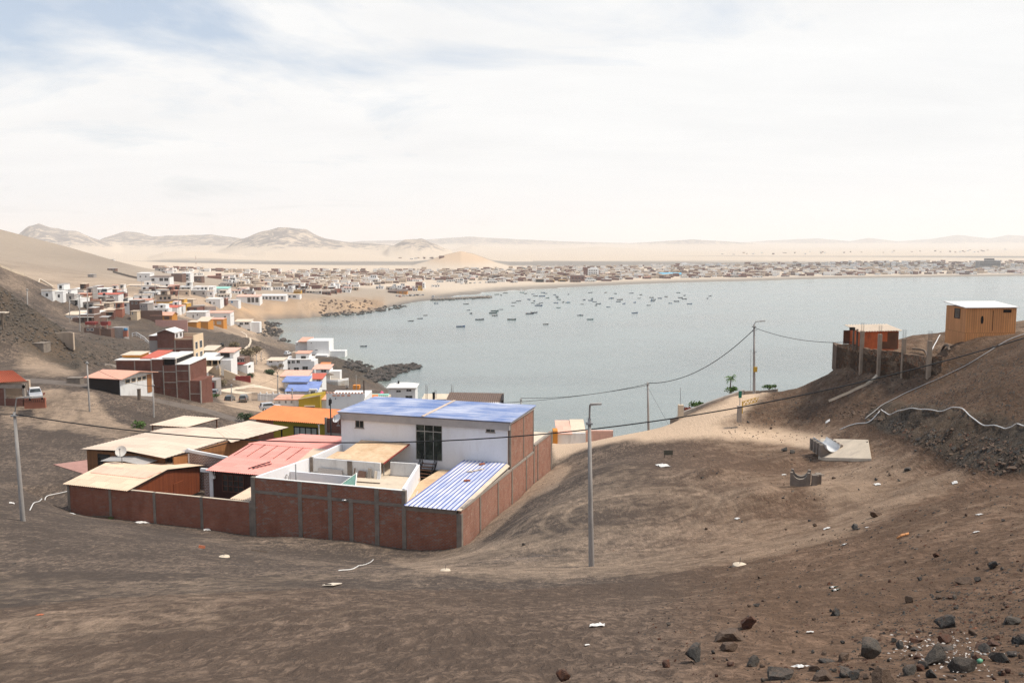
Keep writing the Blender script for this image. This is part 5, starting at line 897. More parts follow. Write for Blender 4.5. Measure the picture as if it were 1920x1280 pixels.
h=PH('clay_tile_roof','small orange clay-tiled porch roof peeping over the blue roof','house',680,772,150); h.wall('white_paint',662,700,757,775,0,6,3); m=MB(); m.corrugated((h.X(655),-.4,h.Z(757)),(h.X(705),-.4,h.Z(757)),(h.X(705),4.2,h.Z(744)),(h.X(668),4.2,h.Z(744.5)),.34,.05,0,.04); m.build('roof','roof_clay',h.r); h.box('fascia','wood_trim',656,700,757.5,759,-.35,-.2)
h=PH('sea_house','white two-storey house with pale hipped roof standing by the water','house',755,750,332); h.wall('white_paint',728,779,725,752,0,9,4)
m=MB(); x0,x1=h.X(724.5),h.X(782); y0,y1=-.9,9.9; ze=h.Z(725.5); zr=h.Z(719); xm=(x0+x1)/2; m.mesh([(x0,y0,ze),(x1,y0,ze),(x1,y1,ze),(x0,y1,ze),(xm-1.6,4.5,zr),(xm+1.6,4.5,zr),(x0,y0,ze-.2),(x1,y0,ze-.2),(x1,y1,ze-.2),(x0,y1,ze-.2)],[(0,1,5,4),(1,2,5),(2,3,4,5),(3,0,4),(6,7,1,0),(7,8,2,1),(8,9,3,2),(9,6,0,3),(9,8,7,6)]); rf=m.build('roof','roof_white',h.r); m=MB(); m.box(h.X(744),h.X(747),3,4,zr-.8,zr+.7); m.build('chimney','tank_black',rf)
for u0,u1,v0,v1 in ((743,752,730.5,735),(762,772,728.5,733.5),(760,774,741,748),(745,756,745,749)): h.win(u0,u1,v0,v1,frame='white_dirty')
h=PH('sea_terrace','green-railed sea terrace beside the white house by the water','terrace',705,752,330); h.wall('concrete_pale',683,728,746,752,0,8,4); h.roof('roof_mint',686,728,741.5,740,0,3,.1,.1)
m=MB(); [m.box(h.X(684+i*3.5),h.X(684+i*3.5)+.1,0,.1,h.Z(746),h.Z(739+i*.12)) for i in range(13)]; m.box(h.X(683),h.X(728),0,.12,h.Z(740.2),h.Z(739.6)); m.build('railing','leaf_green',h.r)
h=PH('sun_shade','folded magenta sun shade on the terrace by the water','umbrella',716,739,338); m=MB(); m.tube([(0,0,-1.2),(0,0,1.2)],.06,6); m.build('pole','wood_weathered',h.r); m=MB(); m.mesh([(0,0,1.5)]+[(1.0*math.cos(i*.785),1.0*math.sin(i*.785),.5) for i in range(8)],[(0,1+i,1+(i+1)%8) for i in range(8)]+[(8,7,6,5,4,3,2,1)]); m.build('canopy','magenta_cloth',h.r)
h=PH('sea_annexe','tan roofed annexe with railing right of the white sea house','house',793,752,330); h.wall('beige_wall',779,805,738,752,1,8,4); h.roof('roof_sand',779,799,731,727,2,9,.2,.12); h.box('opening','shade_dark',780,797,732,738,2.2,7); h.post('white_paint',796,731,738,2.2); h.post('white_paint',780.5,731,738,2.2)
h=PH('tin_roof_house','house with long rusty brown corrugated roof just behind the blue roof','house',890,762,122); h.wall('white_paint',838,943,756,772,0,5,3); m=MB(); m.corrugated((h.X(832),-.3,h.Z(757)),(h.X(941),-.3,h.Z(758)),(h.X(945),5.3,h.Z(748.5)),(h.X(838),5.3,h.Z(746.5)),.3,.04,0,.04); m.build('roof','roof_brown',h.r); h.box('rake_trim','wood_black',941,945,749,758.5,-.2,5)
def rebars(u,v0,v1,D,label,n=4,sp=.22):
    p=atD(u,v1,D); L=(v1-v0)*D/FPX; r=empty('rebar_column',tuple(p),0,label,'rebar','bare steel columns of the unfinished house'); 
    for i in range(n): m=MB(); x,y=(i%2)*sp-sp/2,(i//2)*sp-sp/2; m.tube([(x,y,-4),(x,y,L*(1-.07*i))],.035,5); m.build('rod','rebar',r)
    m=MB(); m.box(-.25,.25,-.25,.25,-5,-1.2); m.build('concrete_stub','concrete',r)
rebars(800,719,752,150,'pair of tall bare steel rods nearest the white sea house'); rebars(848,719,750,148,'tallest bundle of steel rods rising above the blue roof edge',5,.28); rebars(873,734,750,150,'short steel rods near the rusty brown roof'); rebars(817,729,750,152,'bent steel rods beside the black pillar',3)
h=PH('black_pillar','square black pillar stub above the blue roof','pillar',813,752,146); h.box('shaft','tank_black',811,815,736,752,0,.4,None,4); h.box('cap','iron_black',810.5,815.5,735.2,736,-.05,.45)
h=PH('unfinished_house','low unfinished concrete house below the bare steel rods','house',825,756,150); h.wall('concrete',790,850,751,762,0,6,4); h.roof('concrete_pale',790,850,750.5,749,0,6,.1); h.box('beam','wood_black',818,846,748.5,750.5,-.1,.2)
h=PH('roadside_house','low house with pink and sand sheet roofs beyond the dirt road','house',1068,815,127); h.wall('white_dirty',1044,1098,811.5,818,0,5,4); h.roof('roof_pinkstrip',1044,1072,812,800,0,5,.1); h.roof('roof_sand',1073,1098,811,798,.6,5,.1,.12,'rear_roof'); h.wall('orange_wall',1036,1045,806,814,-.5,1.5,3,'side_wall')
h=PH('kerb_wall','low pinkish kerb wall beyond the dirt road','wall',1125,813,131); h.wall('roof_pinkstrip',1098,1150,807,813,0,.5,3,'wall_panel')
# left: red-tiled house, salmon hut
h=PH('red_tile_house','brick house with red clay-tile roof at the left edge beside a pickup','house',10,760,138)
h.wall('brick_mid',-60,10,727,762,0,.25,3); h.wall('brick_mid',10,47,747,762,0,.25,3,'low_wall'); h.wall('brick_mid',47,47.6,747,760,.25,6,3,'low_wall'); h.wall('beige_wall',-60,20,722,760,5.5,6,3,'rear_wall'); h.box('pillar','concrete_dark',22,31,724,748,3,3.5); h.box('pillar','concrete',44,48,721,760,0,.35,None,2); h.box('pillar','concrete',9,11,727,760,-.04,.3,None,2); h.box('beam','concrete',-60,48,719,726.8,0,.25)
HP=lambda u,v,y:atD(u,v,h.D+y)-h.r.location
A_,B_,R1,R0=HP(-80,721,-.5),HP(51,714,-.5),HP(25,694.5,4.8),HP(-80,697,4.8); K1=Vector((2*R1.x-B_.x,10,B_.z)); K0=Vector((A_.x,10,A_.z))
m=MB(); m.corrugated(A_,B_,R1,R0,.3,.06,0,.05); m.corrugated(R0,R1,K1,K0,.3,.06,0,.05); m.build('roof','roof_clay_dark',h.r)
h.wall('terracotta_wall',56,96,742,754,-1.5,-1.2,2,'yard_wall'); [h.box('wall_block','brick_mid',57+i*4,59+i*4,744,750,-1.56,-1.5) for i in range(10)]
h=PH('salmon_hut','hut with salmon sheet roof, black plank side and white gable front','house',192,732,137,R(-17))
W0,W1=h.X(160),h.X(232); 
h.wall('wood_black',160,232,708,731,0,8,4); m=MB(); m.box(W1+.004,W1+.12,0,8,-4,h.Z(708)); m.mesh([(W1+.004,0,h.Z(708)),(W1+.004,8,h.Z(708)),(W1+.004,4,h.Z(700)),(W1+.12,0,h.Z(708)),(W1+.12,8,h.Z(708)),(W1+.12,4,h.Z(700))],[(0,2,1),(3,4,5),(1,2,5,4),(2,0,3,5)]); m.build('gable_front','white_dirty',h.r)
h.gable('roof_salmon',160,236,707.5,699,0,8,.5,'x')
for ya,yb in ((1.2,2.3),(2.6,3.7),(4.0,5.0),(5.2,6.2)): h.winR(233.6,ya,yb,711,719,frame='cream_wall')
m=MB(); m.box(W1+.12,W1+.22,6.4,7.5,-1.2,h.Z(710)); m.build('door','wood_orange',h.r)
def block(name,label,mat,u0,u1,v0,v1,D,dep,cat='block',group=None,yaw=0):
    p=atD((u0+u1)/2,v1,D); w=(u1-u0)*D/FPX; hh=(v1-v0)*D/FPX; m=MB(); m.box(-w/2,w/2,0,dep,-1.2,hh*.9); m.box(-w/2-.06,w/2+.06,-.06,dep+.06,hh*.9,hh); o=m.build(name,mat,None,tuple(p),yaw); return tag(o,label,cat,group)
block('concrete_block','low grey concrete block between red-tiled house and salmon hut','concrete_dark',125,150,708,720,150,1.6); block('stump','short timber stump in front of the salmon hut','wood_weathered',257,262,729,735,131,.4,'stump')
block('water_tank','square grey concrete water tank with pale lid on the rocky spur','concrete',33,63,632,646,196,3,'tank'); block('water_tank','low grey concrete tank nearest the dirt track on the spur','concrete_dark',52,82,643,656,190,3,'tank'); block('brick_tank','small red-brown brick tank beside the grey tanks','brown_wall',10,34,636,647,198,2.5,'tank'); block('rubble_heap','pale heap of sacks on the brick tank','concrete_pale',24,52,621,627,205,2,'sacks'); block('brick_block','brick block under the pale sacks on the spur','brown_wall',22,52,627,634,204,2.5,'block')
h=PH('stone_retaining_wall','curved pale stone retaining wall on the rocky slope','wall',117,641,216); m=MB(); pts=[(h.X(84),1),(h.X(100),.2),(h.X(118),0),(h.X(134),-.8),(h.X(148),-2.5)]; m.prism(pts+[(x,y+.6) for x,y in reversed(pts)],-1.5,[h.Z(v) for v in (626,624,623,622,621.5)]+[h.Z(v) for v in (621.5,622,623,624,626)]); m.build('wall_panel','beige_wall',h.r)
h=PH('wooden_stand','rough wooden stand with pale board top at the left edge','stand',3,618,205); h.box('top','board_pale',-8,11,585,587,0,1.6); h.post('wood_weathered',4,587,618,.3,.3); h.post('wood_weathered',-6,587,618,.3,.3)
h=PH('brick_ruin','half-built brick house with two red rooftop tanks on the slope','house',188,628,318); h.wall('brown_wall',158,187,614,628,0,6,3); h.wall('brown_wall',187,206,617,628,1,6,3,'side_wing'); h.box('water_tank','red_paint',159,178,603.5,609,.5,3); h.box('water_tank','red_paint',187,201,603.5,611,1,3.5); [h.post('concrete',u,609,617,.7,.25) for u in (160,177,188,200)]; h.win(163,168,615,620); h.win(170,176,615,620); h.roof('roof_grey',186,201,594.5,593,1,3.5,.2); [h.post('concrete',u,594.5,604,1.1,.2) for u in (188,200)]
h=PH('grey_shed','low grey plastered shed with brick foot beside the half-built house','shed',218,626,322); h.wall('grey_wall',207,231,614,626,0,5,3); p=h.r.location
bb=empty('water_barrel',(p.x+h.X(236),p.y,p.z),0,'blue water barrel on a red brick base','barrel'); m=MB(); m.box(-.7,.7,-.7,.7,-1,h.Z(620)); m.build('base','terracotta_wall',bb); m=MB(); m.tube([(0,0,h.Z(620)),(0,0,h.Z(615))],.68,12); m.build('drum','barrel_blue',bb)
simple('white_house','narrow white house with dark windows beside the painted blue board','white_paint','roof_sand',124,152,590,612,392,6,[(131,134,594,600),(137,141,596,604)],585); 
h=PH('notice_board','blue and yellow painted board standing on the slope','board',172,594,396); h.box('panel','boat_blue',166,177,586,593,0,.2); h.box('painted_band','yellow_paint',168,174,588.5,591,-.03,-.003); h.post('wood_weathered',168,593,600,.1); h.post('wood_weathered',175,593,600,.1)
h=PH('flat_roof_store','long low store with pale roof edge and brown front on the slope','building',156,592,402); h.wall('brown_wall',131,182,587.5,594,3,9,3); h.roof('roof_white',131,182,586.5,584.5,2.5,9,.2)
simple('stone_house','small pale stone house with arched opening on the slope','cream_wall','roof_sand',245,257,583,592,425,4,[(247.5,250,585,590)]); simple('brown_wall','long brown garden wall on the slope below the grey house frame','brown_wall',None,258,304,582,589,432,.5,cat='wall')
h=PH('stair_railing','white zigzag stair railing on the rocky slope','railing',264,633,300)
m=MB(); pts=[(248,624),(256,623),(264,628),(272,633),(279,641)]
for (a,b),(c,d) in zip(pts[:-1],pts[1:]):
    m.bar((h.X(a),0,h.Z(b)),(h.X(c),0,h.Z(d)),.18); m.bar((h.X(a),0,h.Z(b+4)),(h.X(c),0,h.Z(d+4)),.12); m.bar((h.X(a),0,h.Z(b)),(h.X(a),0,h.Z(b+7)),.15)
m.build('rail','white_paint',h.r)
h=PH('water_tank','round black plastic water tank alone on the bare slope','tank',416.5,649,330); m=MB(); m.tube([(0,0,0),(0,0,1.1),(0,0,1.25)],[.75,.75,.45],14); m.build('drum','tank_black',h.r); m=MB(); m.tube([(0,0,1.25),(0,0,1.4)],.25,10); m.build('lid','tank_black',h.r)
for lb,u,v,D,w in (('three small white huts high on the bare left hill',19,479,900,15),('pale long hut low on the bare left hill',202,491,1050,21),('small brown hut at the foot of the left hill',209,508,880,15),('small grey cabin on the terrace of the left hill',170,519,700,11)):
    h=PH('hill_hut',lb,'hut',u,v,D); h.wall('white_dirty' if 'white' in lb or 'pale' in lb else ('brown_wall' if 'brown' in lb else 'grey_wall'),u-w/2,u+w/2,v-4.5,v,0,5,2); h.roof('roof_grey',u-w/2,u+w/2,v-4.8,v-5.2,0,5,.2); h.win(u-w*.3,u-w*.1,v-3.6,v-1.2); h.win(u+w*.1,u+w*.3,v-3.6,v-1.2)
# long walls across the slope
def wallrun(label,mat,pts,hgt,th=.3,name='slope_wall'):
    q=[hit(u,v) for u,v in pts]; o=q[0]; m=MB(); 
    for a,b in zip(q[:-1],q[1:]):
        n=max(1,int((b-a).length/4)); 
        for i in range(n):
            s0=a.lerp(b,i/n); s1=a.lerp(b,(i+1)/n); d=(s1-s0); d.z=0; d.normalize(); nn=Vector((-d.y,d.x,0))*th/2; z0=ground(s0.x,s0.y); z1=ground(s1.x,s1.y); L=[Vector((s0.x,s0.y,z0))-nn,Vector((s1.x,s1.y,z1))-nn,Vector((s1.x,s1.y,z1))+nn,Vector((s0.x,s0.y,z0))+nn]; m.hexa([p-o-Vector((0,0,1.0)) for p in L]+[p-o+Vector((0,0,hgt)) for p in L])
    w=m.build(name,mat,None,tuple(o)); return tag(w,label,'wall')
wallrun('long dark boundary wall running down the bare slope to the town','concrete_dark',[(212,511),(245,520),(285,529),(325,534),(345,546),(380,549)],1.8,.35)
wallrun('pale stepped stairway parapet descending the left spur','concrete_pale',[(0,500),(20,508),(45,517),(75,525),(100,540)],1.0,.8,'stair_parapet')
wallrun('pale concrete drain edge running down past the brick houses','concrete',[(195,684),(225,690),(262,702),(300,716),(345,730),(384,742)],.35,.4,'drain_edge')
wallrun('thin pale footpath kerb curving down to the cove','concrete_pale',[(447,659),(464,650),(470,640),(462,628),(452,622)],.3,.8,'path_kerb')
# ---------------- right-hand hill
h=PH('timber_cabin','small plank cabin with pale flat roof alone on the right hilltop','cabin',1840,624,79)
h.wall('wood_cabin',1809,1904,577,625,0,3.6,1.2); m=MB(); x0,x1=h.X(1809)-.15,h.X(1904)+.12; m.slab([(x0,-.2,h.Z(577)+.06),(x1,-.2,h.Z(576)+.06),(x1,3.9,h.Z(569)),(x0,3.9,h.Z(569.5))],.07); m.build('roof','roof_white',h.r)
m=MB(); xx=h.X(1840); n=14; P=[(h.X(1840)+.12*math.cos(2*math.pi*i/n),h.Z(599.5)+.36*math.sin(2*math.pi*i/n)) for i in range(n)]; m.mesh([(a,-.03,b) for a,b in P]+[(a,-.003,b) for a,b in P],[tuple(range(n))]+[(i,n+i,n+(i+1)%n,(i+1)%n) for i in range(n)]); m.build('slit_window','shade_dark',h.r)
m=MB(); m.box(h.X(1879),h.X(1894),-.035,-.004,h.Z(585.5),h.Z(580)); m.build('window','shade_dark',h.r); h.winL(1809,1.0,2.0,580,599,'window_dark','wood_black')
for u in (1830,1860,1858): h.box('batten','wood_black',u,u+.8,582,620,-.02,-.002) if u==1860 else None
h=PH('hill_shed','rust-red sheet shed with pale ridged roof on the stone platform','shed',1650,655,hit(1650,702).y+3.5)
h.wall('rust_sheet',1613,1684,620.5,656,0,3.2,1); m=MB(); m.corrugated((h.X(1606),-.3,h.Z(620.5)),(h.X(1688),-.3,h.Z(618.5)),(h.X(1686),3.5,h.Z(612.5)),(h.X(1603),3.5,h.Z(614)),.28,.035,0,.03); m.build('roof','roof_sand',h.r); h.box('panel','rust',1663,1683,622,654,-.04,-.003); h.box('panel','rust',1652,1663,640,654,-.04,-.003)
for u in (1601,1608): h.post('wood_weathered',u,617,656,.3,.16)
h.box('side_sheet','rust',1600,1612,624,650,2.9,3.0); h.box('beam','wood_black',1594,1603,613.5,619,.2,.5)
sw=empty('stone_platform_wall',tuple(atD(1670,700,86)),0,'curved dark stone retaining wall with bare concrete pillars under the red shed','wall'); o=sw.location
path_=[(1597,690,96),(1600,690,91),(1612,697,88.5),(1645,701,86.5),(1690,704,85),(1738,704,84.5),(1765,695,87),(1782,676,92)]; tops=[(645),(646),(651),(657),(662),(668),(668),(666)]
Q=[hit(p[0],p[1]+2) for p in path_]; Q[0]=Q[1]+Vector((-.2,4.5,.2)); Q[-1]=Q[-2]+Vector((2.2,5,.6)); T_=[atD(p[0],t,max(q.y,1)) for p,t,q in zip(path_,tops,Q)]
m=MB()
for i in range(len(Q)-1):
    a,b,ta,tb=Q[i],Q[i+1],T_[i],T_[i+1]; d=Vector((b.x-a.x,b.y-a.y,0)).normalized(); nn=Vector((-d.y,d.x,0))*.45
    n=3
    for k in range(n):
        A=a.lerp(b,k/n);B=a.lerp(b,(k+1)/n);TA=ta.lerp(tb,k/n);TB=ta.lerp(tb,(k+1)/n); j0,j1=random.uniform(-.1,.12),random.uniform(-.1,.12)
        A,B=Vector((A.x,A.y,A.z-1.5)),Vector((B.x,B.y,B.z-1.5)); TA,TB=Vector((A.x,A.y,TA.z+j0)),Vector((B.x,B.y,TB.z+j0)); m.hexa([x-o for x in (A,B,B+nn,A+nn,TA,TB,TB+nn,TA+nn)])
m.build('stone_wall','stone_wall',sw); m=MB()
zt_=min(t.z for t in T_)-.25; poly=[(q.x-o.x,q.y-o.y) for q in Q]+[(Q[-1].x-o.x,Q[-1].y+3-o.y),(Q[0].x+1-o.x,Q[0].y+4-o.y)]; m.prism(poly,zt_-3-o.z,zt_-o.z); m.build('fill','dirt',sw)
for u,v0,v1,D in ((1612,620,697,88.2),(1645,626,700,86.2),(1690,634,704,84.7),(1738,638,704,84.2)):
    a=hit(u,v1+2); D=a.y-.15; b=atD(u,v0,D); m=MB(); w=.17; m.box(a.x-w-o.x,a.x+w-o.x,D-w-.1-o.y,D+w-.1-o.y,a.z-1.2-o.z,b.z-o.z); c=m.build('pillar','concrete_warm',sw,bevel=.02); m=MB()
    for dx,dy in ((-.1,-.1),(.1,-.1),(-.1,.1),(.1,.1)): m.tube([(a.x+dx-o.x,D+dy-.1-o.y,b.z-o.z-.1),(a.x+dx*1.1-o.x,D+dy-.1-o.y,b.z-o.z+.85)],.014,4)
    m.build('rebar','rebar',c)
def draped(name,label,cat,mat,pts,r,lift=.0,square=False,group=None):
    q=[]
    for e in pts:
        p=hit(*e) if len(e)==2 else atD(*e); q.append(p)
    out=[]
    for a,b in zip(q[:-1],q[1:]):
        n=max(1,int((b-a).length/.3)); out+=[a.lerp(b,i/n) for i in range(n)]
    out.append(q[-1]); out=[Vector((p.x,p.y,ground(p.x,p.y)+lift)) for p in out]
    for _ in range(3): out=[out[0]]+[(out[i-1]+out[i]*2+out[i+1])/4 for i in range(1,len(out)-1)]+[out[-1]]
    o=out[0].copy(); m=MB()
    if square:
        for a,b in zip(out[:-1],out[1:]): m.bar(a-o,b-o,r*2,r*1.6)
    else: m.tube([p-o for p in out],r,6)
    return tag(m.build(name,mat,None,tuple(o)),label,cat,group)
draped('concrete_kerb','pale broken concrete kerb running down from the stone wall','kerb','concrete_pale',[(1556,752),(1590,738),(1625,722),(1644,708),(1655,690)],.16,.05,True)
draped('water_pipe','long white water pipe lying across the right slope','pipe','pvc_white',[(1652,770),(1700,769),(1785,765),(1800,766),(1815,780),(1835,795),(1870,800),(1935,809)],.04,.10)
draped('supply_pipe','thin pale pipe running uphill to the right edge','pipe','pipe_grey',[(1622,787),(1650,762),(1700,737),(1762,711),(1830,676),(1935,625)],.035,.10)
draped('white_pipe','short white pipe at the head of the dirt cut','pipe','pvc_white',[(1575,806),(1625,795),(1650,771)],.05,.05)
draped('white_hose','thin white hose curving over the dark lot at the left','hose','pvc_white',[(56,957),(62,945),(85,930),(128,921)],.05,.05)
draped('plastic_strip','bent white plastic strip lying on the dark slope','strip','pvc_white',[(635,1070),(665,1066),(688,1057),(700,1049)],.035,.03)
draped('white_post','loose white rail leaning on the hill behind the stone wall','rail','pvc_white',[(1747,664),(1756,646),(1762,635)],.05,.4)
draped('loose_beam','grey timber beam lying on the hill behind the stone wall','beam','wood_weathered',[(1710,660),(1735,662),(1780,664)],.09,.35,True)
# concrete pad, cradles, sign, gate, wall, palm
pd=PH('concrete_pad','square pale concrete pad on the dirt lot','pad',1584,861); m=MB(); z=[hit(1534,860),hit(1634,863),hit(1628,827),hit(1538,824)]; o=pd.r.location; q=[Vector((p.x-o.x,p.y-o.y,ground(p.x,p.y)+.14-o.z)) for p in z]; m.slab(q,.9); m.build('slab','concrete_pale',pd.r,bevel=.02)
def cradle(mb,x0,x1,y,t,hh,rad):   # concrete saddle: a plate with a half-round notch
    n=10; xm=(x0+x1)/2; top=[(xm+rad*math.cos(math.pi-math.pi*i/n),hh-rad*math.sin(math.pi*i/n)*.95) for i in range(n+1)]; P=[(x0,0),(x1,0),(x1,hh)]+[(a,b) for a,b in reversed(top)]+[(x0,hh)]
    k=len(P); vs=[(a,y,b) for a,b in P]+[(a,y+t,b) for a,b in P]; fs=[(i,(i+1)%k,k+(i+1)%k,k+i) for i in range(k)]
    c=[] ; mb.mesh(vs,fs)
    # front/back skins as strips below the notch
    for yy,rev in ((y,False),(y+t,True)):
        prev=None; cols=[(x0,hh)]+top+[(x1,hh)]
        for (a,b),(c2,d) in zip(cols[:-1],cols[1:]):
            f=[(a,yy,0),(c2,yy,0),(c2,yy,d),(a,yy,b)]
            if abs(c2-a)>1e-4: mb.face(list(reversed(f)) if rev else f)
h=PH('pipe_cradle','grey block cradle holding a white half pipe on the concrete pad','cradle',1560,856); 
for i,y in enumerate((0,.75,1.5,2.25)): m=MB(); cradle(m,h.X(1537),h.X(1580),y,.4,1.0,.62); m.build('saddle','concrete_dark',h.r)
m=MB(); n=12; rad=.6; xm=(h.X(1537)+h.X(1580))/2; m.mesh([(xm+rr*math.cos(math.pi+math.pi*i/n),y,1.06-.0+rr*math.sin(math.pi+math.pi*i/n)) for rr in (rad,rad-.07) for y in (-.35,2.9) for i in range(n+1)],[(i,i+1,n+2+i,n+1+i) for i in range(n)]+[(2*(n+1)+i+1,2*(n+1)+i,3*(n+1)+i,3*(n+1)+i+1) for i in range(n)]+[(i+1,i,2*(n+1)+i,2*(n+1)+i+1) for i in range(n)],0,True); m.build('half_pipe','tile_white',h.r)
h=PH('pipe_cradle','empty grey concrete saddle blocks lying on the dirt in front of the pad','cradle',1500,912,None,R(-12)); 
for y,x0,x1 in ((0,1482,1518),(.9,1486,1522)): m=MB(); cradle(m,h.X(x0),h.X(x1),y,.28,.95,.48); m.build('saddle','concrete_dark',h.r)
m=MB(); m.box(h.X(1522),h.X(1532),.1,.5,-.1,.8); m.box(h.X(1531),h.X(1541),.6,1.2,-.1,.75); m.bar((h.X(1528),.4,.75),(h.X(1546),1.6,.5),.3,.12); m.build('slab','concrete_dark',h.r)
h=PH('board_sign','small dark board on two short legs on the dirt lot','sign',1253,858); m=MB(); m.box(-.42,.42,0,.05,.28,.72); m.build('panel','sign_plate',h.r); 
for x in (-.36,.36): m=MB(); m.box(x-.03,x+.03,.05,.1,-.2,.7); m.build('leg','wood_weathered',h.r)
h=PH('barrier_gate','yellow triangular-braced swing barrier on the road','gate',1402,769,96.5,R(20)); m=MB(); x0,x1=-.7,1.1; m.bar((x0,0,.55),(x1,0,.9),.06); m.bar((x0,0,1.0),(x1,0,1.35),.06)
for i in range(5): a=x0+i*(x1-x0)/4; b=a+(x1-x0)/8; z=lambda x:.55+(x-x0)/(x1-x0)*.35; m.bar((a,0,z(a)),(b,0,z(b)+.45),.05); (m.bar((b,0,z(b)+.45),(a+(x1-x0)/4,0,z(a+(x1-x0)/4)),.05) if i<4 else None)
m.build('frame','yellow_paint',h.r); m=MB(); m.bar((x0,0,-.3),(x0,0,1.05),.08); m.build('post','yellow_paint',h.r)
h=PH('gate_pillar','short square concrete gate pillar beside the yellow barrier','pillar',1386,784,93); m=MB(); m.box(-.2,.2,-.2,.2,-.4,1.25); m.box(-.23,.23,-.23,.23,1.25,1.33); tag(m.build('shaft','concrete',h.r))
h=PH('road_sign','small green sign on a thin post behind the gate pillar','sign',1387,772,96); m=MB(); m.box(-.17,.17,0,.04,1.55,2.3); m.build('panel','sign_green',h.r); m=MB(); m.tube([(0,.08,-.3),(0,.08,2.35)],.035,6); m.build('post','iron_grey',h.r)
h=PH('gate_pillar','pale concrete pillar with a thin rod at the end of the roadside parapet','pillar',1276,783,103); m=MB(); m.box(-.3,.3,-.3,.3,-.6,1.55); m.build('shaft','concrete_pale',h.r); m=MB(); m.tube([(0,0,1.5),(-.1,0,3.6)],.025,5); m.build('rod','rebar',h.r)
def wallseg(name,label,mat,pts,hh,th,cat='wall'):
    Q=[atD(*p) for p in pts]; o=Q[0].copy(); m=MB()
    for a,b in zip(Q[:-1],Q[1:]):
        d=Vector((b.x-a.x,b.y-a.y,0)).normalized(); nn=Vector((-d.y,d.x,0))*th; L=[a,b,b+nn,a+nn]; m.hexa([p-o-Vector((0,0,1.5)) for p in L]+[p-o+Vector((0,0,hh)) for p in L])
    return tag(m.build(name,mat,None,tuple(o)),label,cat)
wallseg('roadside_parapet','long grey concrete parapet along the edge of the dirt road','concrete',[(1262,795,104),(1285,778,104.5),(1340,757,105.5),(1396,738,107)],.45,.35)
wallseg('roadside_parapet','short concrete parapet around the tall lamp pole','concrete_dark',[(1397,742,106),(1425,741,106.5),(1456,738,105)],.55,.35)
wallseg('roadside_parapet','stub of concrete parapet at the corner by the steep drop','concrete_dark',[(1256,802,103),(1272,799,102.5)],1.0,.6)
def leaf_clump(mb,c,r,n,size,seed=0,flat=.7):
    rr=random.Random(seed)
    for i in range(n):
        d=Vector((rr.gauss(0,1),rr.gauss(0,1),rr.gauss(0,1))).normalized()*(rr.random()**.4)*r; d.z*=flat; p=Vector(c)+d
        a=Vector((rr.gauss(0,1),rr.gauss(0,1),rr.gauss(0,.6))).normalized()*size*rr.uniform(.6,1.3); b=a.cross(Vector((rr.gauss(0,1),rr.gauss(0,1),rr.gauss(0,1)))).normalized()*size*.5
        mb.mesh([p-a,p+b,p+a,p-b],[(0,1,2,3)])
def bush(label,u,v,D,r,n,mat='leaf_green',name='shrub',cat='shrub',flat=.6,seed=1,group=None):
    p=hit(u,v) if D is None else atD(u,v,D); rt=empty(name,tuple(p),0,label,cat,group); m=MB(); rr=random.Random(seed)
    for k in range(5): leaf_clump(m,(rr.uniform(-.6,.6)*r,rr.uniform(-.5,.5)*r,r*flat*rr.uniform(.45,.8)),r*rr.uniform(.45,.75),n//5,r*.16,seed*10+k,flat)
    m.build('foliage',mat,rt); m=MB(); [m.tube([(0,0,-.2),(rr.uniform(-.4,.4)*r,rr.uniform(-.4,.4)*r,r*flat*.8)],[.05*r,.02*r],5) for _ in range(4)]; m.build('stem','bark',rt); return rt
bush('red and green shrub spilling over the roadside parapet','1299',0,0,0,0) if False else None
bush('red-leaved shrub spilling over the end of the roadside parapet',1290,772,106,.8,260,'leaf_red',seed=3); bush('green shrub behind the roadside parapet near the pale pillar',1307,763,107,.9,320,'leaf_green',seed=4); bush('round green shrub under the palm tree',1372,734,109,.8,320,'leaf_green',seed=5); bush('low dark green shrub right of the tall lamp pole',1442,729,108,.7,260,'leaf_green',seed=6); bush('small green bush right of the parapet by the hillside',1453,726,107,.5,160,'leaf_green',seed=7); bush('spiky green plant beside the open sheet canopy',265,803,None,1.1,220,'leaf_green',seed=8,flat=.9); bush('dark green bush at the left end of the clay-tiled roof',463,786,148,1.5,260,'leaf_dark',seed=9)
bush('dry grey-brown bush on the cut slope by the ramp',412,722,None,2.2,260,'leaf_dry',seed=10); bush('olive bush growing below the cream ramp wall',408,700,None,2.0,260,'leaf_dark',seed=11); bush('yellow-green bush at the parked cars by the stair tower',406,744,214,1.1,200,'leaf_green',seed=12); bush('olive bush beside the dark red wall',472,707,None,1.6,220,'leaf_dark',seed=13); bush('green bush beside the dry tree',510,703,None,2.4,260,'leaf_dark',seed=14); bush('round dry bush on the bare slope right of the water tank',432,653,None,3.5,300,'leaf_dry',seed=15); bush('dark bush on the slope above the pale road',465,668,None,3.8,320,'leaf_dry',seed=16); bush('low dry bush on the slope under the water tank',480,660,None,3,260,'leaf_dry',seed=17); bush('green weeds at the foot of the red brick fence','',0,0,0,0) if False else None
x,y=ab2w(36.0,-.5); rt=bush('small green weed at the foot of the red brick fence',0,0,60,.35,90,'leaf_green',seed=18); rt.location=(x,y,ground(x,y))
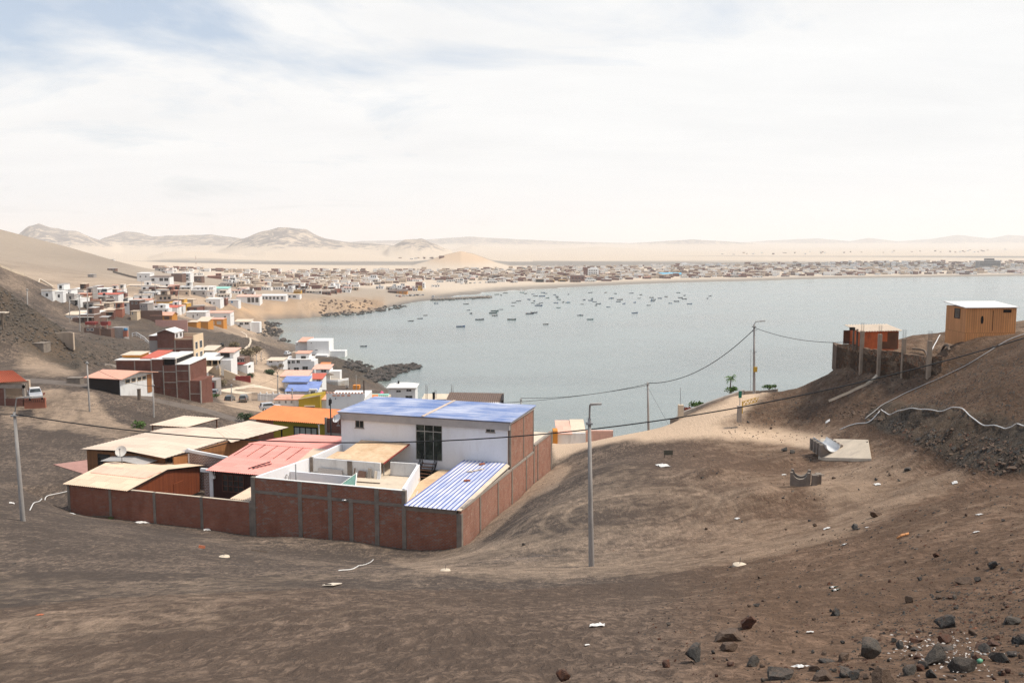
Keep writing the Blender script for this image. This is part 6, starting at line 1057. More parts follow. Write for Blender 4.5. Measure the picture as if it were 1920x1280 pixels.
# palm
p=atD(1369,733,110); pm=empty('palm_tree',tuple(p),0,'small wind-bent palm tree beside the tall lamp pole','palm'); m=MB(); m.tube([(0,0,-.3),(.02,0,.8),(.05,0,1.5)],[.09,.07,.06],8); m.build('trunk','bark',pm); m=MB(); rr=random.Random(5)
for k in range(17):
    az=rr.uniform(0,6.28); L=rr.uniform(.9,1.4); up=rr.uniform(.35,1.5); wind=.25; pts=[]
    for i in range(9):
        t=i/8; pts.append(Vector((.05+math.cos(az)*L*t*.6+wind*t*t*0-.15*t,math.sin(az)*L*t*.5,1.5+up*t-.75*t*t*L)))
    for i in range(8):
        d=(pts[i+1]-pts[i]).normalized(); s_=d.cross(Vector((0,0,1))).normalized()
        for sg in (-1,1):
            b=pts[i]; w=.34*(1-.6*i/8); m.mesh([b,b+d*.09,b+s_*sg*w+d*.2-Vector((0,0,.12))],[(0,1,2)])
m.build('fronds','palm_leaf',pm)
# dry tree by the white houses
p=hit(522,706); dt=empty('dry_tree',tuple(p),0,'leafless grey spreading tree in front of the white villa','tree'); m=MB(); lf=MB(); rr=random.Random(9)
def branch(a,d,L,r,dep):
    b=a+d*L; m.tube([a,a.lerp(b,.5)+Vector((rr.uniform(-.1,.1),rr.uniform(-.1,.1),0))*L,b],[r,r*.8,r*.6],5)
    if dep==0: leaf_clump(lf,b,.7,10,.14,rr.randint(0,9999)); return
    for _ in range(3 if dep>1 else 4): branch(b,(d+Vector((rr.gauss(0,.6),rr.gauss(0,.6),rr.gauss(.05,.3)))).normalized(),L*rr.uniform(.6,.85),r*.55,dep-1)
branch(Vector((0,0,-.3)),Vector((-.2,0,1)).normalized(),1.5,.16,4); m.build('trunk','bark',dt); lf.build('crown','leaf_dry',dt)
# ---------------------------------------------------------------- town round the bay
ORD=['first','second','third','fourth','fifth','sixth','seventh','eighth','ninth','tenth','eleventh','twelfth','thirteenth','fourteenth','fifteenth','sixteenth','seventeenth','eighteenth','nineteenth','twentieth']+['twenty-'+x for x in ('first','second','third','fourth','fifth','sixth','seventh','eighth','ninth')]+['thirtieth']
def number_labels(items):   # items: (object, key text, u); repeats of one description are told apart by their order from the left
    by={}
    for o,k,u in items: by.setdefault(k,[]).append((u,o))
    for k,l in by.items():
        l.sort(key=lambda t:t[0])
        for i,(u,o) in enumerate(l):
            if len(l)==1: o['label']=k
            elif i==len(l)-1 and len(l)>1: o['label']='rightmost '+k
            elif i==0: o['label']='leftmost '+k
            else: o['label']=k+', '+ORD[min(i,29)]+' from the left'
def landmark(u):
    for lim,t in ((420,'under the big bare hill'),(560,'above the cove bluff'),(700,'behind the headland cliff'),(790,'by the orange beach hall'),(930,'below the lone sand dune'),(1070,'left of the tall white block'),(1150,'around the tall white block'),(1235,'left of the blue-roofed hall'),(1310,'around the blue-roofed hall'),(1470,'right of the blue-roofed hall'),(1650,'on the far shore'),(1815,'left of the grey hotel'),(1900,'in front of the grey hotel'),(9999,'at the right end of the shore')):
        if u<lim: return t
WALLS=[('white','white_paint',.38),('brick','brick_mid',.20),('off-white','white_dirty',.14),('beige','beige_wall',.10),('brown','brown_wall',.06),('terracotta','terracotta_wall',.04),('grey','grey_wall',.05),('yellow','yellow_wall',.02),('pale blue','blue_wall',.01)]
def town_mesh(w,d,h,two,wallm,roofm,seed,rw=True):
    r=random.Random(seed); m=MB(); h1=h if not two else h*.55
    m.box(-w/2,w/2,0,d,-1.5,h1,0); m.box(-w/2-.1,w/2+.1,-.15,d+.1,h1,h1+.22,1)
    if two:
        a=r.uniform(-.5,.1)*w; b=a+w*r.uniform(.4,.6); a=max(a,-w/2+.1); b=min(b,w/2-.1); m.box(a,b,.4 if r.random()<.5 else d*.3,d-.2,h1+.22,h,0); m.box(a-.1,b+.1,.3 if r.random()<.5 else d*.25,d-.1,h,h+.2,1)
        n=max(1,int((b-a)/2.4))
        for i in range(n): x=a+(i+.5)*(b-a)/n; m.box(x-.55,x+.55,.2,d*.31,h1+.8,h-.5,2)
    else:
        q=r.random()
        if q<.35: m.box(-w/2,w/2,-.02,.12,h1+.22,h1+.75,0)
        elif q<.55: x=r.uniform(-w*.3,w*.3); m.box(x-.6,x+.6,d*.4,d*.4+1.2,h1+.22,h1+1.5,3)
    n=max(1,int(w/2.6))
    for i in range(n):
        if r.random()<.18: continue
        x=-w/2+(i+.5)*w/n; ww=r.uniform(.4,1.0); z0=.1 if r.random()<.35 else .9; m.box(x-ww,x+ww,-.06,.02,z0,min(2.3,h1-.25),2)
    if r.random()<.3: m.box(-w/2,w/2,-1.8,-.05,min(2.5,h1-.1),min(2.62,h1+.02),1); m.box(-w/2,-w/2+.2,-1.8,-1.6,-1,min(2.5,h1-.1),0); m.box(w/2-.2,w/2,-1.8,-1.6,-1,min(2.5,h1-.1),0)
    if r.random()<.3: m.box(-w/2-3,-w/2-.03,.3,d,-1.5,h1*.6,4)
    return m
taken=[]
for o in COL.objects:
    if o.parent is None and o.location.y>180 and o.get('category') in ('house','building','shed','hut','wall'):
        bb=[(c.x+o.location.x,c.y+o.location.y) for ch in o.children for c in (Vector(q) for q in ch.bound_box)]
        if not bb: continue
        x0,x1=min(b[0] for b in bb),max(b[0] for b in bb); y0=min(b[1] for b in bb)
        n=max(1,int((x1-x0)/6)); taken+=[(x0+(x1-x0)*(i+.5)/n,y0+3-dy,5.5) for i in range(n) for dy in (0,7)]
def free(x,y,rad):
    for a,b,c in taken:
        if (a-x)**2+((b-y)*1.0)**2<(rad+c)**2*(.30 if b>850 else .42): return False
    return True
REG=[([(395,522),(520,511),(700,508),(800,507),(800,527),(700,541),(640,552),(565,553),(500,552),(430,545)],105,(7,16)),
([(800,507),(960,506),(960,531),(860,534),(800,527)],44,(7,16)),([(960,505),(1400,497),(1400,520),(1150,527),(960,533)],62,(8,17)),([(1400,495),(1920,491),(1920,514),(1700,516),(1400,521)],58,(9,18)),([(280,505),(400,507),(400,520),(330,516)],8,(8,14)),([(240,542),(490,545),(490,575),(440,590),(280,590)],34,(6,12)),([(80,556),(240,550),(250,600),(150,606)],30,(4,8)),([(700,541),(860,534),(860,540),(760,549)],12,(6,11))]
items=[]; small=MB(); SM=['white_paint','roof_sand','window_dark','barrel_blue','brown_wall','brick_mid','white_dirty','beige_wall']
def sample(poly,k):
    us=[p[0] for p in poly]; vs=[p[1] for p in poly]; out=[]
    while len(out)<k:
        u=random.uniform(min(us),max(us)); v=random.uniform(min(vs),max(vs))
        if inpoly(np.array([u]),np.array([v]),poly)[0]: out.append((u,v))
    return out
def yawat(u): return random.gauss(.18 if u<900 else .05,.12)
for poly,cnt,(w0,w1) in REG:
    got=0
    for u,v in sample(poly,cnt*5):
        if got>=cnt: break
        p=hit(u,v)
        if p is None or p.z<1.2 or p.y<330 or p.y>2600: continue
        w=random.uniform(w0,w1); d=random.uniform(6,11)
        if not free(p.x,p.y,w*.55): continue
        t=random.random(); acc=0
        for cn,wm,pr in WALLS:
            acc+=pr
            if t<acc: break
        two=random.random()<.33; h=random.uniform(5.4,6.8) if two else random.uniform(2.7,3.7)
        rf=random.choice(['roof_sand','roof_grey','roof_white','roof_sand','roof_brown','roof_salmon' if random.random()<.4 else 'roof_pinkstrip'])
        o=town_mesh(w,d,h,two,wm,rf,random.randint(0,1<<30)).build('town_house',[wm,rf,'window_dark',random.choice(['barrel_blue','tank_black','grey_wall']),random.choice(['brown_wall','white_dirty','grey_wall'])],None,tuple(p),yawat(u))
        tag(o,None,'house',None,None); o['group']='houses of the town round the bay'
        sh=np.interp(u,[500,700,800,930,1150,1420,1920],[560,560,550,540,532,525,517])
        row='on the beachfront' if sh-v<9 else ('mid-town' if sh-v<20 else 'inland')
        if u<500: row='on the town slope'
        items.append((o,f"{'two-storey' if two else 'low'} {cn} house {row} {landmark(u)}",u)); taken.append((p.x,p.y,w*.5)); got+=1
number_labels(items)
# the rest of the town, too small and crowded to tell apart
def far_cluster(poly,k):
    for u,v in sample(poly,k):
        p=hit(u,v)
        if p is None or p.z<1.2 or not free(p.x,p.y,1.2): continue
        w=random.uniform(5,13); d=random.uniform(5,9); h=random.choice([3,3.2,3.6,5.8,6.2]); c,s_=math.cos(.15),math.sin(.15)
        mt=random.choice([0,0,5,5,4,6,7,7]); b=len(small.v); small.box(p.x-w/2,p.x+w/2,p.y,p.y+d,p.z-1.5,p.z+h,mt); small.box(p.x-w/2-.1,p.x+w/2+.1,p.y-.1,p.y+d,p.z+h,p.z+h+.2,1)
        for i in range(int(w/2.5)): x=p.x-w/2+1.2+i*2.5; small.box(x-.5,x+.6,p.y-.05,p.y,p.z+.8,p.z+2.2,2)
        taken.append((p.x,p.y,w*.45))
for poly,k in (([(400,520),(520,509),(960,504),(960,528),(800,525),(600,545),(480,545)],820),([(960,503),(1400,496),(1400,518),(960,531)],720),([(1400,494),(1920,490),(1920,512),(1400,519)],800),([(270,503),(480,506),(480,512),(300,510)],50),([(1330,474),(1920,468),(1920,473),(1330,479)],45),([(745,484),(830,482),(830,486),(745,487)],10)): far_cluster(poly,k)
o=small.build('distant_houses',SM); tag(o,kind='stuff')
# landmarks of the far shore
h=PH('white_block','tallest white block with windows and a brick side wall in the far town','building',1110,520,1560); h.wall('white_paint',1102,1122.5,504,520,0,14,3); h.wall('brick_mid',1095,1102,502,520,1,14,3,'side_wall'); [h.box('window','window_dark',1104+i*3.4,1105.6+i*3.4,506+j*4.5,508.4+j*4.5,-.1,-.01) for i in range(5) for j in range(3)]; h.wall('white_paint',1108,1120,501.5,504,2,10,0,'roof_room')
h=PH('blue_hall','long hall with bright blue rounded roof on the far beach','hall',1258,518,1600); h.wall('white_dirty',1238,1277,514.5,518,0,16,3); m=MB(); n=8; x0,x1=h.X(1237),h.X(1278); m.mesh([(x,8-8.5*math.cos(math.pi*i/n),h.Z(514.5)+3.3*math.sin(math.pi*i/n)) for x in (x0,x1) for i in range(n+1)],[(i,n+1+i,n+2+i,i+1) for i in range(n)]+[tuple(range(n+1)),tuple(reversed(range(n+1,2*n+2)))]); m.build('roof','roof_teal',h.r); h.box('end_wall','boat_blue',1236.5,1240,513,517.5,-.3,-.02)
h=PH('grey_hotel','long four-storey grey hotel with roof rooms at the far right','building',1855,503,2150); h.wall('grey_wall',1835,1876,489,503,0,16,3); [h.box('window_band','window_dark',1836.5,1874.5,490.6+i*3,492+i*3,-.15,-.01) for i in range(3)]; h.wall('grey_wall',1849,1865,484.5,489,3,12,0,'roof_room'); h.box('window_band','window_dark',1850,1864,485.6,487.2,2.8,2.99); h.wall('white_dirty',1868,1875,487.6,489,2,10,0,'roof_room')
h=PH('white_house','white house with stepped upper floors standing behind the blue-roofed hall','house',1282,500.5,2050); h.wall('white_paint',1275,1289,495.5,501,0,10,3); h.wall('white_paint',1279,1288,492.5,495.5,1,9,0,'upper_floor'); [h.box('window','window_dark',1277+i*3.5,1279+i*3.5,497,499,-.1,-.01) for i in range(4)]; h.wall('brick_mid',1268,1275,494,501,2,10,3,'side_wall')
h=PH('orange_hall','low bright orange hall above the beach car park','hall',752,551,1040); h.wall('orange_wall',744,763,546,550,0,9,3); h.roof('roof_brown',727,764,545.5,543.5,-1,9,.2); h.wall('brown_wall',727,744,546,550,1,9,3,'side_wing'); h.win(746,748,547,549.4); h.win(754,756.5,547,549.4)
for lb,cm,u0,u1,v0,v1,D in (('yellow beach restaurant left of the tall white block','yellow_wall',1027,1040,525,529,1420),('second yellow beach restaurant nearer the tall white block','yellow_wall',1048,1062,524,528,1430),('grey beach restaurant with awning between the yellow ones','grey_wall',1004,1020,523,529,1400)):
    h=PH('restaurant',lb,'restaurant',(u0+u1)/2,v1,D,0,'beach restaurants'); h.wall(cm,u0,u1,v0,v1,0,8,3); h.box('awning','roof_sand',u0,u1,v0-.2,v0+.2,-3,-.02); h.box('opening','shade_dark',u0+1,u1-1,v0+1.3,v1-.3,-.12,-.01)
h=PH('white_house','tall white house with open upper floor left of the orange beach hall','house',703,532,1080); h.wall('white_paint',690,709,522,532,0,12,3); h.wall('white_dirty',694,706,516,522,2,10,0,'upper_floor'); [h.box('window','window_dark',695.5+i*3.6,697.5+i*3.6,517.5,520,1.9,1.99) for i in range(3)]; h.win(693,695,525,528); h.win(699,701,525,528)
h=PH('brown_house','tall brown brick block on the beachfront under the lone dune','house',790,541,1090); h.wall('brick_mid',779,792,529,541,0,10,3); h.wall('white_paint',792,796.5,530,541,0,10,3,'front'); h.box('window','window_dark',793,795,532,534.5,-.1,-.01); h.box('window','window_dark',793,795,536,538.5,-.1,-.01)
h=PH('brown_house','broad brown brick house at the left of the tall white block','house',1085,527,1480); h.wall('brick_mid',1070,1096,517,528,0,12,3); h.roof('roof_brown',1070,1096,516.8,516,0,12,.2); [h.box('window','window_dark',1073+i*6,1075+i*6,520,523,-.1,-.01) for i in range(4)]
# masts
def mast(label,u,v0,v1,D):
    p=atD(u,v1,D); L=(v1-v0)*D/FPX; r=empty('radio_mast',tuple(p),0,label,'mast','lattice masts of the town')
    for i in range(6):
        m=MB(); z0=-1 if i==0 else L*i/6; z1=L*(i+1)/6
        for sx,sy in ((-.3,-.3),(.3,-.3),(0,.35)): m.tube([(sx,sy,z0),(sx,sy,z1)],.08,4)
        m.bar((-.3,-.3,z0),(.3,-.3,z1),.08); m.bar((.3,-.3,z0),(0,.35,z1),.08); m.build('section','red_paint' if i%2==0 else 'white_paint',r)
mast('red and white lattice mast at the desert edge behind the big hill',368,477,505,1500); mast('red and white lattice mast left of the tall white block',1073,496,512,1650); mast('thin lattice mast beside the taller one near the white block',1063,497.5,511,1660)
# stone jetty and beach rocks
def boulder(mb,c,r,seed,flat=.65):
    rr=random.Random(seed); t=(1+5**.5)/2; V=[(-1,t,0),(1,t,0),(-1,-t,0),(1,-t,0),(0,-1,t),(0,1,t),(0,-1,-t),(0,1,-t),(t,0,-1),(t,0,1),(-t,0,-1),(-t,0,1)]; Fc=[(0,11,5),(0,5,1),(0,1,7),(0,7,10),(0,10,11),(1,5,9),(5,11,4),(11,10,2),(10,7,6),(7,1,8),(3,9,4),(3,4,2),(3,2,6),(3,6,8),(3,8,9),(4,9,5),(2,4,11),(6,2,10),(8,6,7),(9,8,1)]
    sx,sy=rr.uniform(.7,1.4),rr.uniform(.7,1.3); a=rr.uniform(0,6.28); vs=[]
    for x,y,z in V:
        k=rr.uniform(.65,1.15)*r/1.9; x,y,z=x*k*sx,y*k*sy,z*k*flat; vs.append((c[0]+x*math.cos(a)-y*math.sin(a),c[1]+x*math.sin(a)+y*math.cos(a),c[2]+z))
    mb.mesh(vs,Fc)
def rockfield(name,label,polys,k,r0,r1,mat,cat=None,kind='stuff'):
    mb=MB()
    for poly,kk in polys:
        for u,v in sample(poly,kk):
            p=hit(u,v,water=True)
            if p is None: continue
            r=random.uniform(r0,r1)*random.uniform(.6,1.2); boulder(mb,(p.x,p.y,p.z+r*.1),r,random.randint(0,1<<30))
    return tag(mb.build(name,mat),label,cat,None,kind)
rockfield('shore_rocks',None,[([(686,703),(705,692),(735,685),(786,685),(790,689),(765,697),(738,706),(725,713),(700,716)],300),([(650,672),(690,684),(700,692),(680,700),(645,688)],60),([(495,603),(530,607),(528,612),(498,612)],40),([(500,617),(528,618),(524,630),(505,632)],45),([(520,635),(545,638),(543,641),(522,640)],14),([(700,577),(760,572),(762,576),(705,586)],50),([(600,589),(700,582),(705,589),(610,594)],60),([(440,612),(500,612),(515,640),(480,625)],40)],1,.8,2.2,'rock_shore')
jt=empty('stone_jetty',tuple(hit(870,560,water=True)),0,'low dark stone jetty with railings reaching into the bay','jetty'); o=jt.location; m=MB()
for i in range(150):
    u=random.uniform(808,922); v=562.5-(u-808)*.045+random.uniform(-1.6,1.6); p=hit(u,v,water=True); boulder(m,(p.x-o.x,p.y-o.y,.3),random.uniform(.9,2.2),i)
m.build('boulders','rock_grey',jt); m=MB(); a=hit(812,561,water=True); b=hit(920,557,water=True); a.z=b.z=0; m.bar(a-o+Vector((0,0,.9)),b-o+Vector((0,0,.9)),6,1.8); m.build('deck','concrete',jt); m=MB()
for i in range(16): q=a.lerp(b,i/15)-o; m.tube([(q.x,q.y-2.6,1.8),(q.x,q.y-2.6,3.2)],.12,4)
m.build('railing','boat_blue',jt)
# boats at anchor
hullmeshes={}
def hull_mesh(Lh):
    n=9; st=[]
    for i in range(n):
        t=i/(n-1); x=(t-.45)*Lh; w=.17*Lh*(1-max(0,(t-.45)/.55)**2.2)*(.82+.18*min(1,t/.3)); zt=.09*Lh+.10*Lh*max(0,(t-.5)/.5)**2+.02*Lh*max(0,(.3-t)/.3); st.append((x,max(w,.01),zt))
    m=MB(); vs=[];fs=[]
    for x,w,z in st: vs+= [(x,-w*.55,-.4),(x,-w,z),(x,-w*.86,z),(x,-w*.8,z-.045*Lh),(x,w*.8,z-.045*Lh),(x,w*.86,z),(x,w,z),(x,w*.55,-.4)]
    for i in range(n-1):
        for k in range(7): a=i*8+k; fs.append((a,a+1,a+9,a+8))
    fs.append(tuple(range(8))[::-1]); fs.append(tuple((n-1)*8+k for k in range(8)))
    m.mesh(vs,fs,0); return m
B1=[(413,685,35),(710,691,12),(736,752,26),(764,784,20),(997,761,60),(980,781,62),(998,806,45),(1064,745,25),(845,848,68),(655,917,68),(305,804,25),(251,837,42),(158,861,45),(1018,595,20),(1064,602,22),(1104,581,24),(932,607,15),(1270,576,18),(1308,587,15),(1380,593,28),(1406,611,15),(1470,613,48),(1507,585,30),(1480,577,12),(1528,631,22),(1342,645,12),(1396,661,20),(1190,677,36),(1236,661,18),(1179,711,28),(1379,679,26),(1435,692,26),(1463,681,30),(1437,708,58),(1166,847,68),(1347,788,62),(1392,777,50),(1508,893,42),(1610,679,36),(1600,600,16),(1622,616,16),(1626,627,14),(1641,646,14),(1685,674,15),(1730,677,38),(1635,728,35),(1737,595,14),(1872,693,25),(1895,650,16),(1852,805,46)]
B2=[(247,577,14),(402,577,16),(500,587,22),(658,582,14),(755,598,14),(245,845,50),(250,655,22),(268,640,14),(291,669,32),(329,688,24),(307,705,24),(457,634,40),(541,647,46),(529,667,36),(428,722,30),(586,687,16),(694,676,18),(692,781,52),(733,633,26),(831,703,30),(861,626,20),(877,647,38),(871,661,32),(943,633,16),(1006,617,20),(1128,578,18),(1192,606,14),(1147,627,16),(1187,640,22),(1109,664,42),(1048,683,28),(1240,689,18),(1448,611,24),(1422,636,22)]
boats=[(740+x/5.333,440+y/5.333+.6,l/5.333) for x,y,l in B1]+[(1060+x/5.333,440+y/5.333+.6,l/5.333) for x,y,l in B2]+[(681,649.5,10)]
HC=[('navy','hull_navy',5),('dark blue','hull_blue',4),('black','hull_black',3),('dark green','hull_green',2),('dark grey','hull_grey',3),('rust orange','hull_orange',1),('brown','hull_brown',1),('teal','hull_teal',1)]
HL=[c for c in HC for _ in range(c[2])]; items=[]; rb=random.Random(21)
base_hull=hull_mesh(6.0); protos={}
for u,v,l in boats:
    x,y=sea(u,v); L=max(3.8,1.3*l*y/FPX); short=l<4.6; cn,hm,_=rb.choice(HL)
    if 1178<u<1182 or False: cn,hm='black','hull_black'
    yaw=rb.gauss(0,.22) if not short or rb.random()<.3 else rb.choice([-1,1])*rb.uniform(.7,1.3)
    if short: L=min(7,L*1.5)
    k=L/6.0; r=empty('fishing_boat',(x,y,0),yaw,None,'boat','fishing boats at anchor in the bay')
    if hm not in protos: protos[hm]=base_hull.build('hull',hm)
    hl=protos[hm].copy(); COL.objects.link(hl); hl.parent=r; hl.location=(0,0,0); hl.scale=(k,k,k)
    dm=MB(); dm.prism([(-2.5,-.75),(1.2,-.78),(2.2,-.4),(2.2,.4),(1.2,.78),(-2.5,.75)],.12,.32,0); d_=dm.build('deck','boat_deck',r); d_.scale=(k,k,k)
    ty=rb.random()
    if l>5 and ty<.6:
        cx=rb.choice([-1.5,-1.2,.3]); cm=MB(); cm.box(cx-.5,cx+.5,-.42,.42,.32,1.15); cm.box(cx-.6,cx+.6,-.5,.5,1.15,1.23); c=cm.build('cabin',rb.choice(['boat_white','boat_white','boat_blue','hull_teal']),r); c.scale=(k,k,k)
    if l>7 or ty>.75: mm=MB(); mm.tube([(.6,0,.2),(.6,0,2.0)],.05,5); c=mm.build('mast','wood_weathered',r); c.scale=(k,k,k)
    if l>7:
        mm=MB(); mm.box(-2.3,-1.9,-.3,.3,.32,.75); mm.box(1.0,1.5,-.35,.2,.32,.6); c=mm.build('gear',rb.choice(['orange_paint','boat_blue','boat_white']),r); c.scale=(k,k,k)
    row='in the near row' if v>583 else ('in the middle rows' if v>564 else 'in the far rows')
    if v>630: row='alone close to the inlet'
    items.append((r,f"{'larger' if l>8 else 'small'} {cn} fishing boat at anchor {row}",u))
number_labels(items)
for o in protos.values(): bpy.data.objects.remove(o)
# ---------------------------------------------------------------- vehicles
def car_parts(kind='suv'):
    prof=[(-2.1,.35),(-2.15,.85),(-1.95,1.0),(-1.75,1.62),(.35,1.66),(1.0,1.08),(2.0,.95),(2.15,.7),(2.12,.35)] if kind=='suv' else [(-2.4,.4),(-2.4,.98),(-.75,1.0),(-.6,1.6),(.55,1.62),(1.2,1.08),(2.2,.95),(2.35,.7),(2.3,.4)]
    W=.86; body=MB(); n=len(prof)
    def wy(z): return W if z<1.02 else W*(1-.22*(z-1.02)/.6)
    vs=[(x,-wy(z),z) for x,z in prof]+[(x,wy(z),z) for x,z in prof]; body.mesh(vs,[tuple(range(n)),tuple(reversed(range(n,2*n)))]+[(i+1,i,n+i,n+(i+1)%n) if i<n-1 else (0,i,n+i,n) for i in range(n)])
    win=MB(); a,b=(-1.55,.62) if kind=='suv' else (-.55,.78)
    for sg in (-1,1): y0,y1=sg*wy(1.08)*1.012,sg*wy(1.55)*1.012; win.face([(a,y0,1.08),(b,y0,1.08),(b-.42,y1,1.55),(a+.08,y1,1.55)][::sg])
    fx=(.42,1.58,.95,1.1) if kind=='suv' else (.62,1.55,1.14,1.12)
    win.face([(fx[2]+.03,-.74,fx[3]+.03),(fx[2]+.03,.74,fx[3]+.03),(fx[0]+.05,.62,fx[1]+.02),(fx[0]+.05,-.62,fx[1]+.02)])
    rx=(-1.96,1.06,-1.79,1.55) if kind=='suv' else (-.77,1.06,-.64,1.53); win.face([(rx[0]-.02,.7,rx[1]),(rx[0]-.02,-.7,rx[1]),(rx[2]-.02,-.6,rx[3]),(rx[2]-.02,.6,rx[3])])
    return body,win
def car(label,colr,u,v,D,yaw,kind='suv',cat='car',group=None,s=1.0):
    p=hit(u,v) if D is None else atD(u,v,D); p.z=ground(p.x,p.y) if D is None else p.z
    r=empty('pickup_truck' if kind=='pickup' else 'parked_car',tuple(p),yaw,label,cat,group); r.scale=(s,s,s); b,w=car_parts(kind); bo=b.build('body',colr,r,bevel=.05); w.build('windows','glass_dark',r)
    for x in (-1.35,1.4):
        for sg in (-1,1):
            m=MB(); m.tube([(x,sg*.7,.34),(x,sg*.9,.34)],.36,14); wh=m.build('wheel','tyre',r); m=MB(); m.tube([(x,sg*.89,.34),(x,sg*.915,.34)],.2,10); m.build('rim','steel',wh)
    for sg in (-1,1):
        m=MB(); m.box(2.05 if kind=='suv' else 2.25,2.14 if kind=='suv' else 2.33,sg*.62-.17,sg*.62+.17,.68,.84); m.build('headlight','tile_white',r); m=MB(); m.box(-2.17 if kind=='suv' else -2.42,-2.1 if kind=='suv' else -2.36,sg*.7-.1,sg*.7+.1,.8,1.02); m.build('tail_light','red_paint',r)
    if kind=='pickup':
        m=MB(); m.box(-2.3,-.8,-.72,.72,1.0,1.012); m.build('load_bed','shade_dark',r); m=MB(); m.box(-.6,.5,-.66,.66,1.62,1.66); m.build('roof_rack','paper_white',r)
    return r
car('white pickup truck with a loaded roof beside the red-tiled house','car_silver',66,747,131,R(-58),'pickup','pickup truck'); car('small grey car parked by the stair tower at the ramp foot','car_grey',403,741,219,R(100)); car('black car parked facing away beside the pole on the pale road','car_black',431,753,208,R(95)); car('olive-grey off-roader parked with its back to the hill on the pale road','car_olive',457,752,204,R(100)); car('silver off-roader half hidden behind the clay-tiled house','car_silver',507,769,178,R(25)); car('small white car parked at the top of the villa drive','car_white',539,665,390,R(80))
rb=random.Random(4); items=[]
for i,(u,v) in enumerate([(745,555),(750,556),(757,555),(764,554.6),(768,554.5),(772,554.2),(777,554),(782,553.6),(787,553.4),(792,553.5),(812,556),(866,532),(874,531.5),(882,531),(890,530.5),(900,530),(912,529.5),(412,552),(418,552.2),(423,552.5),(270,566),(280,565.5)]):
    p=hit(u,v+.5); c=rb.choice(['car_white','car_silver','car_black','car_grey','car_blue','car_red','car_white']); b,w=car_parts('suv'); b.mesh(w.v,w.f,1); b.box(-1.7,-1.0,-.88,.88,0,.5,2); b.box(1.05,1.75,-.88,.88,0,.5,2)
    o=b.build('parked_car',[c,'glass_dark','tyre'],None,tuple(p),rb.uniform(0,3.1)); tag(o,None,'car','cars parked in the town')
    items.append((o,c[4:]+(' car parked on the beach car park by the orange hall' if u<830 and u>700 else (' car parked behind the beach below the dune' if u>830 else ' car parked on the left town slope')),u))
number_labels(items)
rockfield('spur_rocks',None,[([(-60,545),(0,543),(60,565),(110,600),(140,622),(150,690),(90,660),(0,640)],520),([(150,630),(280,645),(270,690),(220,690),(150,680)],260),([(330,640),(470,620),(520,660),(480,690),(400,640)],160)],1,.12,.5,'rock_grey')
rockfield('cut_bank_rocks',None,[([(1640,785),(1750,795),(1920,835),(1920,892),(1820,883),(1700,822)],95),([(1570,770),(1650,745),(1660,790),(1590,790)],60)],1,.05,.22,'rock_brown')
rockfield('headland_rocks',None,[([(600,562),(700,562),(706,584),(600,590)],90)],1,.6,2.0,'rock_brown')
# ---------------------------------------------------------------- poles, lamps and cables
def pole(name,label,cat,base,top,D,r0,r1,mat,lamp=None,group=None,insul=True):
    b=atD(*base,D); t=atD(*top,D); b.z=min(b.z,ground(b.x,b.y)+.05); t.x=b.x+max(-.035,min(.035,(t.x-b.x)/(t.z-b.z)))*(t.z-b.z); r=empty(name,tuple(b),0,label,cat,group); v=t-b
    m=MB(); m.tube([Vector((0,0,-1)),Vector((0,0,0)),v*.5,v],[r0,r0,(r0+r1)/2,r1],12); m.build('shaft',mat,r)
    if insul: m=MB(); m.box(v.x-r1*2,v.x+r1*2,-r1*2.2,r1*2.2,v.z-.32,v.z-.22); m.build('collar','iron_grey',r)
    if lamp:
        e=atD(*lamp,D)-b; m=MB(); mid=Vector((v.x+(e.x-v.x)*.25,0,e.z-.08)); m.tube([v-Vector((0,0,.3)),v.lerp(mid,.6),mid,Vector((e.x,-.1,e.z))],.05,8); m.build('lamp_arm','pole_concrete',r); sg=1 if e.x>v.x else -1
        m=MB(); m.hexa([(e.x-.05*sg,-.2,e.z-.07),(e.x+.55*sg,-.24,e.z-.02),(e.x+.55*sg,.04,e.z-.02),(e.x-.05*sg,0,e.z-.07),(e.x-.05*sg,-.2,e.z+.05),(e.x+.55*sg,-.22,e.z+.07),(e.x+.55*sg,.02,e.z+.07),(e.x-.05*sg,0,e.z+.05)]); m.build('lamp_head','pole_concrete',r)
    return r
pole('street_lamp','tall grey concrete street lamp at the left edge of the dark lot','street lamp',(43,976),(27,772),65.6,.18,.10,'pole_concrete',(49,744)); pole('street_lamp','tall grey concrete street lamp in the middle of the dark slope','street lamp',(1109,1064),(1105,784),47,.155,.085,'pole_concrete',(1108,757)); pole('street_lamp','tall concrete lamp pole with meter box by the palm tree','street lamp',(1414,737),(1414,608),104,.17,.10,'pole_concrete',(1425,602))
p=[o for o in COL.objects if o.name.startswith('street_lamp')][-1]; m=MB(); m.box(-.22,.22,-.28,-.17,2.6,3.2); m.build('meter_box','yellow_paint',p); m=MB(); m.bar((-.55,0,7.5-.2),(.1,0,7.5),.06); m.build('bracket','iron_grey',p); m=MB(); m.bar((-.3,-.1,4.8),(.14,-.1,5.0),.05); m.build('bracket','iron_grey',p)
pole('utility_pole','slim timber pole standing where the dirt road drops to the sea','pole',(1216,808),(1214,716),112,.16,.10,'pole_concrete'); pole('utility_pole','weathered pole at the dirt track by the salmon hut','pole',(167,748),(163,677),133,.14,.09,'pole_concrete'); pole('utility_pole','weathered pole behind the open sheet canopy','pole',(289,800),(287,719),137,.15,.09,'pole_concrete')
G='utility poles of the hillside houses'
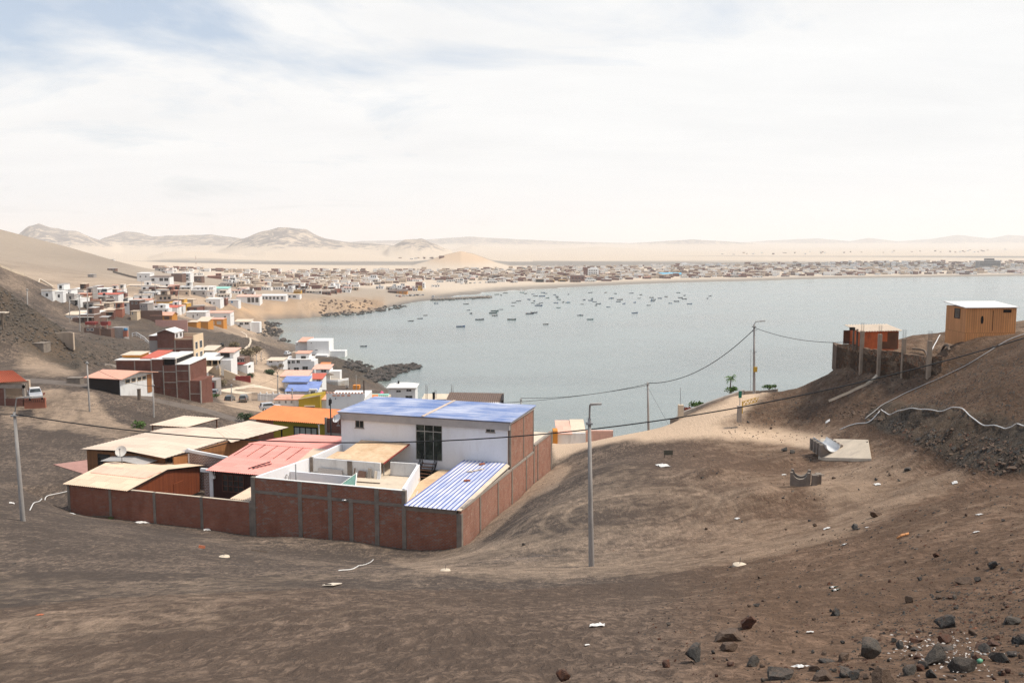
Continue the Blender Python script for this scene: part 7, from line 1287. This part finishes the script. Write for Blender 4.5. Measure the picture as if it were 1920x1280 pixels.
for lb,u,v0,v1,D,r in (('tall pole on the rocky spur at the left','53',541,631,214,.17),('tall pole left of the twin poles on the left slope','150',553,622,330,.2),('taller of the twin poles beside the half-built brick house','164',545,603,345,.2),('slender pole right of the half-built house','131',560,610,380,.16),('pole standing beside the black car','434',720,757,205,.15),('pole behind the long white wall','521',702,748,225,.17),('pole before the blue roof house','548',727,766,200,.16),('thick dark pole in front of the big white warehouse','651',722,772,172,.2),('left of two poles on the pale road below the slope','481',664,697,330,.17),('right of two poles on the pale road below the slope','490',661,688,350,.17),('pole with lamp left of the green sea terrace','692',733,752,260,.12),('pole end rising beside the rusty brown roof','977',746,770,118,.12),('left pole on the bare terrace above the orange house','266',526,560,560,.2),('right pole on the bare terrace above the orange house','291',527,556,560,.2),('thin pole at the yellow row on the slope','240',545,566,560,.18),('short pole by the red roof house','335',545,577,520,.17),('pole by the rocks below the villa terrace','668',703,722,320,.12),('pole at the pale roof of the low left store','191',560,592,420,.16)):
    pole('utility_pole',lb,'pole',(float(u),v1),(float(u)-.3,v0),D,r,r*.7,'pole_wood' if 'dark' in lb else 'pole_concrete',(float(u)+6,v0-2) if 'lamp' in lb else None,G)
def wire(label,A,B,mid=None,r=.03,group=None,name='power_cable'):
    a,b=atD(*A),atD(*B); n=40; sag=0
    if mid:   # sag chosen so that the cable hangs through the given sight line
        best=None
        for s_ in np.linspace(0,8,161):
            for t in np.linspace(.05,.95,91):
                q=a.lerp(b,t); q.z-=4*s_*t*(1-t); d=Vector((q.x,q.y,q.z-EYE)); yy=d.y*CT-d.z*ST; zz=d.y*ST+d.z*CT; e=(960+FPX*d.x/yy-mid[0])**2+(640-FPX*zz/yy-mid[1])**2
                if best is None or e<best[0]: best=(e,s_)
        sag=best[1]
    pts=[]
    for i in range(n+1):
        t=i/n; q=a.lerp(b,t); q.z-=4*sag*t*(1-t); pts.append(q-a)
    m=MB(); m.tube(pts,r,6); return tag(m.build(name,'cable_black',None,tuple(a)),label,'cable',group)
wire('thick black cable sagging from the left lamp across the roofs to the right hill',(27,776,65.6),(1990,612,62),(640,830),.045); wire('black cable from the left lamp running out of the picture',(27,776,65.6),(-160,768,64),(-60,776),.03)
wire('thick cable hanging between the tall lamp pole and the slim road pole',(1414,617,104),(1215,718,112),(1310,695),.045); wire('cable from the tall lamp pole to the red shed',(1414,614,104),(1598,641,93),(1500,637),.03); wire('upper cable from the road pole to the rusty brown roof',(1215,719,112),(977,746,118),(1100,740),.03); wire('lower cable from the road pole to the rusty brown roof',(1215,722,112),(944,755,121),(1080,743),.03)
wire('thin cable from the salmon hut pole to the canopy pole',(163,682,133),(287,724,137),(225,712),.025); wire('thin cable from the canopy pole towards the parked cars',(287,724,137),(434,724,205),(360,730),.025); wire('thin cable from the warehouse pole to the green sea terrace',(651,727,172),(692,736,260),(670,736),.025); wire('thin cable from the blue roof house pole to the warehouse pole',(548,731,200),(651,727,172),(600,736),.025); wire('thin cable between the pale wall pole and the blue roof pole',(521,706,225),(548,731,200),(535,722),.025); wire('guy wire of the slim road pole',(1216,728,112),(1254,797,106),None,.015,None,'guy_wire'); wire('thin loose cable hanging down the tall lamp pole',(1408,654,104),(1407,732,104.2),None,.015)
wire('thin cable from the black car pole to the white wall pole',(434,724,205),(521,706,225),(480,722),.025); wire('long thin cable over the clay tiles to the warehouse pole',(434,726,205),(651,729,172),(540,745),.025)
# ---------------------------------------------------------------- stones, rubble and litter
def rock_mesh(seed,flat=.7):
    rr=random.Random(seed); bm=bmesh.new(); bmesh.ops.create_icosphere(bm,subdivisions=3,radius=1.0)
    planes=[]
    for i in range(15):
        n=Vector((rr.gauss(0,1),rr.gauss(0,1),rr.gauss(0,.8))).normalized(); planes.append((n,rr.uniform(.36,.74)))
    for v in bm.verts:
        for n,d in planes:
            k=v.co.dot(n)-d
            if k>0: v.co-=n*k
        v.co+=Vector((rr.gauss(0,.012),rr.gauss(0,.012),rr.gauss(0,.012)))
    sx,sy=rr.uniform(.85,1.3),rr.uniform(.75,1.1)
    for v in bm.verts: v.co=Vector((v.co.x*sx,v.co.y*sy,v.co.z*flat))
    xs=[v.co.x for v in bm.verts]; w=max(xs)-min(xs)
    for v in bm.verts: v.co/=w     # one metre wide
    me=bpy.data.meshes.new('rock'); bm.to_mesh(me); bm.free(); return me
RM=[(rock_mesh(s,f),) for s,f in ((1,.75),(2,.85),(3,.6),(4,.9),(5,.7),(6,.55),(7,.8),(8,.65),(9,.45),(10,.75))]
def put_rock(u,v,px,mat,label,group=None,k=None,sink=.22,name='rock'):
    p=hit(u,v)
    if p is None: return None
    w=px*p.y/FPX*.88; k=random.randrange(len(RM)) if k is None else k; me=RM[k][0].copy(); me.materials.clear(); me.materials.append(MAT[mat])
    o=bpy.data.objects.new(name,me); COL.objects.link(o); o.scale=(w,w*random.uniform(.8,1.1),w*random.uniform(.85,1.1)); o.rotation_euler=(random.gauss(0,.2),random.gauss(0,.2),random.uniform(0,6.28)); zh=max(vv.co.z for vv in me.vertices)*w; p=hit(u,v+px*.22) or p; o.location=(p.x,p.y,ground(p.x,p.y)+zh*(1-2*sink)); return tag(o,label,'rock',group)
BIG=[(1249,1243,29,'rock_rust','squarish rust-brown rock left of the big dark block'),(1303,1230,46,'rock_dark','big dark angular rock near the bottom edge'),(1365,1211,38,'rock_brown','brown rock right of the big dark block'),(1402,1168,40,'rock_rust','orange-red split rock above the brown pair'),(1371,1188,52,'rock_brown','low broad brown rock below the orange-red one'),(1369,1243,22,'rock_rust','small rusty pyramid-shaped rock at the bottom'),(1412,1241,32,'rock_grey','blue-grey upright rock near the bottom edge'),(1459,1256,70,'rock_grey','long pale grey rock half buried at the bottom edge'),(1549,1232,38,'rock_dark','dark leaning rock left of the group of three'),(1582,1230,34,'rock_brown','brown middle rock of the group of three'),(1626,1222,54,'rock_grey','large grey slanting rock right of the group of three'),(1567,1147,30,'rock_dark','lone dark pointed rock on the open slope'),(1861,1059,27,'rock_dark','lone dark rock high at the right edge'),(1809,1087,31,'rock_brown','brown rock below the lone dark one at the right'),(1761,1118,18,'rock_brown','small brown rock in the right slope'),(1774,1166,45,'rock_dark','wide dark rock on the right slope'),(1894,1157,58,'rock_grey','broad flat grey boulder at the right edge'),(1776,1206,50,'rock_dark','dark jagged rock above the shell heap'),(1706,1254,43,'rock_grey','grey wedge rock at the bottom right'),(1804,1246,62,'rock_grey','big smooth grey-green slab rock among the shells'),(1875,1230,45,'rock_grey','rounded grey rock at the right of the shell heap'),(1751,1234,46,'rock_grey','flat layered slab beside the shell heap'),(1545,1266,40,'rock_brown','brown rock cut by the bottom edge'),(1588,1258,46,'rock_dark','dark low rock just above the bottom edge'),(1657,1275,66,'rock_brown','wide reddish slab at the bottom edge'),(1643,961,32,'rock_brown','big weathered boulder on the rim of the sandy hollow'),(1725,1001,19,'rock_brown','brown rock with a piece of wood beside it'),(1603,988,20,'rock_dark','black rock on the rim of the sandy hollow'),(1057,1270,30,'rock_rust','brown rock at the bottom edge left of the stones'),(1486,846,18,'rock_grey','larger grey stone left of the concrete pad'),(1470,843,13,'rock_dark','dark stone beside the grey one left of the pad'),(1703,878,14,'rock_dark','dark rock in the sandy hollow right of the pad'),(1724,823,12,'rock_dark','dark stone below the white pipe'),(982,1020,9,'rock_dark','small black rock below the brick corner'),(27,1055,9,'rock_dark','small black stone at the lower left'),(1840,1205,36,'rock_rust','reddish rock behind the shell heap'),(1915,1200,34,'rock_dark','dark rock cut by the right edge'),(1528,985,9,'rock_brown','small brown stone on the hollow rim'),(1563,895,10,'rock_brown','stone right of the empty saddle blocks')]
for i,(u,v,px,mt,lb) in enumerate(BIG): put_rock(u,v,px,mt,lb,None,2 if i==19 else i%9)
rr=random.Random(77); random.seed(11)
n=0
while n<150:
    u=rr.uniform(1230,1920); v=rr.uniform(1040,1278); w=((u-1230)/690)*.55+((v-1040)/240)*.6
    if rr.random()>w**1.6: continue
    px=rr.uniform(5,11)*(.6+.7*w)*(1.6 if rr.random()<.12 else 1); put_rock(u,v,px,rr.choice(['rock_dark','rock_brown','rock_brown','rock_rust','rock_grey']),'hand-sized stone strewn over the brown slope at the lower right','stones strewn over the lower right slope',None,.25,'stone'); n+=1
n=0
while n<60:
    u=rr.uniform(1300,1900); v=rr.uniform(790,1040)
    px=rr.uniform(4,9); p=hit(u,v)
    if p is None or p.y>100: continue
    put_rock(u,v,px,rr.choice(['rock_dark','rock_brown','rock_grey']),'dark stone lying on the dirt lot around the concrete pad','stones on the dirt lot',None,.25,'stone'); n+=1
n=0
while n<34:
    u=rr.uniform(1440,1925); v=rr.uniform(1185,1279)
    if (u-1440)/480+(v-1185)/95<rr.uniform(.5,1.3): continue
    put_rock(u,v,rr.uniform(13,30),rr.choice(['rock_dark','rock_brown','rock_brown','rock_dark','rock_rust']),'angular stone in the loose rock heap at the bottom right corner','rock heap at the bottom right corner',None,.3,'stone'); n+=1
# gravel: thousands of chips nobody would count
gv=MB(); GM=['rock_dark','rock_brown','rock_grey','rock_rust']
def chip(p,r,m):
    q=[]; 
    for dx,dy in ((-1,-.7),(1,-.8),(.8,.9),(-.9,.8)): q.append((p.x+dx*r*rr.uniform(.6,1.1),p.y+dy*r*rr.uniform(.6,1.1),p.z-.3*r))
    t=(p.x+rr.uniform(-.3,.3)*r,p.y+rr.uniform(-.3,.3)*r,p.z+r*rr.uniform(.5,.95)); t2=(p.x+rr.uniform(.1,.7)*r,p.y+rr.uniform(-.3,.5)*r,p.z+r*rr.uniform(.3,.8))
    gv.mesh(q+[t,t2],[(0,1,4),(1,5,4),(1,2,5),(2,4,5),(2,3,4),(3,0,4)],m)
def scatter(poly,k,p0,p1,bias=1.0,dmax=200):
    us=[q[0] for q in poly]; vs=[q[1] for q in poly]; c=0
    while c<k:
        u=rr.uniform(min(us),max(us)); v=rr.uniform(min(vs),max(vs))
        if not inpoly(np.array([u]),np.array([v]),poly)[0]: continue
        c+=1; p=hit(u,v)
        if p is None or p.y>dmax: continue
        if vnoise(np.array([p.x/2.2]),np.array([p.y/2.2]),5)[0]<rr.random()*.8: continue
        chip(p,(p0+(p1-p0)*rr.random()**2.5)*p.y/FPX*.5,rr.choice([0,0,1,1,2,3]))
scatter([(1100,1280),(1300,1080),(1500,1010),(1920,900),(1920,1280)],3600,2.2,7.5); scatter([(1500,1280),(1650,1150),(1920,1050),(1920,1280)],1800,2.5,10); scatter([(1360,800),(1480,740),(1560,770),(1700,830),(1900,900),(1700,960),(1480,960),(1300,900)],1500,1.8,4.5); scatter([(1440,735),(1600,690),(1760,700),(1920,640),(1920,800),(1640,765),(1560,790),(1400,800)],2600,1.8,5.5); scatter([(1760,640),(1920,640),(1920,900),(1650,770)],1500,1.8,5); scatter([(1600,1200),(1920,1120),(1920,1280),(1450,1280)],900,3,13); scatter([(1640,780),(1750,800),(1920,830),(1920,895),(1820,885),(1700,825)],700,3,10); scatter([(0,1280),(0,1000),(800,1050),(1300,1050),(1150,1280)],1100,1.6,4); scatter([(150,760),(330,740),(440,790),(300,800)],500,1.6,3.2); scatter([(880,1035),(1040,880),(1130,850),(1300,850),(1350,1000),(1000,1060)],700,1.6,3.6)
tag(gv.build('gravel',GM),kind='stuff')
# litter and small things on the ground
def item(name,label,cat,u,v,build,mats,rz=0,lift=0,group=None):
    p=hit(u,v); m=MB(); build(m,p.y/FPX); o=m.build(name,mats,None,(p.x,p.y,ground(p.x,p.y)+lift),rz); 
    # lie along the slope
    e=.4; gx=(ground(p.x+e,p.y)-ground(p.x-e,p.y))/(2*e); gy=(ground(p.x,p.y+e)-ground(p.x,p.y-e))/(2*e); N=Vector((-gx,-gy,1)).normalized(); o.rotation_mode='QUATERNION'; o.rotation_quaternion=Vector((0,0,1)).rotation_difference(N)@Matrix.Rotation(rz,3,'Z').to_quaternion(); return tag(o,label,cat,group)
for lb,u,v,px in (('round concrete footing with a stake on the left part of the slope',420,1044,21),('round concrete footing with a stake left of the centre lamp',835,1070,20),('round concrete footing with a stake at the right in pale sand',1387,1060,27)):
    p=hit(u,v); w=px*p.y/FPX/2; r=empty('round_footing',(p.x,p.y,ground(p.x,p.y)),0,lb,'footing','round footings on the slope'); m=MB(); m.tube([(0,0,-.2),(0,0,.045),(0,0,.06)],[w,w,w*.96],22); m.build('concrete_disc','concrete_pale',r); m=MB(); m.tube([(0,0,.1),(.02,0,.1+w*.9)],w*.045,6); m.build('stake','rebar',r)
item('paper_sheet','pale rectangular board lying flat on the dark slope','board',623,1097,lambda m,k:(m.hexa([(-15*k,-22*k,0),(6*k,-22*k,0),(15*k,22*k,0),(-4*k,22*k,0),(-15*k,-22*k,.03),(6*k,-22*k,.03),(15*k,22*k,.03),(-4*k,22*k,.03)]),m.box(-10*k,2*k,-20*k,-17*k,.03,.06,1)),['board_pale','shade_dark'],0,.04)
def rag(m,k,s,seed):
    q=random.Random(seed); n=7; m.mesh([((x-3)*s*k/6+q.uniform(-.4,.4)*k,(y-3)*s*k/4+q.uniform(-.5,.5)*k,q.uniform(.0,.2)*s*k*max(0,1-((x-3)**2+(y-3)**2)/20)) for x in range(n) for y in range(n)],[(x*n+y,(x+1)*n+y,(x+1)*n+y+1,x*n+y+1) for x in range(n-1) for y in range(n-1)])
for lb,u,v,s in (('crumpled white sack on the bare slope right of the centre lamp',1120,1173,36),('small white plastic scrap below the crumpled sack',1101,1210,12),('crumpled black and white paper near the orange-red rock',1519,1186,17),('white plastic bag at the left end of the brick fence',136,963,11),('torn white sheet at the foot of the brick fence',266,980,22),('grey-white sack against the brick fence',388,993,16),('pale rubble bag half buried by the brick fence',352,985,18),('white scrap on the dirt beside the left lamp',22,943,12),('white scrap below the right slope',1830,998,14),('white scrap high on the right slope',1836,965,12),('white scrap at the rim of the sandy hollow',1550,991,16),('small white cup on the rim of the sandy hollow',1625,989,7),('white bag on the lot near the tyre tracks',1382,972,10),('flat pale cardboard on the dirt lot below the board sign',1243,873,26),('small white scrap at the hollow right of the saddle blocks',1645,908,13),('white scrap in the hollow under the cut bank',1790,905,12),('white bits at the end of the dirt cut',1552,790,12),('pale patch of paper left of the cut bank',1470,890,10),('white paper below the broad flat boulder',1500,1252,32),('crushed cup in the middle of the right slope',1583,1021,12)):
    item('litter_scrap',lb,'litter',u,v,lambda m,k,s=s,u=u:rag(m,k,s*.8,int(u)),'paper_white',rr.uniform(-.5,.5),.02,'scraps of litter')
item('driftwood','short orange-brown log on the right slope','log',1694,1007,lambda m,k:m.tube([(-13*k,0,3*k),(0,2*k,4.5*k),(13*k,0,4*k)],[2.2*k,2.8*k,2.4*k],8),'wood_cabin',.15)
for lb,du,dv in (('upper dark green bottle of the pair lying on the slope',-2,-3),('lower dark green bottle of the pair lying on the slope',3,2)):
    item('glass_bottle',lb,'bottle',1565+du,1105+dv,lambda m,k:(m.tube([(-9*k,0,2*k),(3*k,0,2*k),(6*k,0,2*k),(10*k,0,2*k)],[2*k,2*k,.9*k,.8*k],10,0),m.tube([(-6*k,0,2*k),(0,0,2*k)],2.1*k,10,1)),['bottle_green','paper_white'],.12,0)
item('green_bottle','jade green plastic bottle among the shells at the lower right','bottle',1838,1243,lambda m,k:m.tube([(-5*k,0,4*k),(4*k,1*k,5*k),(6*k,1*k,5*k),(9*k,1*k,5*k)],[4.5*k,4.5*k,2*k,2*k],10),'jade_plastic',.5)
item('brick','loose orange brick on the dark slope below the fence','brick',378,1027,lambda m,k:m.box(-6*k,6*k,-4*k,4*k,0,5*k),'brick_red',.3); item('plank','thin pale plank on the slope below the parapet','plank',486,1034,lambda m,k:m.bar((-16*k,0,2*k),(16*k,0,2*k),2.5*k),'wood_weathered',.1); item('clay_lump','flat brown clay lump at the far left of the slope','rock',75,1153,lambda m,k:rag(m,k,14,3),'brick_red',.2,.01)
sh=MB(); q=random.Random(8)
for i in range(260):
    u=q.gauss(1770,50); v=q.gauss(1232,20)
    if u>1918 or v>1279: continue
    p=hit(u,v); k=p.y/FPX*q.uniform(1.5,5); a=q.uniform(0,6.28); dx,dy=math.cos(a)*k,math.sin(a)*k; z=p.z+q.uniform(.0,2)*k
    sh.mesh([(p.x-dx,p.y-dy,z),(p.x-dy*.4,p.y+dx*.4,z+.4*k),(p.x+dx,p.y+dy,z+.1*k),(p.x+dy*.4,p.y-dx*.4,z+.1*k)],[(0,1,2,3)])
tag(sh.build('broken_shells','shell_white'),kind='stuff')
